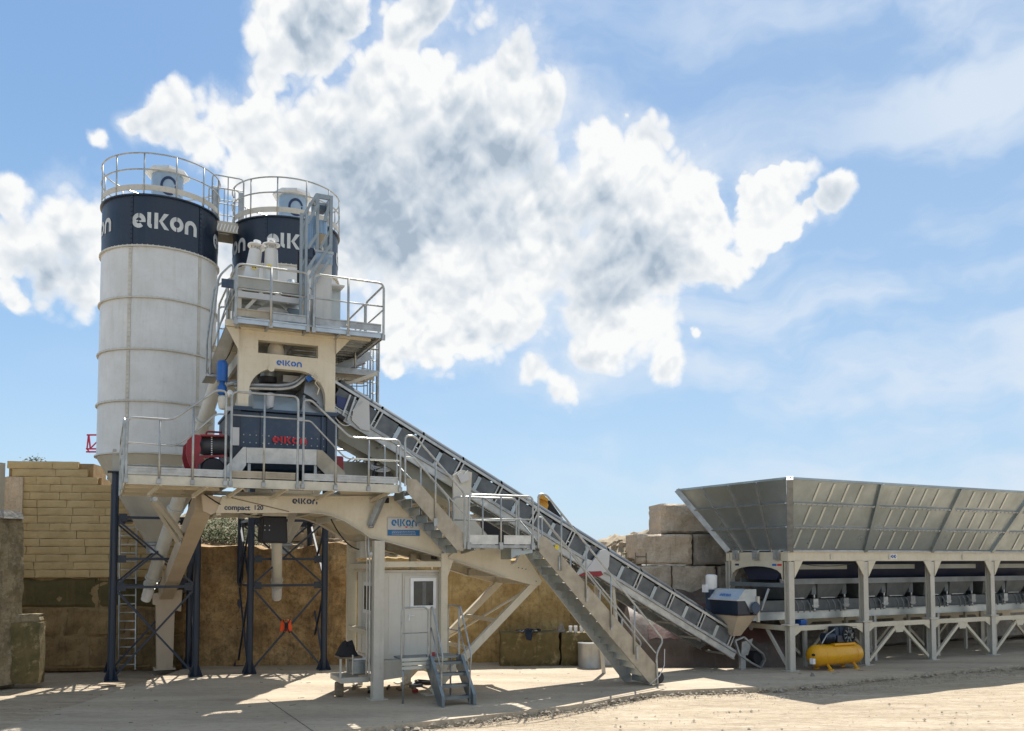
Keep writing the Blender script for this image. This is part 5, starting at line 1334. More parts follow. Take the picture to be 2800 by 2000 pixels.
    # cabinet behind the railing right part and small stuff on deck
    q0, q1 = P.p(1035,1215,1.3), P.p(1074,1300,1.3)
    C_ = Thing('ribbed_cabinet', 'dark grey ribbed cabinet on the main platform under the conveyor', 'cabinet', P, (q0.x,1.3,ZD))
    mb = MB(); mb.box(q0.x,q1.x,1.3,1.9,ZD,q0.z); C_.part('housing', mb, mat('dark_grey_sheet', (.15,.16,.165), (.12,.13,.135), 2, .5, .3))
    for k in range(5): mb = MB(); x = q0.x+.04+k*.08; mb.box(x,x+.03,1.285,1.3,ZD+.05,q0.z-.05); C_.part('rib', mb, MATS['dark_grey_sheet'])
    q0, q1 = P.p(950,1262,1.6), P.p(1010,1300,1.6)
    D_ = Thing('hose_reel', 'coil of pale hose lying on the platform beside the ribbed cabinet', 'hose', P, (P.p(1045,1280,1.0).x,1.0,ZD))
    for k in range(3):
        c = P.p(1040,1283+k*5,1.0); mb = MB(); mb.tube([(c.x+.26*math.cos(t),1.0+.1*math.sin(t),c.z+.10*math.sin(t)+.12) for t in [2*math.pi*i/16 for i in range(16)]], .022, 6, closed=True); D_.part('hose_loop', mb, SIGNG)
    E_ = Thing('pump_skid', 'grey green pump housing behind the railing right of the red guard', 'pump', P, (q0.x,1.6,ZD))
    mb = MB(); mb.box(q0.x-.1,q1.x+.3,1.6,2.2,ZD,q0.z); E_.part('housing', mb, MATS['grey_green_steel'])
    for k in range(4): m2 = MB(); p = P.p(958+k*14,1255,1.7); m2.beam((p.x-.08,1.7,q0.z),(p.x+.08,1.7,q0.z+.12),.03,.03); E_.part('top_bracket', m2, GALV)
rear_access()
# ================================================================== STAIRS AND LANDING
def stair(name, label, p_top, p_bot, v0, v1, n, board_h, top_off, tm=GALV):
    """p_top/p_bot: (u,z) of the upper and lower end of the tread line; front board at v0 stands above the treads"""
    T = Thing(name, label, 'stair', P, (p_bot[0], v0, p_bot[1]))
    d = Vector((p_bot[0]-p_top[0], 0, p_bot[1]-p_top[1]))
    for i in range(n):
        c = Vector((p_top[0], 0, p_top[1]))+d*((i+.5)/n)
        mb = MB(); mb.box(c.x-.12, c.x+.12, v0+.03, v1-.03, c.z-.012, c.z+.018)
        for k in range(4): mb.box(c.x-.1+k*.06, c.x-.085+k*.06, v0+.03, v1-.03, c.z-.035, c.z-.012)
        mb.box(c.x+.108, c.x+.12, v0+.03, v1-.03, c.z-.05, c.z+.02)
        T.part('tread', mb, tm)
        mb = MB(); mb.box(c.x-.128, c.x-.12, v0+.03, v1-.03, c.z-.17, c.z+.0); T.part('riser_plate', mb, GALVD)
    return T, d
ZL = P.p(1370, 1491, VF).z
def upper_stair():
    t = (U(1110,1345,VF), ZD-.06); b = (U(1276,1500,VF), ZL-.1)
    T, d = stair('upper_stair', 'short galvanised stair from the main platform down to the small landing', t, b, VF, -.08, 8, .3, 0)
    # near board
    q = [P.p(x,y,VF) for x,y in ((1112,1308),(1138,1312),(1266,1458),(1266,1508),(1248,1504),(1112,1345))]
    mb = MB(); mb.prism([(p.x,VF-.02,p.z) for p in q],(0,.03,0)); T.part('stringer_board', mb, BOARD)
    q = [P.p(x,y,-.08) for x,y in ((1072,1358),(1088,1348),(1240,1508),(1216,1514))]
    mb = MB(); mb.prism([(p.x,-.1,p.z) for p in q],(0,.03,0)); T.part('rear_stringer', mb, GALVL)
    v = VF-.05; g = lambda x, y: P.p(x, y, v)
    rail(T, [g(1108,1330), g(1108,1192), g(1132,1192), g(1271,1350), g(1271,1500)])
    rail(T, [g(1108,1250), g(1130,1252), g(1268,1404)], .018)
    for x, y0, y1 in ((1191,1260,1410),):
        post(T, g(x,y0), g(x,y1+10))
    rail(T, [g(1108,1268), g(1160,1345)], .012) if False else None
    v = -.06; g = lambda x, y: P.p(x, y, v)
    rail(T, [g(1085,1350), g(1085,1215), g(1130,1250), g(1228,1365), g(1228,1500)]); rail(T, [g(1085,1270), g(1228,1420)], .016); post(T, g(1150,1275), g(1150,1420))
    for x, y in ((1191,1425),): 
        p = P.p(x,y,VF-.05); mb = MB(); mb.box(p.x-.04,p.x+.04,VF-.07,VF-.02,p.z-.12,p.z+.06); T.part('post_socket', mb, GALV)
upper_stair()
def landing():
    uL, uR = U(1268,1490,VF), U(1468,1490,VF)
    T = Thing('stair_landing', 'small galvanised landing with railings between the two stairs', 'landing', P, (uL,VF,ZL))
    for k in range(4): mb = MB(); mb.box(uL,uR,VF+.01+k*.19,VF+.19+k*.19,ZL-.04,ZL); T.part('deck_plank', mb, GALVL)
    mb = MB(); mb.box(uL,uR,VF-.01,VF,ZL-.06,ZL-.005); mb.box(uL,uR,VF+.001,VF+.06,ZL-.07,ZL-.06); T.part('fascia', mb, GALV)
    for x0,x1 in ((1284,1362),(1378,1452)): a,b = U(x0,1480,VF),U(x1,1480,VF); mb = MB(); mb.box(a,b,VF-.01,VF+.01,ZL+.02,ZL+.22); mb.box(a,b,VF-.012,VF+.02,ZL+.21,ZL+.23); T.part('toe_board', mb, WHITEBOARD)
    for v,xs in ((VF-.03,(1282,1370,1457)),(-.08,None)):
        hr = 1.1
        if xs:
            u = [U(x,1420,v) for x in xs]
        else: u = [U(1240,1420,v), U(1320,1420,v), U(1412,1420,v)]
        rail(T, [(u[0],v,ZL-.08),(u[0],v,ZL+hr+.05),(u[2],v,ZL+hr+.05),(u[2],v,ZL-.08)]); rail(T, [(u[0],v,ZL+.6),(u[2],v,ZL+.6)], .018); post(T,(u[1],v,ZL-.08),(u[1],v,ZL+hr+.05))
        for x in u: mb = MB(); mb.box(x-.045,x+.045,v-.03,v+.03,ZL-.1,ZL+.06); T.part('post_socket', mb, GALV)
    # outriggers to the chassis
    for x in (uL+.3, uR-.3): mb = MB(); mb.beam((x,VF+.05,ZL-.08),(x,.02,ZL-.16),.06,.08); T.part('bracket', mb, GALV)
    q = [P.p(x,y,VF+.1) for x,y in ((1398,1500),(1456,1502),(1456,1512),(1410,1520),(1398,1530))]; mb = MB(); mb.prism([(p.x,VF+.1,p.z) for p in q],(0,.6,0)); T.part('bracket', mb, GALVD)
landing()
def lower_stair():
    v0 = VF; v1 = -.05
    bt = P.g(1776,1873); zb = .12
    t = (U(1486,1500,v0), ZL-.05); b = (U(1794,1862,v0), .13)
    T, d = stair('lower_stair', 'long galvanised stair from the landing to the ground with board sides', t, b, v0, v1, 17, .3, 0)
    q = [P.p(x,y,v0) for x,y in ((1474,1468),(1492,1470),(1796,1822),(1800,1872),(1778,1872),(1474,1510))]
    mb = MB(); mb.prism([(p.x,v0-.02,p.z) for p in q],(0,.03,0)); T.part('stringer_board', mb, BOARD)
    for (x,y) in ((1530,1525),(1605,1612),(1672,1690),(1742,1770)):
        p = P.p(x,y,v0-.03); mb = MB(); mb.box(p.x-.03,p.x+.035,v0-.045,v0-.02,p.z-.30,p.z+.02); T.part('joint_plate', mb, GALV)
    q = [P.p(x,y,v1) for x,y in ((1428,1506),(1450,1498),(1734,1856),(1712,1870))]
    mb = MB(); mb.prism([(p.x,v1,p.z) for p in q],(0,.03,0)); T.part('rear_stringer', mb, GALVL)
    v = v0-.05; g = lambda x, y: P.p(x, y, v)
    rail(T, [g(1472,1500), g(1472,1352), g(1493,1352), g(1814,1751), g(1795,1788), g(1798,1868)], .025)
    rail(T, [g(1472,1415), g(1484,1415), g(1793,1786)], .018)
    for x, y0, y1 in ((1535,1405,1560),(1603,1490,1635),(1671,1573,1715),(1735,1655,1790)): post(T, g(x,y0), g(x,y1))
    v = v1; g = lambda x, y: P.p(x, y, v)
    rail(T, [g(1418,1500), g(1418,1360), g(1440,1360), g(1755,1760), g(1742,1780)], .022); rail(T, [g(1418,1420), g(1735,1800)], .016)
    for x, y0, y1 in ((1482,1412,1540),(1560,1512,1640),(1640,1612,1745),(1700,1690,1820)): post(T, g(x,y0), g(x,y1))
    # foot wheel and cable at the bottom
    p = P.p(1802,1850,v0+.05); mb = MB(); mb.lathe([(0,-.04),(.14,-.04),(.16,0),(.14,.04),(0,.04)],(p.x+.02,v0+.1,.17),20,axis='y'); T.part('foot_wheel', mb, BLACKR)
    mb = MB(); mb.tube([(p.x+.1,v0-.06,.9),(p.x+.06,v0-.1,.5),(p.x-.1,v0-.12,.25),(p.x-.3,v0-.1,.1),(p.x-.35,v0-.06,.04)],.012,6); T.part('grey_cable', mb, SIGNG)
lower_stair()

# ================================================================== CONTROL CABIN
def cabin():
    T = Thing('control_cabin', 'grey beige control cabin with white window under the chassis', 'cabin', P, (0,0,0))
    w = .12
    ztop = Z(1034,1478,0)
    mb = MB(); mb.box(-.12,.12,-.13,.11,.02,ztop-.01); T.part('front_post', mb, BEIGED)
    mb = MB(); mb.box(-.2,.2,-.2,.18,0,.02); T.part('base_plate', mb, BEIGED)
    mb = MB(); mb.box(-.10,.12,2.26,2.44,.45,ztop+.25); T.part('rear_post', mb, BEIGE)
    uR = U(1214,1700,0)
    zb1 = Z(1120,1543,0)
    mb = MB(); mb.box(uR-.10,uR+.06,-.08,.08,.35,zb1+.25); T.part('right_post', mb, BEIGE)
    mb = MB(); mb.box(uR-.10,uR+.06,2.2,2.34,.35,zb1+.25); T.part('right_post', mb, BEIGE)
    mb = MB(); mb.prism([(uR+.06,-.04,zb1+.15),(uR+.30,-.04,zb1+.32),(uR+.06,-.04,zb1-.35)],(0,.04,0)); T.part('gusset', mb, BEIGE)
    mb = MB(); mb.box(.12,uR-.1,-.06,.06,zb1-.07,zb1+.06); T.part('top_beam', mb, BEIGE)
    mb = MB(); mb.box(.12,uR-.1,2.26,2.38,zb1-.07,zb1+.06); T.part('top_beam', mb, BEIGE)
    for z in (zb1+.35, zb1-.05, 1.45): mb = MB(); mb.box(-.08,.06,.11,2.26,z-.06,z+.05); T.part('side_beam', mb, BEIGE)
    mb = MB(); mb.box(-.05,.05,.11,2.26,.34,.48); T.part('skid_beam', mb, BEIGED)
    # cabin body
    z0 = Z(1049,1805,.12); z1 = Z(1120,1566,.12); y0 = .14; x0 = .13; x1 = uR-.10
    mb = MB(); mb.box(x0,x1,y0,2.2,z0,z1); T.part('body', mb, CABIN, bevel=.01)
    mb = MB(); mb.box(x0-.03,x1+.02,y0-.03,2.24,z1,z1+.06); T.part('roof', mb, BEIGED)
    mb = MB(); mb.box(x0-.02,x1,y0-.02,2.22,z0-.06,z0-.001); T.part('floor_frame', mb, BEIGED)
    # door leaf and frame
    d0, d1 = U(1104,1700,y0), U(1199,1700,y0)
    dz1 = Z(1150,1574,y0)
    mb = MB(); mb.box(d0-.04,d0,y0-.025,y0-.001,z0+.02,dz1+.04); mb.box(d1,d1+.04,y0-.025,y0-.001,z0+.02,dz1+.04); mb.box(d0,d1,y0-.025,y0-.001,dz1,dz1+.04); T.part('door_frame', mb, BEIGED)
    mb = MB(); mb.box(d0+.008,d1-.008,y0-.018,y0-.002,z0+.03,dz1-.008); dr = T.part('door', mb, CABIN)
    h = P.p(1117,1684,y0); mb = MB(); mb.box(h.x-.01,h.x+.025,y0-.035,y0-.018,h.z-.12,h.z+.03); mb.beam((h.x,y0-.05,h.z),(h.x+.13,y0-.05,h.z),.018,.02); T.part('handle', mb, WHITE, parent=dr)
    a = P.p(1121,1581,y0); b = P.p(1191,1664,y0); fw = .075; ys = y0-.05
    wf = MB(); wf.box(a.x,b.x,ys,y0-.018,b.z,b.z+fw); wf.box(a.x,b.x,ys,y0-.018,a.z-fw,a.z); wf.box(a.x,a.x+fw,ys,y0-.018,b.z+fw,a.z-fw); wf.box(b.x-fw,b.x,ys,y0-.018,b.z+fw,a.z-fw)
    win = T.part('window_frame', wf, WHITE, parent=dr)
    mb = MB(); mb.box(a.x+fw,b.x-fw,y0-.03,y0-.019,b.z+fw,a.z-fw); T.part('pane', mb, DARKGLASS, parent=dr)
    mb = MB(); mb.box((a.x+b.x)/2-.02,(a.x+b.x)/2+.07,y0-.0301-.002,y0-.030,b.z+fw+.02,a.z-fw-.02); T.part('blind', mb, mat('blind_grey', (.12,.125,.115), rough=.3), parent=dr)
    # left recessed panel line
    p0,p1 = U(1062,1700,y0), U(1100,1700,y0)
    mb = MB(); mb.box(p0,p1-.02,y0-.008,y0-.001,z0+.12,dz1+.02); T.part('front_panel', mb, CABIN)
    # side wall window
    vz0, vz1 = z0+1.0, z0+1.75
    mb = MB(); mb.box(x0-.05,x0-.001,.55,1.5,vz0,vz1); T.part('side_window_frame', mb, WHITE)
    mb = MB(); mb.box(x0-.055,x0-.05,.64,1.41,vz0+.09,vz1-.09); T.part('side_pane', mb, DARKGLASS)
    for vv in (.4, 1.75): mb = MB(); mb.box(x0-.02,x0-.001,vv,vv+.05,z0+.05,z1-.05); T.part('side_rib', mb, CABIN)
    # big beige box under the door side
    a = P.p(1048,1808,-.05); b = P.p(1127,1866,-.05)
    mb = MB(); mb.prism([(.12,-.06,.42),(.12,-.06,z0+.0),(b.x-.12,-.06,z0+.0),(b.x,-.06,z0-.06),(b.x-.02,-.06,.56),(.55,-.06,.46)],(0,.04,0)); T.part('skirt_plate', mb, BEIGED)
    mb = MB(); mb.box(.12,x1,.2,2.2,z0-.16,z0-.06); T.part('underframe', mb, BEIGED)
    for x in (.15, x1-.1):
        mb = MB(); mb.box(x,x+.1,2.1,2.2,.02,z0-.16); T.part('foot', mb, BEIGED)
    # conduits beside the front post
    for k, (du, dv) in enumerate(((-.17,.06),(-.22,.12))):
        mb = MB(); mb.tube([(du,dv,.55),(du,dv,ztop-.55),(du-.03,dv,ztop-.2),(du-.02,dv+.05,ztop+.1)],.022 if k == 0 else .014,6); T.part('conduit', mb, GALVL if k == 0 else BEIGED)
    mb = MB(); mb.box(-.3,-.06,.4,.75,ztop-.4,ztop-.02); T.part('junction_box', mb, BEIGED)
    c = P.p(1012,1516,.1); mb = MB(); mb.cyl((c.x-.03,c.y,c.z),(c.x+.06,c.y,c.z+.02),.05,n=12); T.part('conduit_fitting', mb, WHITE)
    c = P.p(1230,1515,1.0); mb = MB(); mb.box(c.x-.4,c.x+.1,1.0,1.3,zb1+.1,zb1+.42); T.part('roof_unit', mb, NAVY, bevel=.03)
cabin()
def clutter():
    # welder / generator by the front-left of the cabin
    T = Thing('small_generator', 'small grey engine unit with white top on the skid left of the cabin post', 'generator', P, (-.25,.75,.48))
    mb = MB(); mb.box(-.42,-.08,.5,1.0,.5,.82); T.part('engine_block', mb, GALV, bevel=.03)
    mb = MB(); mb.box(-.40,-.1,.52,.98,.82,.90); T.part('top_cover', mb, WHITE, bevel=.03)
    mb = MB(); mb.cyl((-.25,.48,.64),(-.25,.5,.64),.11,n=18); T.part('recoil_cover', mb, GALVD)
    mb = MB(); mb.tube([(-.43,.5,.5),(-.43,.5,.95),(-.43,1.0,.95),(-.43,1.0,.5)],.02,6); T.part('frame_hoop', mb, BEIGED)
    S = Thing('timber_skid', 'low beige skid with dark wheel end left of the cabin post', 'skid', P, (-.4,.9,.05))
    mb = MB(); mb.box(-.75,-.1,.3,.42,.35,.47); mb2 = MB(); mb2.box(-.75,-.1,1.2,1.32,.35,.47); S.part('rail', mb, BEIGED); S.part('rail', mb2, BEIGED)
    mb = MB(); mb.box(-.75,-.65,.42,1.2,.35,.46); S.part('end_rail', mb, BEIGED)
    mb = MB(); mb.box(-.78,-.6,.6,.8,.02,.34); S.part('stub_leg', mb, WOOD, bevel=.03)
    mb = MB(); mb.box(-.72,-.2,.5,1.1,.88,.92); S.part('shelf', mb, WOOD)
    mb = MB(); mb.box(-.74,-.70,.45,.5,.47,.88); S.part('shelf_post', mb, BEIGED)
    B = Thing('black_jacket', 'crumpled black jacket lying on the shelf left of the cabin', 'jacket', P, (-.5,.8,.93))
    mb = MB(); r_ = []
    for i in range(9):
        row = []
        for j in range(9):
            x = -.72+i*.055; y = .5+j*.07; e = math.sin(math.pi*i/8)*math.sin(math.pi*j/8)
            row.append((x, y, .935+.34*e**.6*(1+.4*noise.noise(Vector((x*9,y*9,0))))))
        r_.append(row)
    mb.sheet(r_); mb.smooth = True; B.part('cloth', mb, BLACK)
    C = Thing('tool_litter', 'dark scraps and offcuts on the ground under the cabin', 'scrap', P, (.5,.9,0)); 
    C.o['kind'] = 'stuff' if False else C.o.get('kind', '') or 'thing'
    del C.o['kind']
    for k in range(16):
        x = -.2+rnd.random()*2.3; y = .5+rnd.random()*1.6; a = rnd.random()*3; l = .1+rnd.random()*.4
        mb = MB(); mb.beam((x,y,.03),(x+l*math.cos(a),y+l*math.sin(a),.03+.05*rnd.random()),.03+.08*rnd.random(),.03+.05*rnd.random()); C.part('offcut', mb, rnd.choice((WOOD,BEIGED,NAVY,GALV,BLACK)))
    mb = MB(); mb.box(1.0,1.12,.4,.5,.02,.1); C.part('red_offcut', mb, RED)
clutter()
def portable_steps():
    a = P.g(1211,1936); b = P.g(1299,1928); uL, uR = a.x+.02, b.x-.02; v0 = (a.y+b.y)/2; 
    zt = P.p(1210,1793,v0+.8).z; vt = v0+.78
    T = Thing('portable_steps', 'portable steel steps with four treads and tube handrails at the cabin door', 'steps', P, (uL,v0,0))
    for u in (uL, uR):
        mb = MB(); s_ = .02
        prof = [(v0,0),(v0+.28,0),(vt+.28,zt-.30),(vt+.28,zt),(vt-.04,zt),(v0,.22)]
        mb.prism([(u-s_,v,z) for v,z in prof],(s_*2,0,0))
        for (p,q) in (((v0,.0),(v0,.22)),((v0,.22),(vt-.04,zt))): mb.beam((u,p[0],p[1]),(u,q[0],q[1]),.07,.012,up=(0,-1,.3))
        T.part('stringer', mb, STEPM)
    for k in range(4):
        t = (k+.62)/4.4; v = v0+.02+(vt-v0)*t; z = .02+(zt)*t
        mb = MB(); mb.box(uL+.02,uR-.02,v,v+.22,z,z+.03); mb.box(uL+.02,uR-.02,v,v+.01,z-.03,z); T.part('tread', mb, STEPM)
    # top platform reaching to the door
    uP = P.p(1096,1790,vt+.1).x
    mb = MB(); mb.box(uP,uR,vt+.02,vt+.62,zt-.06,zt-.02); T.part('platform_deck', mb, STEPM)
    for k in range(3): m2 = MB(); m2.box(uP-.01,uL-.03,vt+.0,vt+.02,zt-.09-k*.09,zt-.02-k*.09); T.part('platform_slat', m2, GALVD)
    for (u,v) in ((uP+.04,vt+.06),(uR-.04,vt+.58)): m2 = MB(); m2.cyl((u,v,0),(u,v,zt-.06),.022,n=8); T.part('platform_leg', m2, GALV)
    p = P.p(1128,1866,vt+.05)
    # handrails
    H1 = 1.08
    for u in (uL+.03, uR-.03):
        rail(T, [(u,v0+.2,.0),(u,v0+.2,.72),(u,v0+.12,1.05),(u,vt+.0,zt+H1),(u,vt+.1,zt+H1),(u,vt+.1,zt-.1)], .02, .1)
        rail(T, [(u,v0+.2,.72),(u,vt+.08,zt+.62)], .014, .1)
    for u0,u1,v in ((uP,uL-.05,vt+.06),):
        rail(T, [(u0,v,zt-.1),(u0,v,zt+H1),(u1,v,zt+H1),(u1,v,zt-.25)], .02); rail(T, [(u0,v,zt+.52),(u1,v,zt+.52)], .014)
    for v_ in ((vt+.14,vt+.85),):
        rail(T, [(uR,v_[0],zt-.05),(uR,v_[0],zt+H1),(uR,v_[1],zt+H1),(uR,v_[1],zt-.05)], .02); rail(T, [(uR,v_[0],zt+.52),(uR,v_[1],zt+.52)], .014)
    mb = MB(); mb.box(uL+.05,uL+.13,vt+.1,vt+.18,zt-.02,zt+.07); T.part('red_reflector', mb, RED)
portable_steps()

# ================================================================== BELT CONVEYOR
VC0, VC1 = .75, 1.75
def conveyor():
    A = P.p(925,1050,VC0); B = P.p(2035,1744,VC0); A = Vector((A.x,0,A.z)); B = Vector((B.x,0,B.z))
    d = (B-A).normalized(); L = (B-A).length; nn = Vector((d.z*-1,0,d.x)); 
    if nn.z < 0: nn = -nn
    T = Thing('belt_conveyor', 'long inclined aggregate belt conveyor with dark side panels rising to the tower', 'conveyor', P, (B.x,VC0,0))
    def X(s, h, v): q = A+d*s+nn*h; return (q.x, v, q.z)
    hT = 0.0; hB = -.46                   # top rail to top of the channel
    # hood: curved dark cover
    vm = (VC0+VC1)/2; rr = (VC1-VC0)/2
    nseg = 11; sl = (L-.4)/nseg
    for k in range(nseg):
        s0 = -.0+k*sl+.03; s1 = s0+sl-.06
        mb = MB(); rows = []
        for s in (s0, s1): rows.append([X(s, .22*math.sin(math.pi*i/10)+.0, vm-rr*math.cos(math.pi*i/10)) for i in range(11)])
        mb.sheet(rows); mb.smooth = True
        T.part('hood', mb, MESH)
        for v, sg in ((VC0+.03,1),(VC1-.03,-1)):
            # two panels per bay with a light mullion
            for (a, b) in ((s0+.04, (s0+s1)/2-.06), ((s0+s1)/2+.06, s1-.04)):
                mb = MB(); mb.hexa([X(a,hB+.02,v-.008),X(b,hB+.02,v-.008),X(b,hB+.02,v+.008),X(a,hB+.02,v+.008)],[X(a,hT-.06,v-.008),X(b,hT-.06,v-.008),X(b,hT-.06,v+.008),X(a,hT-.06,v+.008)]); T.part('side_panel', mb, MESH)
            mb = MB(); mb.beam(X((s0+s1)/2,hB,v-.02*sg),X((s0+s1)/2,hT-.1,v-.02*sg),.10,.015,up=(0,1,0)); T.part('mullion', mb, GALVD)
            for off in (-.05,.05):
                mb = MB(); mb.beam(X(s1+.03+off,hB-.02,v-.035*sg),X(s1+.03+off,hT+.04,v-.035*sg),.035,.03,up=(0,1,0)); T.part('frame_rib', mb, GALVL)
    for v in (VC0, VC1):
        mb = MB(); mb.beam(X(-.2,hT,v),X(L-.35,hT,v),.05,.06); T.part('top_rail', mb, GALVL)
        mb = MB(); mb.beam(X(-.3,hB-.02,v),X(L-.1,hB-.02,v),.06,.05); T.part('middle_rail', mb, GALV)
        o = -.03 if v == VC0 else .03
        mb = MB(); mb.beam(X(-.3,hB-.16,v+o),X(L-.1,hB-.16,v+o),.03,.17); T.part('channel_web', mb, GALVL if v == VC0 else GALV)
        for hh in (-.07,-.255): mb = MB(); mb.beam(X(-.3,hB+hh,v+o*1.5),X(L-.1,hB+hh,v+o*1.5),.09,.022); T.part('channel_flange', mb, GALV)
    # belt and idlers
    mb = MB(); mb.hexa([X(-.2,hB+.02,VC0+.12),X(L-.2,hB+.02,VC0+.12),X(L-.2,hB+.02,VC1-.12),X(-.2,hB+.02,VC1-.12)],[X(-.2,hB+.05,VC0+.12),X(L-.2,hB+.05,VC0+.12),X(L-.2,hB+.05,VC1-.12),X(-.2,hB+.05,VC1-.12)]); T.part('belt', mb, BLACKR)
    for k in range(14):
        s = .4+k*(L-1)/13; mb = MB(); mb.cyl(X(s,hB-.04,VC0+.05),X(s,hB-.04,VC1-.05),.045,n=10); T.part('idler_roller', mb, GALVD)
        mb = MB(); mb.beam(X(s+.25,hB-.22,VC0),X(s+.25,hB-.22,VC1),.06,.06); T.part('cross_tie', mb, GALV)
    # closed belly trough under the upper half
    q = [P.p(x,y,VC0+.1) for x,y in ((925,1096),(1248,1298),(1252,1385),(925,1200))]
    sA = Vector((q[0].x,0,q[0].z))
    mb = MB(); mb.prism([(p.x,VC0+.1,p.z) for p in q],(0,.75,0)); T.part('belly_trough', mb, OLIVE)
    q = [P.p(x,y,VC0+.05) for x,y in ((1290,1330),(1620,1530),(1600,1560),(1300,1395))]
    # tail end
    q = [P.p(x,y,VC0-.02) for x,y in ((2008,1752),(2032,1742),(2058,1768),(2084,1788),(2090,1804),(2078,1826),(2052,1812),(2020,1790))]
    pl_ = [(p.x,p.z) for p in q]
    for v in (VC0-.03, VC1):
        for i in range(len(pl_)):
            a = pl_[i]; b = pl_[(i+1) % len(pl_)]; mb = MB(); mb.beam((a[0],v,a[1]),(b[0],v,b[1]),.05,.09,up=(0,1,0)); T.part('tail_frame', mb, STEPM if False else GALV)
    q = [P.p(x,y,VC0) for x,y in ((2026,1758),(2036,1750),(2050,1766),(2046,1790),(2030,1790))]
    mb = MB(); mb.prism([(p.x,VC0-.05,p.z) for p in [P.p(x,y,VC0) for x,y in ((2026,1756),(2056,1746),(2042,1792),(2024,1790))]],(0,.04,0)); T.part('bearing_plate', mb, GALV)
    c = P.p(2062,1796,VC0+.2); mb = MB(); mb.cyl((c.x,VC0+.03,c.z),(c.x,VC1-.03,c.z),.17,n=24); T.part('tail_drum', mb, BLACKR)
    p = P.p(2032,1790,VC0); 
    for v in (VC0-.04, VC1-.05): mb = MB(); mb.box(p.x-.12,p.x+.06,v,v+.09,.0,p.z); T.part('tail_foot', mb, GALV)
    # head drum with drive near the tower
    c = P.p(912,1065,VC0); mb = MB(); mb.cyl((c.x-.1,VC0,c.z-.3),(c.x-.1,VC1,c.z-.3),.2,n=24); T.part('head_drum', mb, BLACKR)
    q = [P.p(x,y,VC0-.05) for x,y in ((985,1085),(1008,1100),(1010,1180),(985,1175),(960,1150),(965,1120))]
    mb = MB(); mb.prism([(p_.x,VC0-.1,p_.z) for p_ in q],(0,.06,0)); T.part('inspection_cover', mb, SIGNG)
    q = [P.p(x,y,VC0-.05) for x,y in ((920,1082),(955,1094),(938,1122),(920,1110))]
    mb = MB(); mb.prism([(p_.x,VC0-.08,p_.z) for p_ in q],(0,.05,0)); T.part('blue_side_panel', mb, mat('royal_navy_panel', (.02,.04,.16), (.02,.035,.13), 3, .4))
    for (x0,y0,x1,y1) in ((958,1080,936,1138),(972,1086,950,1150),(992,1098,964,1125)):
        a = P.p(x0,y0,VC0-.1); b = P.p(x1,y1,VC0-.1); mb = MB(); mb.beam(a,b,.04,.03,up=(0,1,0)); T.part('white_strut', mb, GALVL)
    mb = MB(); a = P.p(918,1134,VC0-.3); b = P.p(940,1148,VC0-.3); mb.cyl(a,b,.07,n=12); T.part('drive_motor', mb, BLACKR)
    # mid inspection hood with red skirt below the stairs
    q = [P.p(x,y,VC0-.06) for x,y in ((1640,1505),(1655,1503),(1664,1512),(1662,1548),(1656,1562),(1640,1570),(1600,1560),(1572,1572),(1590,1530),(1615,1535))]
    mb = MB(); mb.prism([(p_.x,VC0-.12,p_.z) for p_ in q[:6]+q[6:7]],(0,.08,0)); T.part('inspection_cover', mb, SIGNG)
    q = [P.p(x,y,VC0-.06) for x,y in ((1572,1574),(1600,1528),(1640,1540),(1648,1572),(1630,1566)) ]
    mb = MB(); mb.prism([(p_.x,VC0-.10,p_.z) for p_ in q],(0,.05,0)); T.part('side_cover', mb, mat('pale_cover', (.5,.5,.46), rough=.4))
    q = [P.p(x,y,VC0-.06) for x,y in ((1582,1572),(1600,1564),(1640,1562),(1646,1572),(1636,1577),(1592,1576))]
    mb = MB(); mb.prism([(p_.x,VC0-.13,p_.z) for p_ in q],(0,.6,0)); T.part('red_skirt', mb, RED)
    q = P.p(1521,1497,VC0-.1); mb = MB(); mb.box(q.x-.05,q.x+.05,VC0-.14,VC0-.1,q.z-.06,q.z+.06); T.part('yellow_tag', mb, MATS['warning_yellow'])
    # support legs of the conveyor on the ground
    for s in (L*.66,):
        for v in (VC0+.05, VC1-.05):
            a = X(s,hB-.25,v); mb = MB(); mb.beam(a,(a[0]+.25,v,0),.08,.08); T.part('support_leg', mb, BEIGED)
        a = X(s,hB-.25,VC0+.05); mb = MB(); mb.beam((a[0]+.1,VC0+.05,a[2]*.45),(a[0]+.1,VC1-.05,a[2]*.75),.05,.05); T.part('support_brace', mb, BEIGED)
conveyor()

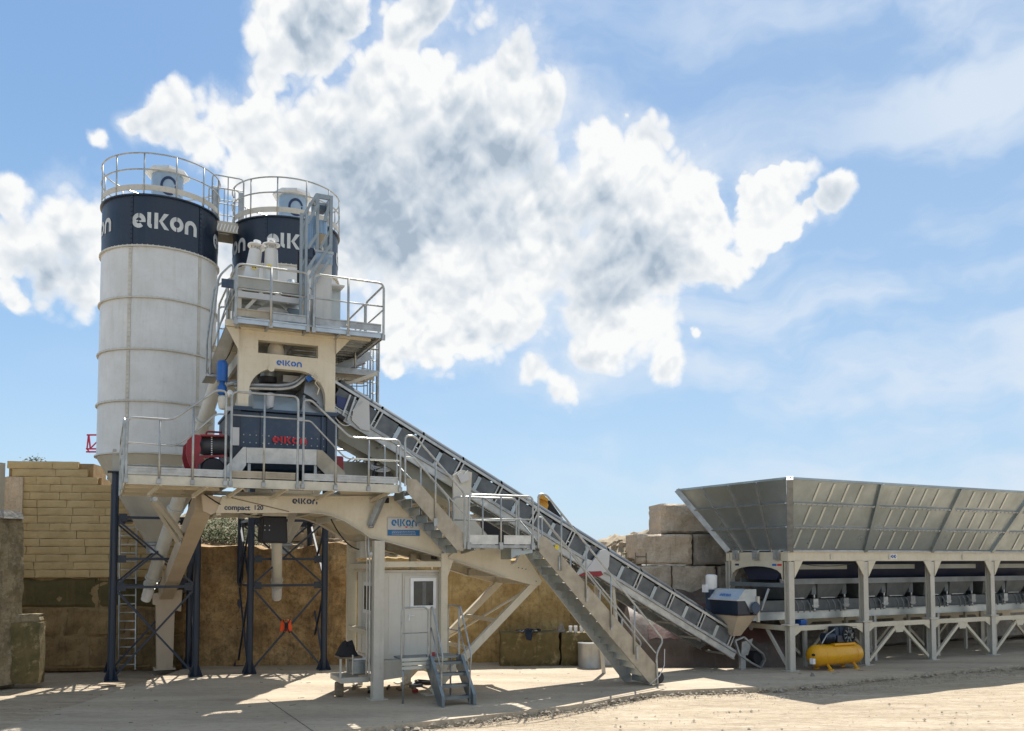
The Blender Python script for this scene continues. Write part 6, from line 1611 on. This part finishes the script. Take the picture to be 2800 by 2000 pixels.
# ================================================================== AGGREGATE BIN (frame HF)
def hopper():
    BD = 2.43; FL = 1.10; SP = 3.03; NB = 5; uE = SP*NB
    zb0 = 3.08; zb1 = 3.40; zt = 5.33
    T = Thing('aggregate_bin', 'long galvanised aggregate storage bin with flared panel walls on a cream frame', 'aggregate bin', HF, (0,0,0))
    # main beams
    for v in (0, BD): mb = MB(); mb.box(-.1, uE+.1, v-.07, v+.07, zb0+.02, zb1-.04); T.part('main_beam', mb, BEIGE)
    for v in (-.0,): mb = MB(); mb.box(-.12,uE+.12,-.12,.10,zb1-.04,zb1-.02); T.part('beam_flange', mb, BEIGED)
    for u in (0, uE): mb = MB(); mb.box(u-.07,u+.07,.07,BD-.07,zb0+.02,zb1-.04); T.part('end_beam', mb, BEIGE)
    # posts with braces
    for i in range(NB+1):
        u = i*SP
        for v in (0, BD):
            mb = MB(); mb.box(u-.012,u+.012,v-.075,v+.075,.02,zb0+.02); mb.box(u-.10,u+.10,v-.095,v-.075,.02,zb0); mb.box(u-.10,u+.10,v+.075,v+.095,.02,zb0)
            p = T.part('post', mb, BEIGED)
            m2 = MB(); m2.box(u-.18,u+.18,v-.18,v+.18,0,.02); T.part('foot_plate', m2, BEIGED, parent=p)
            # flared head gussets
            for sg in (-1, 1):
                if (i == 0 and sg < 0) or (i == NB and sg > 0): continue
                m3 = MB(); m3.prism([(u+sg*.1,v-.12,zb0+.02),(u+sg*.42,v-.12,zb0+.02),(u+sg*.1,v-.12,zb0-.45)],(0,.03,0)); T.part('head_gusset', m3, BEIGE, parent=p)
            m4 = MB(); m4.box(u-.2,u+.2,v-.14,v+.14,1.28,1.32); T.part('joint_plate', m4, BEIGED, parent=p)
    zr = 1.12
    for v in (0, BD):
        for i in range(NB):
            a, b = i*SP+.12, (i+1)*SP-.12
            mb = MB(); mb.box(a,b,v-.06,v+.06,zr,zr+.14); T.part('tie_rail', mb, BEIGE)
            for x, s_ in ((a,1),(b,-1)): m2 = MB(); m2.prism([(x,v-.05,zr),(x+s_*.28,v-.05,zr),(x,v-.05,zr-.16)],(0,.02,0)); T.part('rail_gusset', m2, BEIGE)
            if i != 0 or v > 0:
                m = (a+b)/2
                for x in (a+.05,b-.05): mb = MB(); mb.beam((m+(.12 if x > m else -.12),v,zr-.02),(x,v,.12),.07,.09); T.part('knee_brace', mb, BEIGE)
                m2 = MB(); m2.prism([(m-.25,v-.04,zr),(m+.25,v-.04,zr),(m+.15,v-.04,zr-.2),(m-.15,v-.04,zr-.2)],(0,.03,0)); T.part('node_plate', m2, BEIGE)
    # left end frame
    mb = MB(); mb.box(-.06,.06,.12,BD-.12,zr,zr+.14); T.part('tie_rail', mb, BEIGE)
    for x, q in ((.1,.9),(BD-.1,BD-.9)): mb = MB(); mb.beam((0,x,.1),(0,q,zr),.07,.08); T.part('knee_brace', mb, BEIGED)
    n_ = 10
    q = [(-.0,.12,zb0+.0),(-.0,BD-.12,zb0+.0)]
    arch = []
    for i in range(n_+1):
        t = math.pi*i/n_; arch.append((BD/2-(BD/2-.16)*math.cos(t), zb0-.55+.42*math.sin(t)**.6))
    mb = MB()
    for i in range(n_):
        a, b = arch[i], arch[i+1]; mb.prism([(-.10,a[0],a[1]),(-.10,b[0],b[1]),(-.10,b[0],zb0+.02),(-.10,a[0],zb0+.02)],(.04,0,0))
    T.part('end_arch_plate', mb, BEIGE)
    for v, m in ((.25,REDLOGO),(.45,MATS['bright_blue_print']),(2.0,DARKLOGO)):
        m2 = MB(); m2.box(-.105,-.101,v-.07,v+.10,zb0-.12,zb0-.06); T.part('sticker', m2, m)
    # row of round blue safety signs on the beam
    c = HF.p(2441,1522,-.08)
    for k in range(3):
        m2 = MB(); m2.lathe([(0,-.084),(.05,-.084),(.05,-.072),(0,-.072)],(c.x-.13+k*.12,0,c.z),16,axis='y'); T.part('round_safety_sign', m2, BLUELOGO)
        m2 = MB(); m2.box(c.x-.14+k*.12,c.x-.12+k*.12,-.088,-.085,c.z-.02,c.z+.025); T.part('sign_symbol', m2, WHITE)
    m2 = MB(); m2.box(c.x-.21,c.x+.2,-.0735,-.0705,c.z-.065,c.z+.065); T.part('sign_backing', m2, WHITE)
    # ---- flared walls: bilinear between bottom and top edges
    rows = [0, .345, .675, 1.0]
    def front(u, t): # t 0 bottom..1 top ; u measured at bottom
        uu = u+t*min(FL, -FL+u*.182)
        return Vector((uu, -FL*t-.06, zb1+(zt-zb1)*t))
    def endw(v, t):
        vv = -FL*t+v*((BD+2*FL*t)/BD)
        return Vector((-FL*t-.06, vv, zb1+(zt-zb1)*t))
    def back(u, t): p = front(u, t); return Vector((p.x, BD+FL*t+.06, p.z))
    def rend(v, t): p = endw(v, t); return Vector((uE+FL*t+.06, p.y, p.z))
    def cellp(fn, a0, a1, t0, t1, out, m, name='panel', th=.012):
        q = [fn(a0,t0),fn(a1,t0),fn(a1,t1),fn(a0,t1)]; o = Vector(out)*th
        mb = MB(); mb.add([x for x in q]+[x+o for x in q],[(0,1,2,3),(7,6,5,4),(0,4,5,1),(1,5,6,2),(2,6,7,3),(3,7,4,0)]); return T.part(name, mb, m)
    nF = Vector((0,-(zt-zb1),-FL)).normalized(); nE = Vector((-(zt-zb1),0,-FL)).normalized()
    for bay in range(NB):
        for r_ in range(3):
            cellp(front, bay*SP+.05, (bay+1)*SP-.05, rows[r_]+.008, rows[r_+1]-.008, -nF, GALVD)
            cellp(back, bay*SP+.05, (bay+1)*SP-.05, rows[r_]+.008, rows[r_+1]-.008, Vector((0,-1,0)), GALVD)
        for s_ in range(4):
            u = bay*SP+(.08,.64,1.2,1.76)[s_]+(.30 if bay == 1 else .62 if bay == 2 else 1.0 if bay == 3 else 0)
            for r_ in range(3):
                t0, t1 = rows[r_]+.04, rows[r_+1]-.04
                g_ = lambda t: Vector((u, -FL*t-.06, zb1+(zt-zb1)*t))
                if u > front((bay+1)*SP, t1).x-.12: continue
                mb = MB(); mb.beam(g_(t0)+nF*.014,g_(t1)+nF*.014,.075,.014,up=nF); T.part('stiffener_strip', mb, mat('light_strip', (.62,.64,.60), (.52,.54,.50), 3, .38, .5, spangle=12))
        if bay > 0:
            a, b = front(bay*SP,0), front(bay*SP,1); mb = MB(); mb.beam(a+nF*.03,b+nF*.03,.13,.09,up=nF); T.part('bay_rib', mb, GALVD)
    for t in rows[1:3]:
        for bay in range(NB):
            a, b = front(bay*SP+.08,t), front((bay+1)*SP-.08,t); mb = MB(); mb.beam(a+nF*.03,b+nF*.03,.035,.07,up=nF); T.part('joint_angle', mb, GALVL)
            bt = MB()
            for k in range(16): c = a.lerp(b,(k+.5)/16)+nF*.06; bt.box(c.x-.02,c.x+.02,c.y-.015,c.y+.015,c.z-.03,c.z+.0)
            T.part('joint_bolts', bt, GALVD, kind='stuff')
        a, b = endw(.05,t), endw(BD-.05,t); mb = MB(); mb.beam(a+nE*.03,b+nE*.03,.035,.06,up=nE); T.part('joint_angle', mb, GALV)
    nc = 4
    for c_ in range(nc):
        for r_ in range(3):
            cellp(endw, BD*c_/nc+.01, BD*(c_+1)/nc-.01, rows[r_]+.008, rows[r_+1]-.008, -nE, GALVD)
        if c_ > 0:
            a, b = endw(BD*c_/nc,.0), endw(BD*c_/nc,.98); mb = MB(); mb.beam(a+nE*.03,b+nE*.03,.06,.05,up=nE); T.part('end_rib', mb, GALV)
    for r_ in range(3): cellp(rend, .01, BD-.01, rows[r_]+.008, rows[r_+1]-.008, Vector((-1,0,0)), GALVD)
    # corner posts and top rims
    for (p0, p1) in ((front(0,0),front(0,1)),(endw(BD,0),endw(BD,1)),(front(uE,0),front(uE,1))): mb = MB(); mb.beam(p0+Vector((-.01,-.01,0)),p1+Vector((-.01,-.01,0)),.17,.17,up=(1,-1,0)); T.part('corner_angle', mb, GALV)
    for (p0, p1) in ((front(0,1),front(uE,1)),(endw(0,1),endw(BD,1)),(back(0,1),back(uE,1)),(rend(0,1),rend(BD,1))): mb = MB(); mb.beam(p0,p1,.05,.06); T.part('top_rim', mb, GALVD)
    mb = MB(); mb.beam(front(0,0),front(uE,0),.10,.05); T.part('bottom_rim', mb, GALV)
    # division walls inside
    for bay in range(1, NB):
        q = [front(bay*SP,0),front(bay*SP,.96),back(bay*SP,.96),back(bay*SP,0)]; u = bay*SP
        mb = MB(); mb.prism([(u,p.y,p.z) for p in q],(.02,0,0)); T.part('division_wall', mb, GALVD)
    # hinges on the end wall
    for v in (.35,1.2,2.05):
        mb = MB(); mb.box(-.16,-.08,v-.11,v+.11,zb1-.26,zb1+.02); mb.box(-.20,-.16,v-.05,v+.05,zb1-.2,zb1-.06); T.part('hinge_clamp', mb, GALV)
    # beam joints
    for u in (.6+1.0, 4.1, 7.6): mb = MB(); mb.box(u-.04,u+.04,-.1,-.071,zb0+.08,zb1-.1); T.part('beam_lug', mb, BEIGED)
    # dark inner funnel and gates
    mb = MB(); mb.hexa([(.15,.65,2.55),(uE-.15,.65,2.55),(uE-.15,BD-.65,2.55),(.15,BD-.65,2.55)],[(.1,.12,3.32),(uE-.1,.12,3.32),(uE-.1,BD-.12,3.32),(.1,BD-.12,3.32)]); T.part('inner_funnel', mb, mat('dark_navy_liner', (.012,.017,.045), (.018,.024,.05), 3, .5))
    for bay in range(NB):
        a = bay*SP+.25; b = (bay+1)*SP-.25
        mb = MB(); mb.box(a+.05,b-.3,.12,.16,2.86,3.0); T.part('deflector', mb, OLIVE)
        for k in range(2):
            c = a+.62+k*1.28
            mb = MB(); mb.hexa([(c-.40,.6,1.98),(c+.40,.6,1.98),(c+.40,1.7,1.98),(c-.40,1.7,1.98)],[(c-.58,.42,2.42),(c+.58,.42,2.42),(c+.58,1.9,2.42),(c-.58,1.9,2.42)]); g = T.part('discharge_gate', mb, mat('mid_grey_steel', (0,0,0)))
            mb = MB(); mb.box(c-.30,c+.30,.565,.6,1.99,2.02); T.part('gate_lip', mb, GALV, parent=g)
            mb = MB(); x = c+.62
            mb.box(x-.1,x+.1,.42,.56,1.72,1.98); mb.box(x-.14,x-.08,.43,.5,1.76,1.80); mb.box(x+.08,x+.14,.43,.5,1.76,1.80); T.part('pneumatic_valve', mb, GALV)
            mb = MB(); mb.cyl((x,.49,1.98),(x,.49,2.12),.03,n=8); mb.cyl((x,.49,1.60),(x,.49,1.72),.04,n=8); T.part('cylinder_rod', mb, GALVL)
            mb = MB(); mb.box(x-.08,x+.10,.5,.62,2.1,2.42); T.part('valve_bracket', mb, mat('gate_dark', (.10,.11,.11), rough=.5))
            for j in range(3):
                y_ = c-.25+j*.24; mb = MB(); mb.tube([(y_,.40,1.95),(y_+.05,.36,1.85),(y_+.09,.36,1.72),(y_+.1,.38,1.6)],.022,6); T.part('air_hose', mb, MATS['dark_grey_sheet'])
    mb = MB(); mb.box(.05,uE,.38,.42,2.42,2.58); mb.box(.05,uE,BD-.42,BD-.38,2.42,2.58); T.part('gate_beam', mb, mat('dull_gate_beam', (.19,.205,.205), (.15,.16,.16), 2, .5, .3, streak=.4))
    return T
hopper()
def weigh_belt():
    uE = 15.0
    T = Thing('collecting_belt', 'horizontal collecting belt under the aggregate bin with hooded silver head', 'belt conveyor', HF, (-1.2,1.0,1.4))
    for v in (.55,1.75):
        mb = MB(); mb.box(-.9,uE,v-.03,v+.03,1.40,1.62); T.part('side_channel', mb, GALVD)
        mb = MB(); mb.box(-.9,uE,v-.06,v+.06,1.60,1.63); T.part('channel_flange', mb, GALV)
    mb = MB(); mb.box(-1.0,uE,.62,1.68,1.56,1.60); T.part('belt', mb, BLACKR)
    mb = MB(); mb.box(-.9,uE,.62,.66,1.63,1.95); mb.box(-.9,uE,1.64,1.68,1.63,1.95); T.part('skirt_board', mb, mat('gate_dark', (0,0,0)))
    for k in range(14): c = -.5+k*.9; mb = MB(); mb.cyl((c,.6,1.5),(c,1.7,1.5),.05,n=8); T.part('idler_roller', mb, GALVD)
    for u in (1.2,4.2,7.2,10.2):
        for v in (.6,1.7): mb = MB(); mb.box(u-.05,u+.05,v-.04,v+.04,0,1.4); T.part('belt_leg', mb, BEIGED)
    # head hood
    v0 = .35; zt = HF.p(2020,1611,v0+.4).z; zm = HF.p(2020,1642,v0).z; zb = HF.p(2020,1682,v0).z
    uL = -2.15; uR = -.95
    # hood seen from the end: profile in u,z ; slopes towards the left
    q = [(-2.28,zm),(-2.0,zt),(-.95,zt),(-.95,zb+.05),(-2.28,zb+.12)]
    mb = MB(); mb.prism([(-1.62,.35,zm),(-1.34,.35,zt),(-.92,.35,zt),(-.92,.35,zb+.30),(-1.1,.35,zb+.05),(-1.36,.35,zm)],(0,1.2,0)); T.part('head_hood', mb, mat('hood_grey_steel', (.40,.43,.44), (.34,.37,.38), 2, .35, .4))
    mb = MB(); mb.hexa([(-1.58,.38,zb),(-1.12,.38,zb),(-1.12,1.5,zb),(-1.58,1.5,zb)],[(-1.61,.36,zm-.01),(-1.36,.36,zm-.01),(-1.36,1.53,zm-.01),(-1.61,1.53,zm-.01)]); T.part('rubber_curtain', mb, NAVY)
    mb = MB(); mb.box(-1.64,-1.36,.33,1.57,zm-.02,zm+.015); T.part('hood_lip', mb, SIGNG)
    # blue badge on the sloping face
    e0 = Vector((-1.62,0,zm)); e1 = Vector((-1.34,0,zt)); dn = (e1-e0).normalized(); nr = Vector((-dn.z,0,dn.x))
    mb = MB(); P0 = e0.lerp(e1,.35)+nr*.008; P1 = e0.lerp(e1,.75)+nr*.008
    s_ = .095
    logo(T, lambda x, y: tuple((e0+dn*(.12+y*s_)+nr*.012)+Vector((0,1.2-x*s_,0))), MATS['bright_blue_print'])
    # motor and gearbox
    mb = MB(); c = HF.p(1961,1600,1.9); mb.lathe([(.0,zt+.40),(.12,zt+.40),(.17,zt+.36),(.17,zt+.02),(.13,zt-.05)],(-1.35,1.74,0),24); T.part('drive_motor', mb, WHITE)
    mb = MB(); mb.box(-1.62,-1.50,1.70,1.84,zt-.12,zt+.10); T.part('terminal_box', mb, WHITE)
    mb = MB(); mb.box(-1.5,-1.2,1.58,1.84,zb+.05,zt-.04); T.part('gearbox', mb, NAVY2)
    mb = MB(); mb.lathe([(0,-.03),(.15,-.03),(.17,0),(.15,.03),(0,.03)],(-1.0,.3,zb+.18),20,axis='y'); T.part('pulley', mb, NAVY2)
    mb = MB(); mb.box(-.92,-.84,.3,.36,1.38,zb+.5); T.part('end_bracket', mb, BEIGED)
    # beige discharge spout
    mb = MB(); mb.hexa([(-1.45,.75,.98),(-1.15,.75,.98),(-1.15,1.35,1.08),(-1.45,1.35,1.08)],[(-1.60,.36,zb-.02),(-.90,.36,zb-.02),(-.90,1.5,zb-.02),(-1.60,1.5,zb-.02)]); T.part('discharge_spout', mb, mat('tan_paint', (0,0,0)))
    mb = MB(); mb.box(-1.62,-.88,.34,1.52,zb-.03,zb-.005); T.part('spout_rim', mb, BLACKR)
    # catwalk bar behind with sloping stay
    mb = MB(); mb.box(-.15,-.05,.1,2.3,2.35,2.47); T.part('cross_bar', mb, STEPM)
    mb = MB(); mb.beam((-.3,.5,2.3),(-.6,.5,1.7),.04,.05); T.part('stay', mb, GALVL)
    mb = MB(); mb.box(.9,1.15,.45,.7,1.15,1.38); T.part('blue_valve_box', mb, BLUE, bevel=.02)
weigh_belt()
def compressor():
    g = HF.g(2292,1834); f = HF
    c = Vector((g.x+.22, g.y+.3, 0))
    T = Thing('air_compressor', 'yellow horizontal tank air compressor with dark pump on top', 'compressor', HF, (c.x,c.y,0))
    r_ = .30; zc = .42; L = .98
    mb = MB(); mb.lathe([(0,-L-.0),(r_*.45,-L+.01),(r_*.8,-L+.07),(r_,-L+.18),(r_,L-.18),(r_*.8,L-.07),(r_*.45,L-.01),(0,L)],(c.x,c.y,zc),40,axis='x'); T.part('tank', mb, YEL)
    for s in (-.62,.62): mb = MB(); mb.lathe([(r_-.002,-.012),(r_+.006,-.008),(r_+.006,.008),(r_-.002,.012)],(c.x+s,c.y,zc),36,axis='x',cap=False); T.part('weld_band', mb, YEL)
    for s in (-.5,.55):
        for q in (-1,1):
            mb = MB(); mb.beam((c.x+s,c.y+q*.15,zc-.22),(c.x+s+.04,c.y+q*.26,.04),.07,.05); mb.box(c.x+s-.04,c.x+s+.12,c.y+q*.26-.04,c.y+q*.26+.05,0,.04); T.part('foot', mb, YEL)
    mb = MB(); mb.box(c.x-.22,c.x+.62,c.y-.2,c.y+.2,zc+r_-.03,zc+r_+.03); T.part('mounting_plate', mb, YEL)
    zp = zc+r_+.03
    mb = MB(); mb.lathe([(0,-.16),(.13,-.16),(.14,-.1),(.14,.2),(.1,.24),(0,.24)],(c.x-.3,c.y,zp+.17),20,axis='x'); T.part('motor', mb, NAVY)
    for k in range(6): m2 = MB(); m2.lathe([(.14,-.006),(.158,-.006),(.158,.006),(.14,.006)],(c.x-.4+k*.05,c.y,zp+.13),20,axis='x',cap=False); T.part('motor_fin', m2, NAVY)
    mb = MB(); mb.box(c.x-.05,c.x+.62,c.y-.02,c.y+.2,zp,zp+.46); T.part('guard_housing', mb, BLACKR, bevel=.02)
    mb = MB(); mb.box(c.x-.04,c.x+.28,c.y-.14,c.y-.02,zp,zp+.22); T.part('crankcase', mb, NAVY, bevel=.02)
    for dx in (.02,.2):
        mb = MB()
        for k in range(6): mb.box(c.x+dx-.07,c.x+dx+.07,c.y-.08,c.y+.08,zp+.22+k*.035,zp+.24+k*.035)
        mb.box(c.x+dx-.05,c.x+dx+.05,c.y-.06,c.y+.06,zp+.2,zp+.44); T.part('cylinder_head', mb, NAVY2)
    # flywheel with spokes
    fc = (c.x+.42, c.y-.14, zp+.22); mb = MB(); mb.lathe([(.22,-.03),(.25,-.03),(.25,.03),(.22,.03),(.22,-.03)],fc,28,axis='y',cap=False); fw = T.part('flywheel_rim', mb, BLACKR)
    for k in range(9):
        a = 2*math.pi*k/9; mb = MB(); mb.beam((fc[0]+.04*math.cos(a),fc[1],fc[2]+.04*math.sin(a)),(fc[0]+.225*math.cos(a+.25),fc[1],fc[2]+.225*math.sin(a+.25)),.03,.02,up=(0,1,0)); T.part('spoke', mb, STEPM, parent=fw)
    mb = MB(); mb.lathe([(0,-.04),(.05,-.04),(.05,.04),(0,.04)],fc,14,axis='y'); T.part('hub', mb, BLACK, parent=fw)
    mb = MB()
    for k in range(5): a = .1+k*.09; mb.tube([(fc[0]-.26,fc[1]-.05,zp+a),(fc[0]+.28,fc[1]-.05,zp+a)],.006,5)
    T.part('belt_guard', mb, BLACK, kind='stuff')
    mb = MB(); mb.tube([(c.x-.1,c.y-.1,zp+.4),(c.x-.45,c.y-.12,zp+.25),(c.x-.62,c.y-.1,zp+.02),(c.x-.6,c.y-.05,zc+r_-.02)],.018,8); T.part('pipe', mb, GALV)
    mb = MB(); mb.box(c.x-L-.06,c.x-L+.03,c.y-.16,c.y-.02,zc-.22,zc-.06); T.part('pressure_switch', mb, WHITE, bevel=.01)
    mb = MB(); mb.cyl((c.x-L-.05,c.y-.12,zc+.04),(c.x-L+.05,c.y-.12,zc+.04),.035,n=12); T.part('gauge', mb, BLACK)
compressor()

# ================================================================== BACKGROUND OBJECTS
def mid_ground():
    # moss covered concrete blocks under the stairs
    for i,(x0,y0,x1,y1,lab) in enumerate(((1370,1731,1530,1822,'wide mossy yellow stone block on the ground with a dark rag on top'),(1536,1731,1668,1822,'mossy stone block with white paint tins on top, behind the steel drum'))):
        f = Frame(*W.g(1450,1822).xy, 4); a = f.p(x0,y0,0); b = f.p(x1,y1,0); mb = MB(); rough_block(mb,a.x,b.x,0,a.z,0,.8,jit=.08,seg=8,amp=.06,seed=70+i); mb.smooth = True
        single('mossy_block', mb, MOSS, lab, 'stone block', f, ((a.x+b.x)/2,0,0), group='mossy blocks under the stairs')
    zt = a.z
    R_ = Thing('dark_rag', 'dark blue rag and coiled cable draped on the wide mossy block', 'rag', f, (f.p(1440,1735,.1).x,.1,zt))
    mb = MB(); x0 = f.p(1412,1730,.1).x; x1 = f.p(1470,1730,.1).x; rows = []
    for i in range(10):
        rows.append([(x0+(x1-x0)*i/9+.03*noise.noise(Vector((i,j,2))), -.13+j*.07, zt+.10+.07*noise.noise(Vector((i*.8,j*.9,0)))-(.30*max(0,(2-j))/2 if 3<i<7 else .02)) for j in range(6)])
    mb.sheet(rows); mb.smooth = True; R_.part('cloth', mb, mat('dark_blue_cloth', (.02,.03,.05), (.015,.02,.035), 6, .9))
    mb = MB(); mb.tube([(x1-.1+.2*math.cos(t),.25+.15*math.sin(t),zt+.07+.02*math.sin(3*t)) for t in [2*math.pi*i/18 for i in range(18)]],.02,6,closed=True); R_.part('cable_coil', mb, BLACK)
    for i,(x,h,lab) in enumerate(((1560,36,'leftmost of the three white tins on the mossy block'),(1574,40,'middle one of the three white tins on the mossy block'),(1590,37,'rightmost of the three white tins on the mossy block'))):
        p = f.p(x,1733,.2); mb = MB(); mb.lathe([(.055,zt),(.055,zt+.17),(.06,zt+.175),(.05,zt+.19)],(p.x,.2,0),14); single('paint_tin', mb, WHITE, lab, 'tin', f, (p.x,.2,zt), group='white tins on the mossy block')
    p = f.p(1535,1728,.3); mb = MB(); mb.hexa([(p.x-.15,.2,zt),(p.x+.12,.2,zt),(p.x+.12,.5,zt),(p.x-.15,.5,zt)],[(p.x-.05,.3,zt+.22),(p.x+.02,.3,zt+.28),(p.x+.05,.4,zt+.25),(p.x-.05,.4,zt+.18)]); single('dark_stone', mb, STONEG, 'dark pointed stone lying where the two mossy blocks meet', 'stone', f, (p.x,.3,zt))
    g = W.g(1613,1824); r_ = .36; mb = MB(); mb.lathe([(r_,0),(r_,.03),(r_-.01,.05),(r_-.01,.68),(r_,.70),(r_-.02,.72),(r_-.03,.70),(0,.69)],(g.x,g.y,0),32)
    single('steel_drum', mb, mat('grey_drum', (.42,.42,.40), (.36,.36,.34), 3, .35, .4, streak=.3), 'plain grey steel drum standing beside the lower stairs', 'drum', W, (g.x,g.y,0))
    g = W.g(1655,1822); mb = MB(); mb.box(g.x-.2,g.x+.25,g.y,g.y+.5,0,.62); single('pale_box', mb, SIGNG, 'pale metal box right of the steel drum behind the stairs', 'box', W, (g.x,g.y,0), bevel=.02)
    # tarpaulin heap behind lower stairs under the conveyor
    mb = MB(); rows = []
    a = W.g(1560,1800); 
    for i in range(40):
        row = []
        for j in range(24):
            x = 3.3+i*.125; y = 25.8+j*.16
            hgt = 2.45*(1-math.exp(-((j+1)/7.0)))*(1 if i > 2 else .5+.25*i/1)*(1-.10*max(0,(i-20)/10)**1.5)
            z = max(0.0, hgt*(.95+.12*noise.noise(Vector((i*.2,j*.2,0))))+.05*math.sin(i*.9+j*.4)+.06*noise.noise(Vector((i*.6,j*.1,4))))
            if j == 0: z = 0
            row.append((x, y, z))
        rows.append(row)
    mb.sheet(rows); mb.smooth = True
    T = Thing('tarpaulin_heap', 'brown tarpaulin over a heap behind the lower stairs', 'tarpaulin', W, (5,26,0))
    T.part('sheet', mb, TARP)
    for j0 in (2, 7):
        m2 = MB(); m2.sheet([[(p[0],p[1]-.01,p[2]+.012) for p in r_[j0:j0+3]] for r_ in rows[6:36]]); m2.smooth = True; T.part('red_stripe', m2, TARPR)
    # timber under the conveyor tail
    for k,(x0,y0,x1,y1,lab) in enumerate(((1935,1810,2020,1822,'dark timber beam lying under the conveyor tail'),(1700,1800,1960,1812,'long dark plank on the ground behind the conveyor foot'))):
        p = W.g(x0,y0); q = W.g(x1,y1); mb = MB(); mb.beam(Vector((p.x,p.y,.1)),Vector((q.x,q.y,.1)),.2,.18); single('timber_beam', mb, WOOD, lab, 'timber', W, ((p.x+q.x)/2,(p.y+q.y)/2,0), bevel=.01)
    # small ladders
    p = QF.p(1752,1572,.3); 
    ladder('site_ladder', 'weathered short ladder leaning on the orange rock left of the block stack', W, W.p(1754,1640,28.2), W.p(1752,1512,28.3), .34, 5, WOOD)
    p = W.g(1800,1806); ladder('site_ladder', 'grey ladder standing behind the foot of the lower stairs', W, (p.x,p.y,0), (p.x-.25,p.y+.5,1.15), .42, 5, GALVD)
    # red tower crane jib tip beyond the wall on the left
    T = Thing('red_crane_jib', 'red lattice crane jib end showing behind the left silo', 'crane', W, tuple(W.p(262,1215,40)))
    def L3(a, b, w=.05): mb = MB(); mb.beam(W.p(*a,40), W.p(*b,40), w, w); T.part('jib_bar', mb, mat('red_crane_paint', (.42,.012,.06), (.36,.01,.05), 4, .4))
    L3((238,1190),(330,1190),.07); L3((236,1228),(330,1228),.07); L3((236,1236),(330,1237),.07); L3((242,1190),(238,1228)); L3((246,1228),(270,1204)); L3((270,1228),(290,1200)); L3((236,1226),(246,1238)); L3((243,1192),(247,1226),.06)
    m = MB(); m.beam(W.p(318,1237,40), W.p(318,1600,40), .5, .5); T.part('mast', m, MATS['red_crane_paint'])
    # yellow machine behind the conveyor
    T = Thing('yellow_machine', 'yellow excavator boom part and dark cab seen above the conveyor by the landing', 'excavator', W, tuple(W.p(1500,1420,31)))
    def poly(nm, pts, m, D=31, th=1.0): mb = MB(); q = [W.p(x,y,D) for x,y in pts]; mb.prism([tuple(p) for p in q],(0,th,0)); T.part(nm, mb, m)
    YM = mat('machine_yellow', (.62,.33,.03), (.5,.25,.02), 3, .45, spots=[(6,(.25,.13,.04),.58,.7,.6)])
    poly('engine_cover', ((1474,1360),(1494,1362),(1500,1382),(1494,1404),(1476,1404)), YM)
    poly('roof_plate', ((1472,1354),(1484,1352),(1500,1366),(1498,1372),(1474,1362)), YM, 30.8, 1.3)
    poly('dark_cab', ((1496,1366),(1504,1370),(1540,1420),(1536,1440),(1496,1404)), BLACKR, 31.1)
    poly('undercarriage', ((1290,1385),(1420,1388),(1545,1440),(1560,1600),(1340,1600)), BLACKR, 31.2, 1.5)
    # dark parts seen behind the landing: rubble and machine track
    rock_pile('rubble_heap', 'pinkish broken stone heap seen through the landing railings', 3.0-3.4, 2.6, 28.6, 30.2, lambda x,y: 3.3-.28*(x+.4)+.15*rnd.random(), 380, ROCK, .05, .18)
    hb = MB(); hb.prism([(-1.3,28.7,0),(3.0,28.7,0),(3.0,28.7,2.3),(-.4,28.7,3.3),(-1.3,28.7,3.1)],(0,2.0,0)); single('earth_heap', hb, ROCK, None, None, kind='structure')
    # stones and scraps on the slab near the compressor
    for i,(x,y,lab) in enumerate(((2222,1850,'small dark stone on the slab in front of the compressor'),)):
        p = W.g(x,y); mb = MB(); mb.hexa([(p.x-.05,p.y-.04,0),(p.x+.06,p.y-.04,0),(p.x+.05,p.y+.05,0),(p.x-.05,p.y+.05,0)],[(p.x-.02,p.y-.01,.10),(p.x+.03,p.y-.01,.08),(p.x+.03,p.y+.03,.09),(p.x-.02,p.y+.03,.11)]); single('dark_stone', mb, STONEG, lab, 'stone', W, (p.x,p.y,0))
mid_ground()

def cables():
    def sag(name, label, a, b, drop, r=.014, m=BLACK, n=14):
        a = Vector(a); b = Vector(b); mb = MB(); mb.tube([a.lerp(b, i/n)-Vector((0,0,drop*4*(i/n)*(1-i/n))) for i in range(n+1)], r, 6)
        single(name, mb, m, label, 'cable', P, tuple(a))
    a = P.p(1000,1478,.2); b = P.p(1012,1640,.3)
    sag('power_cable', 'black power cable looping from the chassis arch to the cabin side', P.p(905,1420,.5), P.p(1004,1500,.5), .25)
    sag('power_cable', 'thin black cable hanging under the walkway left of the rubber chute', P.p(560,1352,-.2), P.p(716,1410,.6), .12)
    sag('power_cable', 'black cable drooping from the tower top to the blue vessel', P.p(650,905,.4), P.p(612,990,.4), .1, .012)
    sag('power_cable', 'grey cable hanging between the mixer and the conveyor head', P.p(905,1120,.1), P.p(960,1160,.6), .16, .013, SIGNG)
    sag('power_cable', 'black cable drooping along the bin beam above the compressor', HFp(2180,1540,-.02), HFp(2350,1538,-.02), .10, .010)
    0 and sag('air_hose', 'dark air hose running on the slab from the compressor to the bin post', P.loc(HF.world((1.9,-1.6,.02))), P.loc(HF.world((3.0,-.2,.02))), .0, .014)
def HFp(x, y, v): return P.loc(HF.world(HF.p(x, y, v)))
cables()
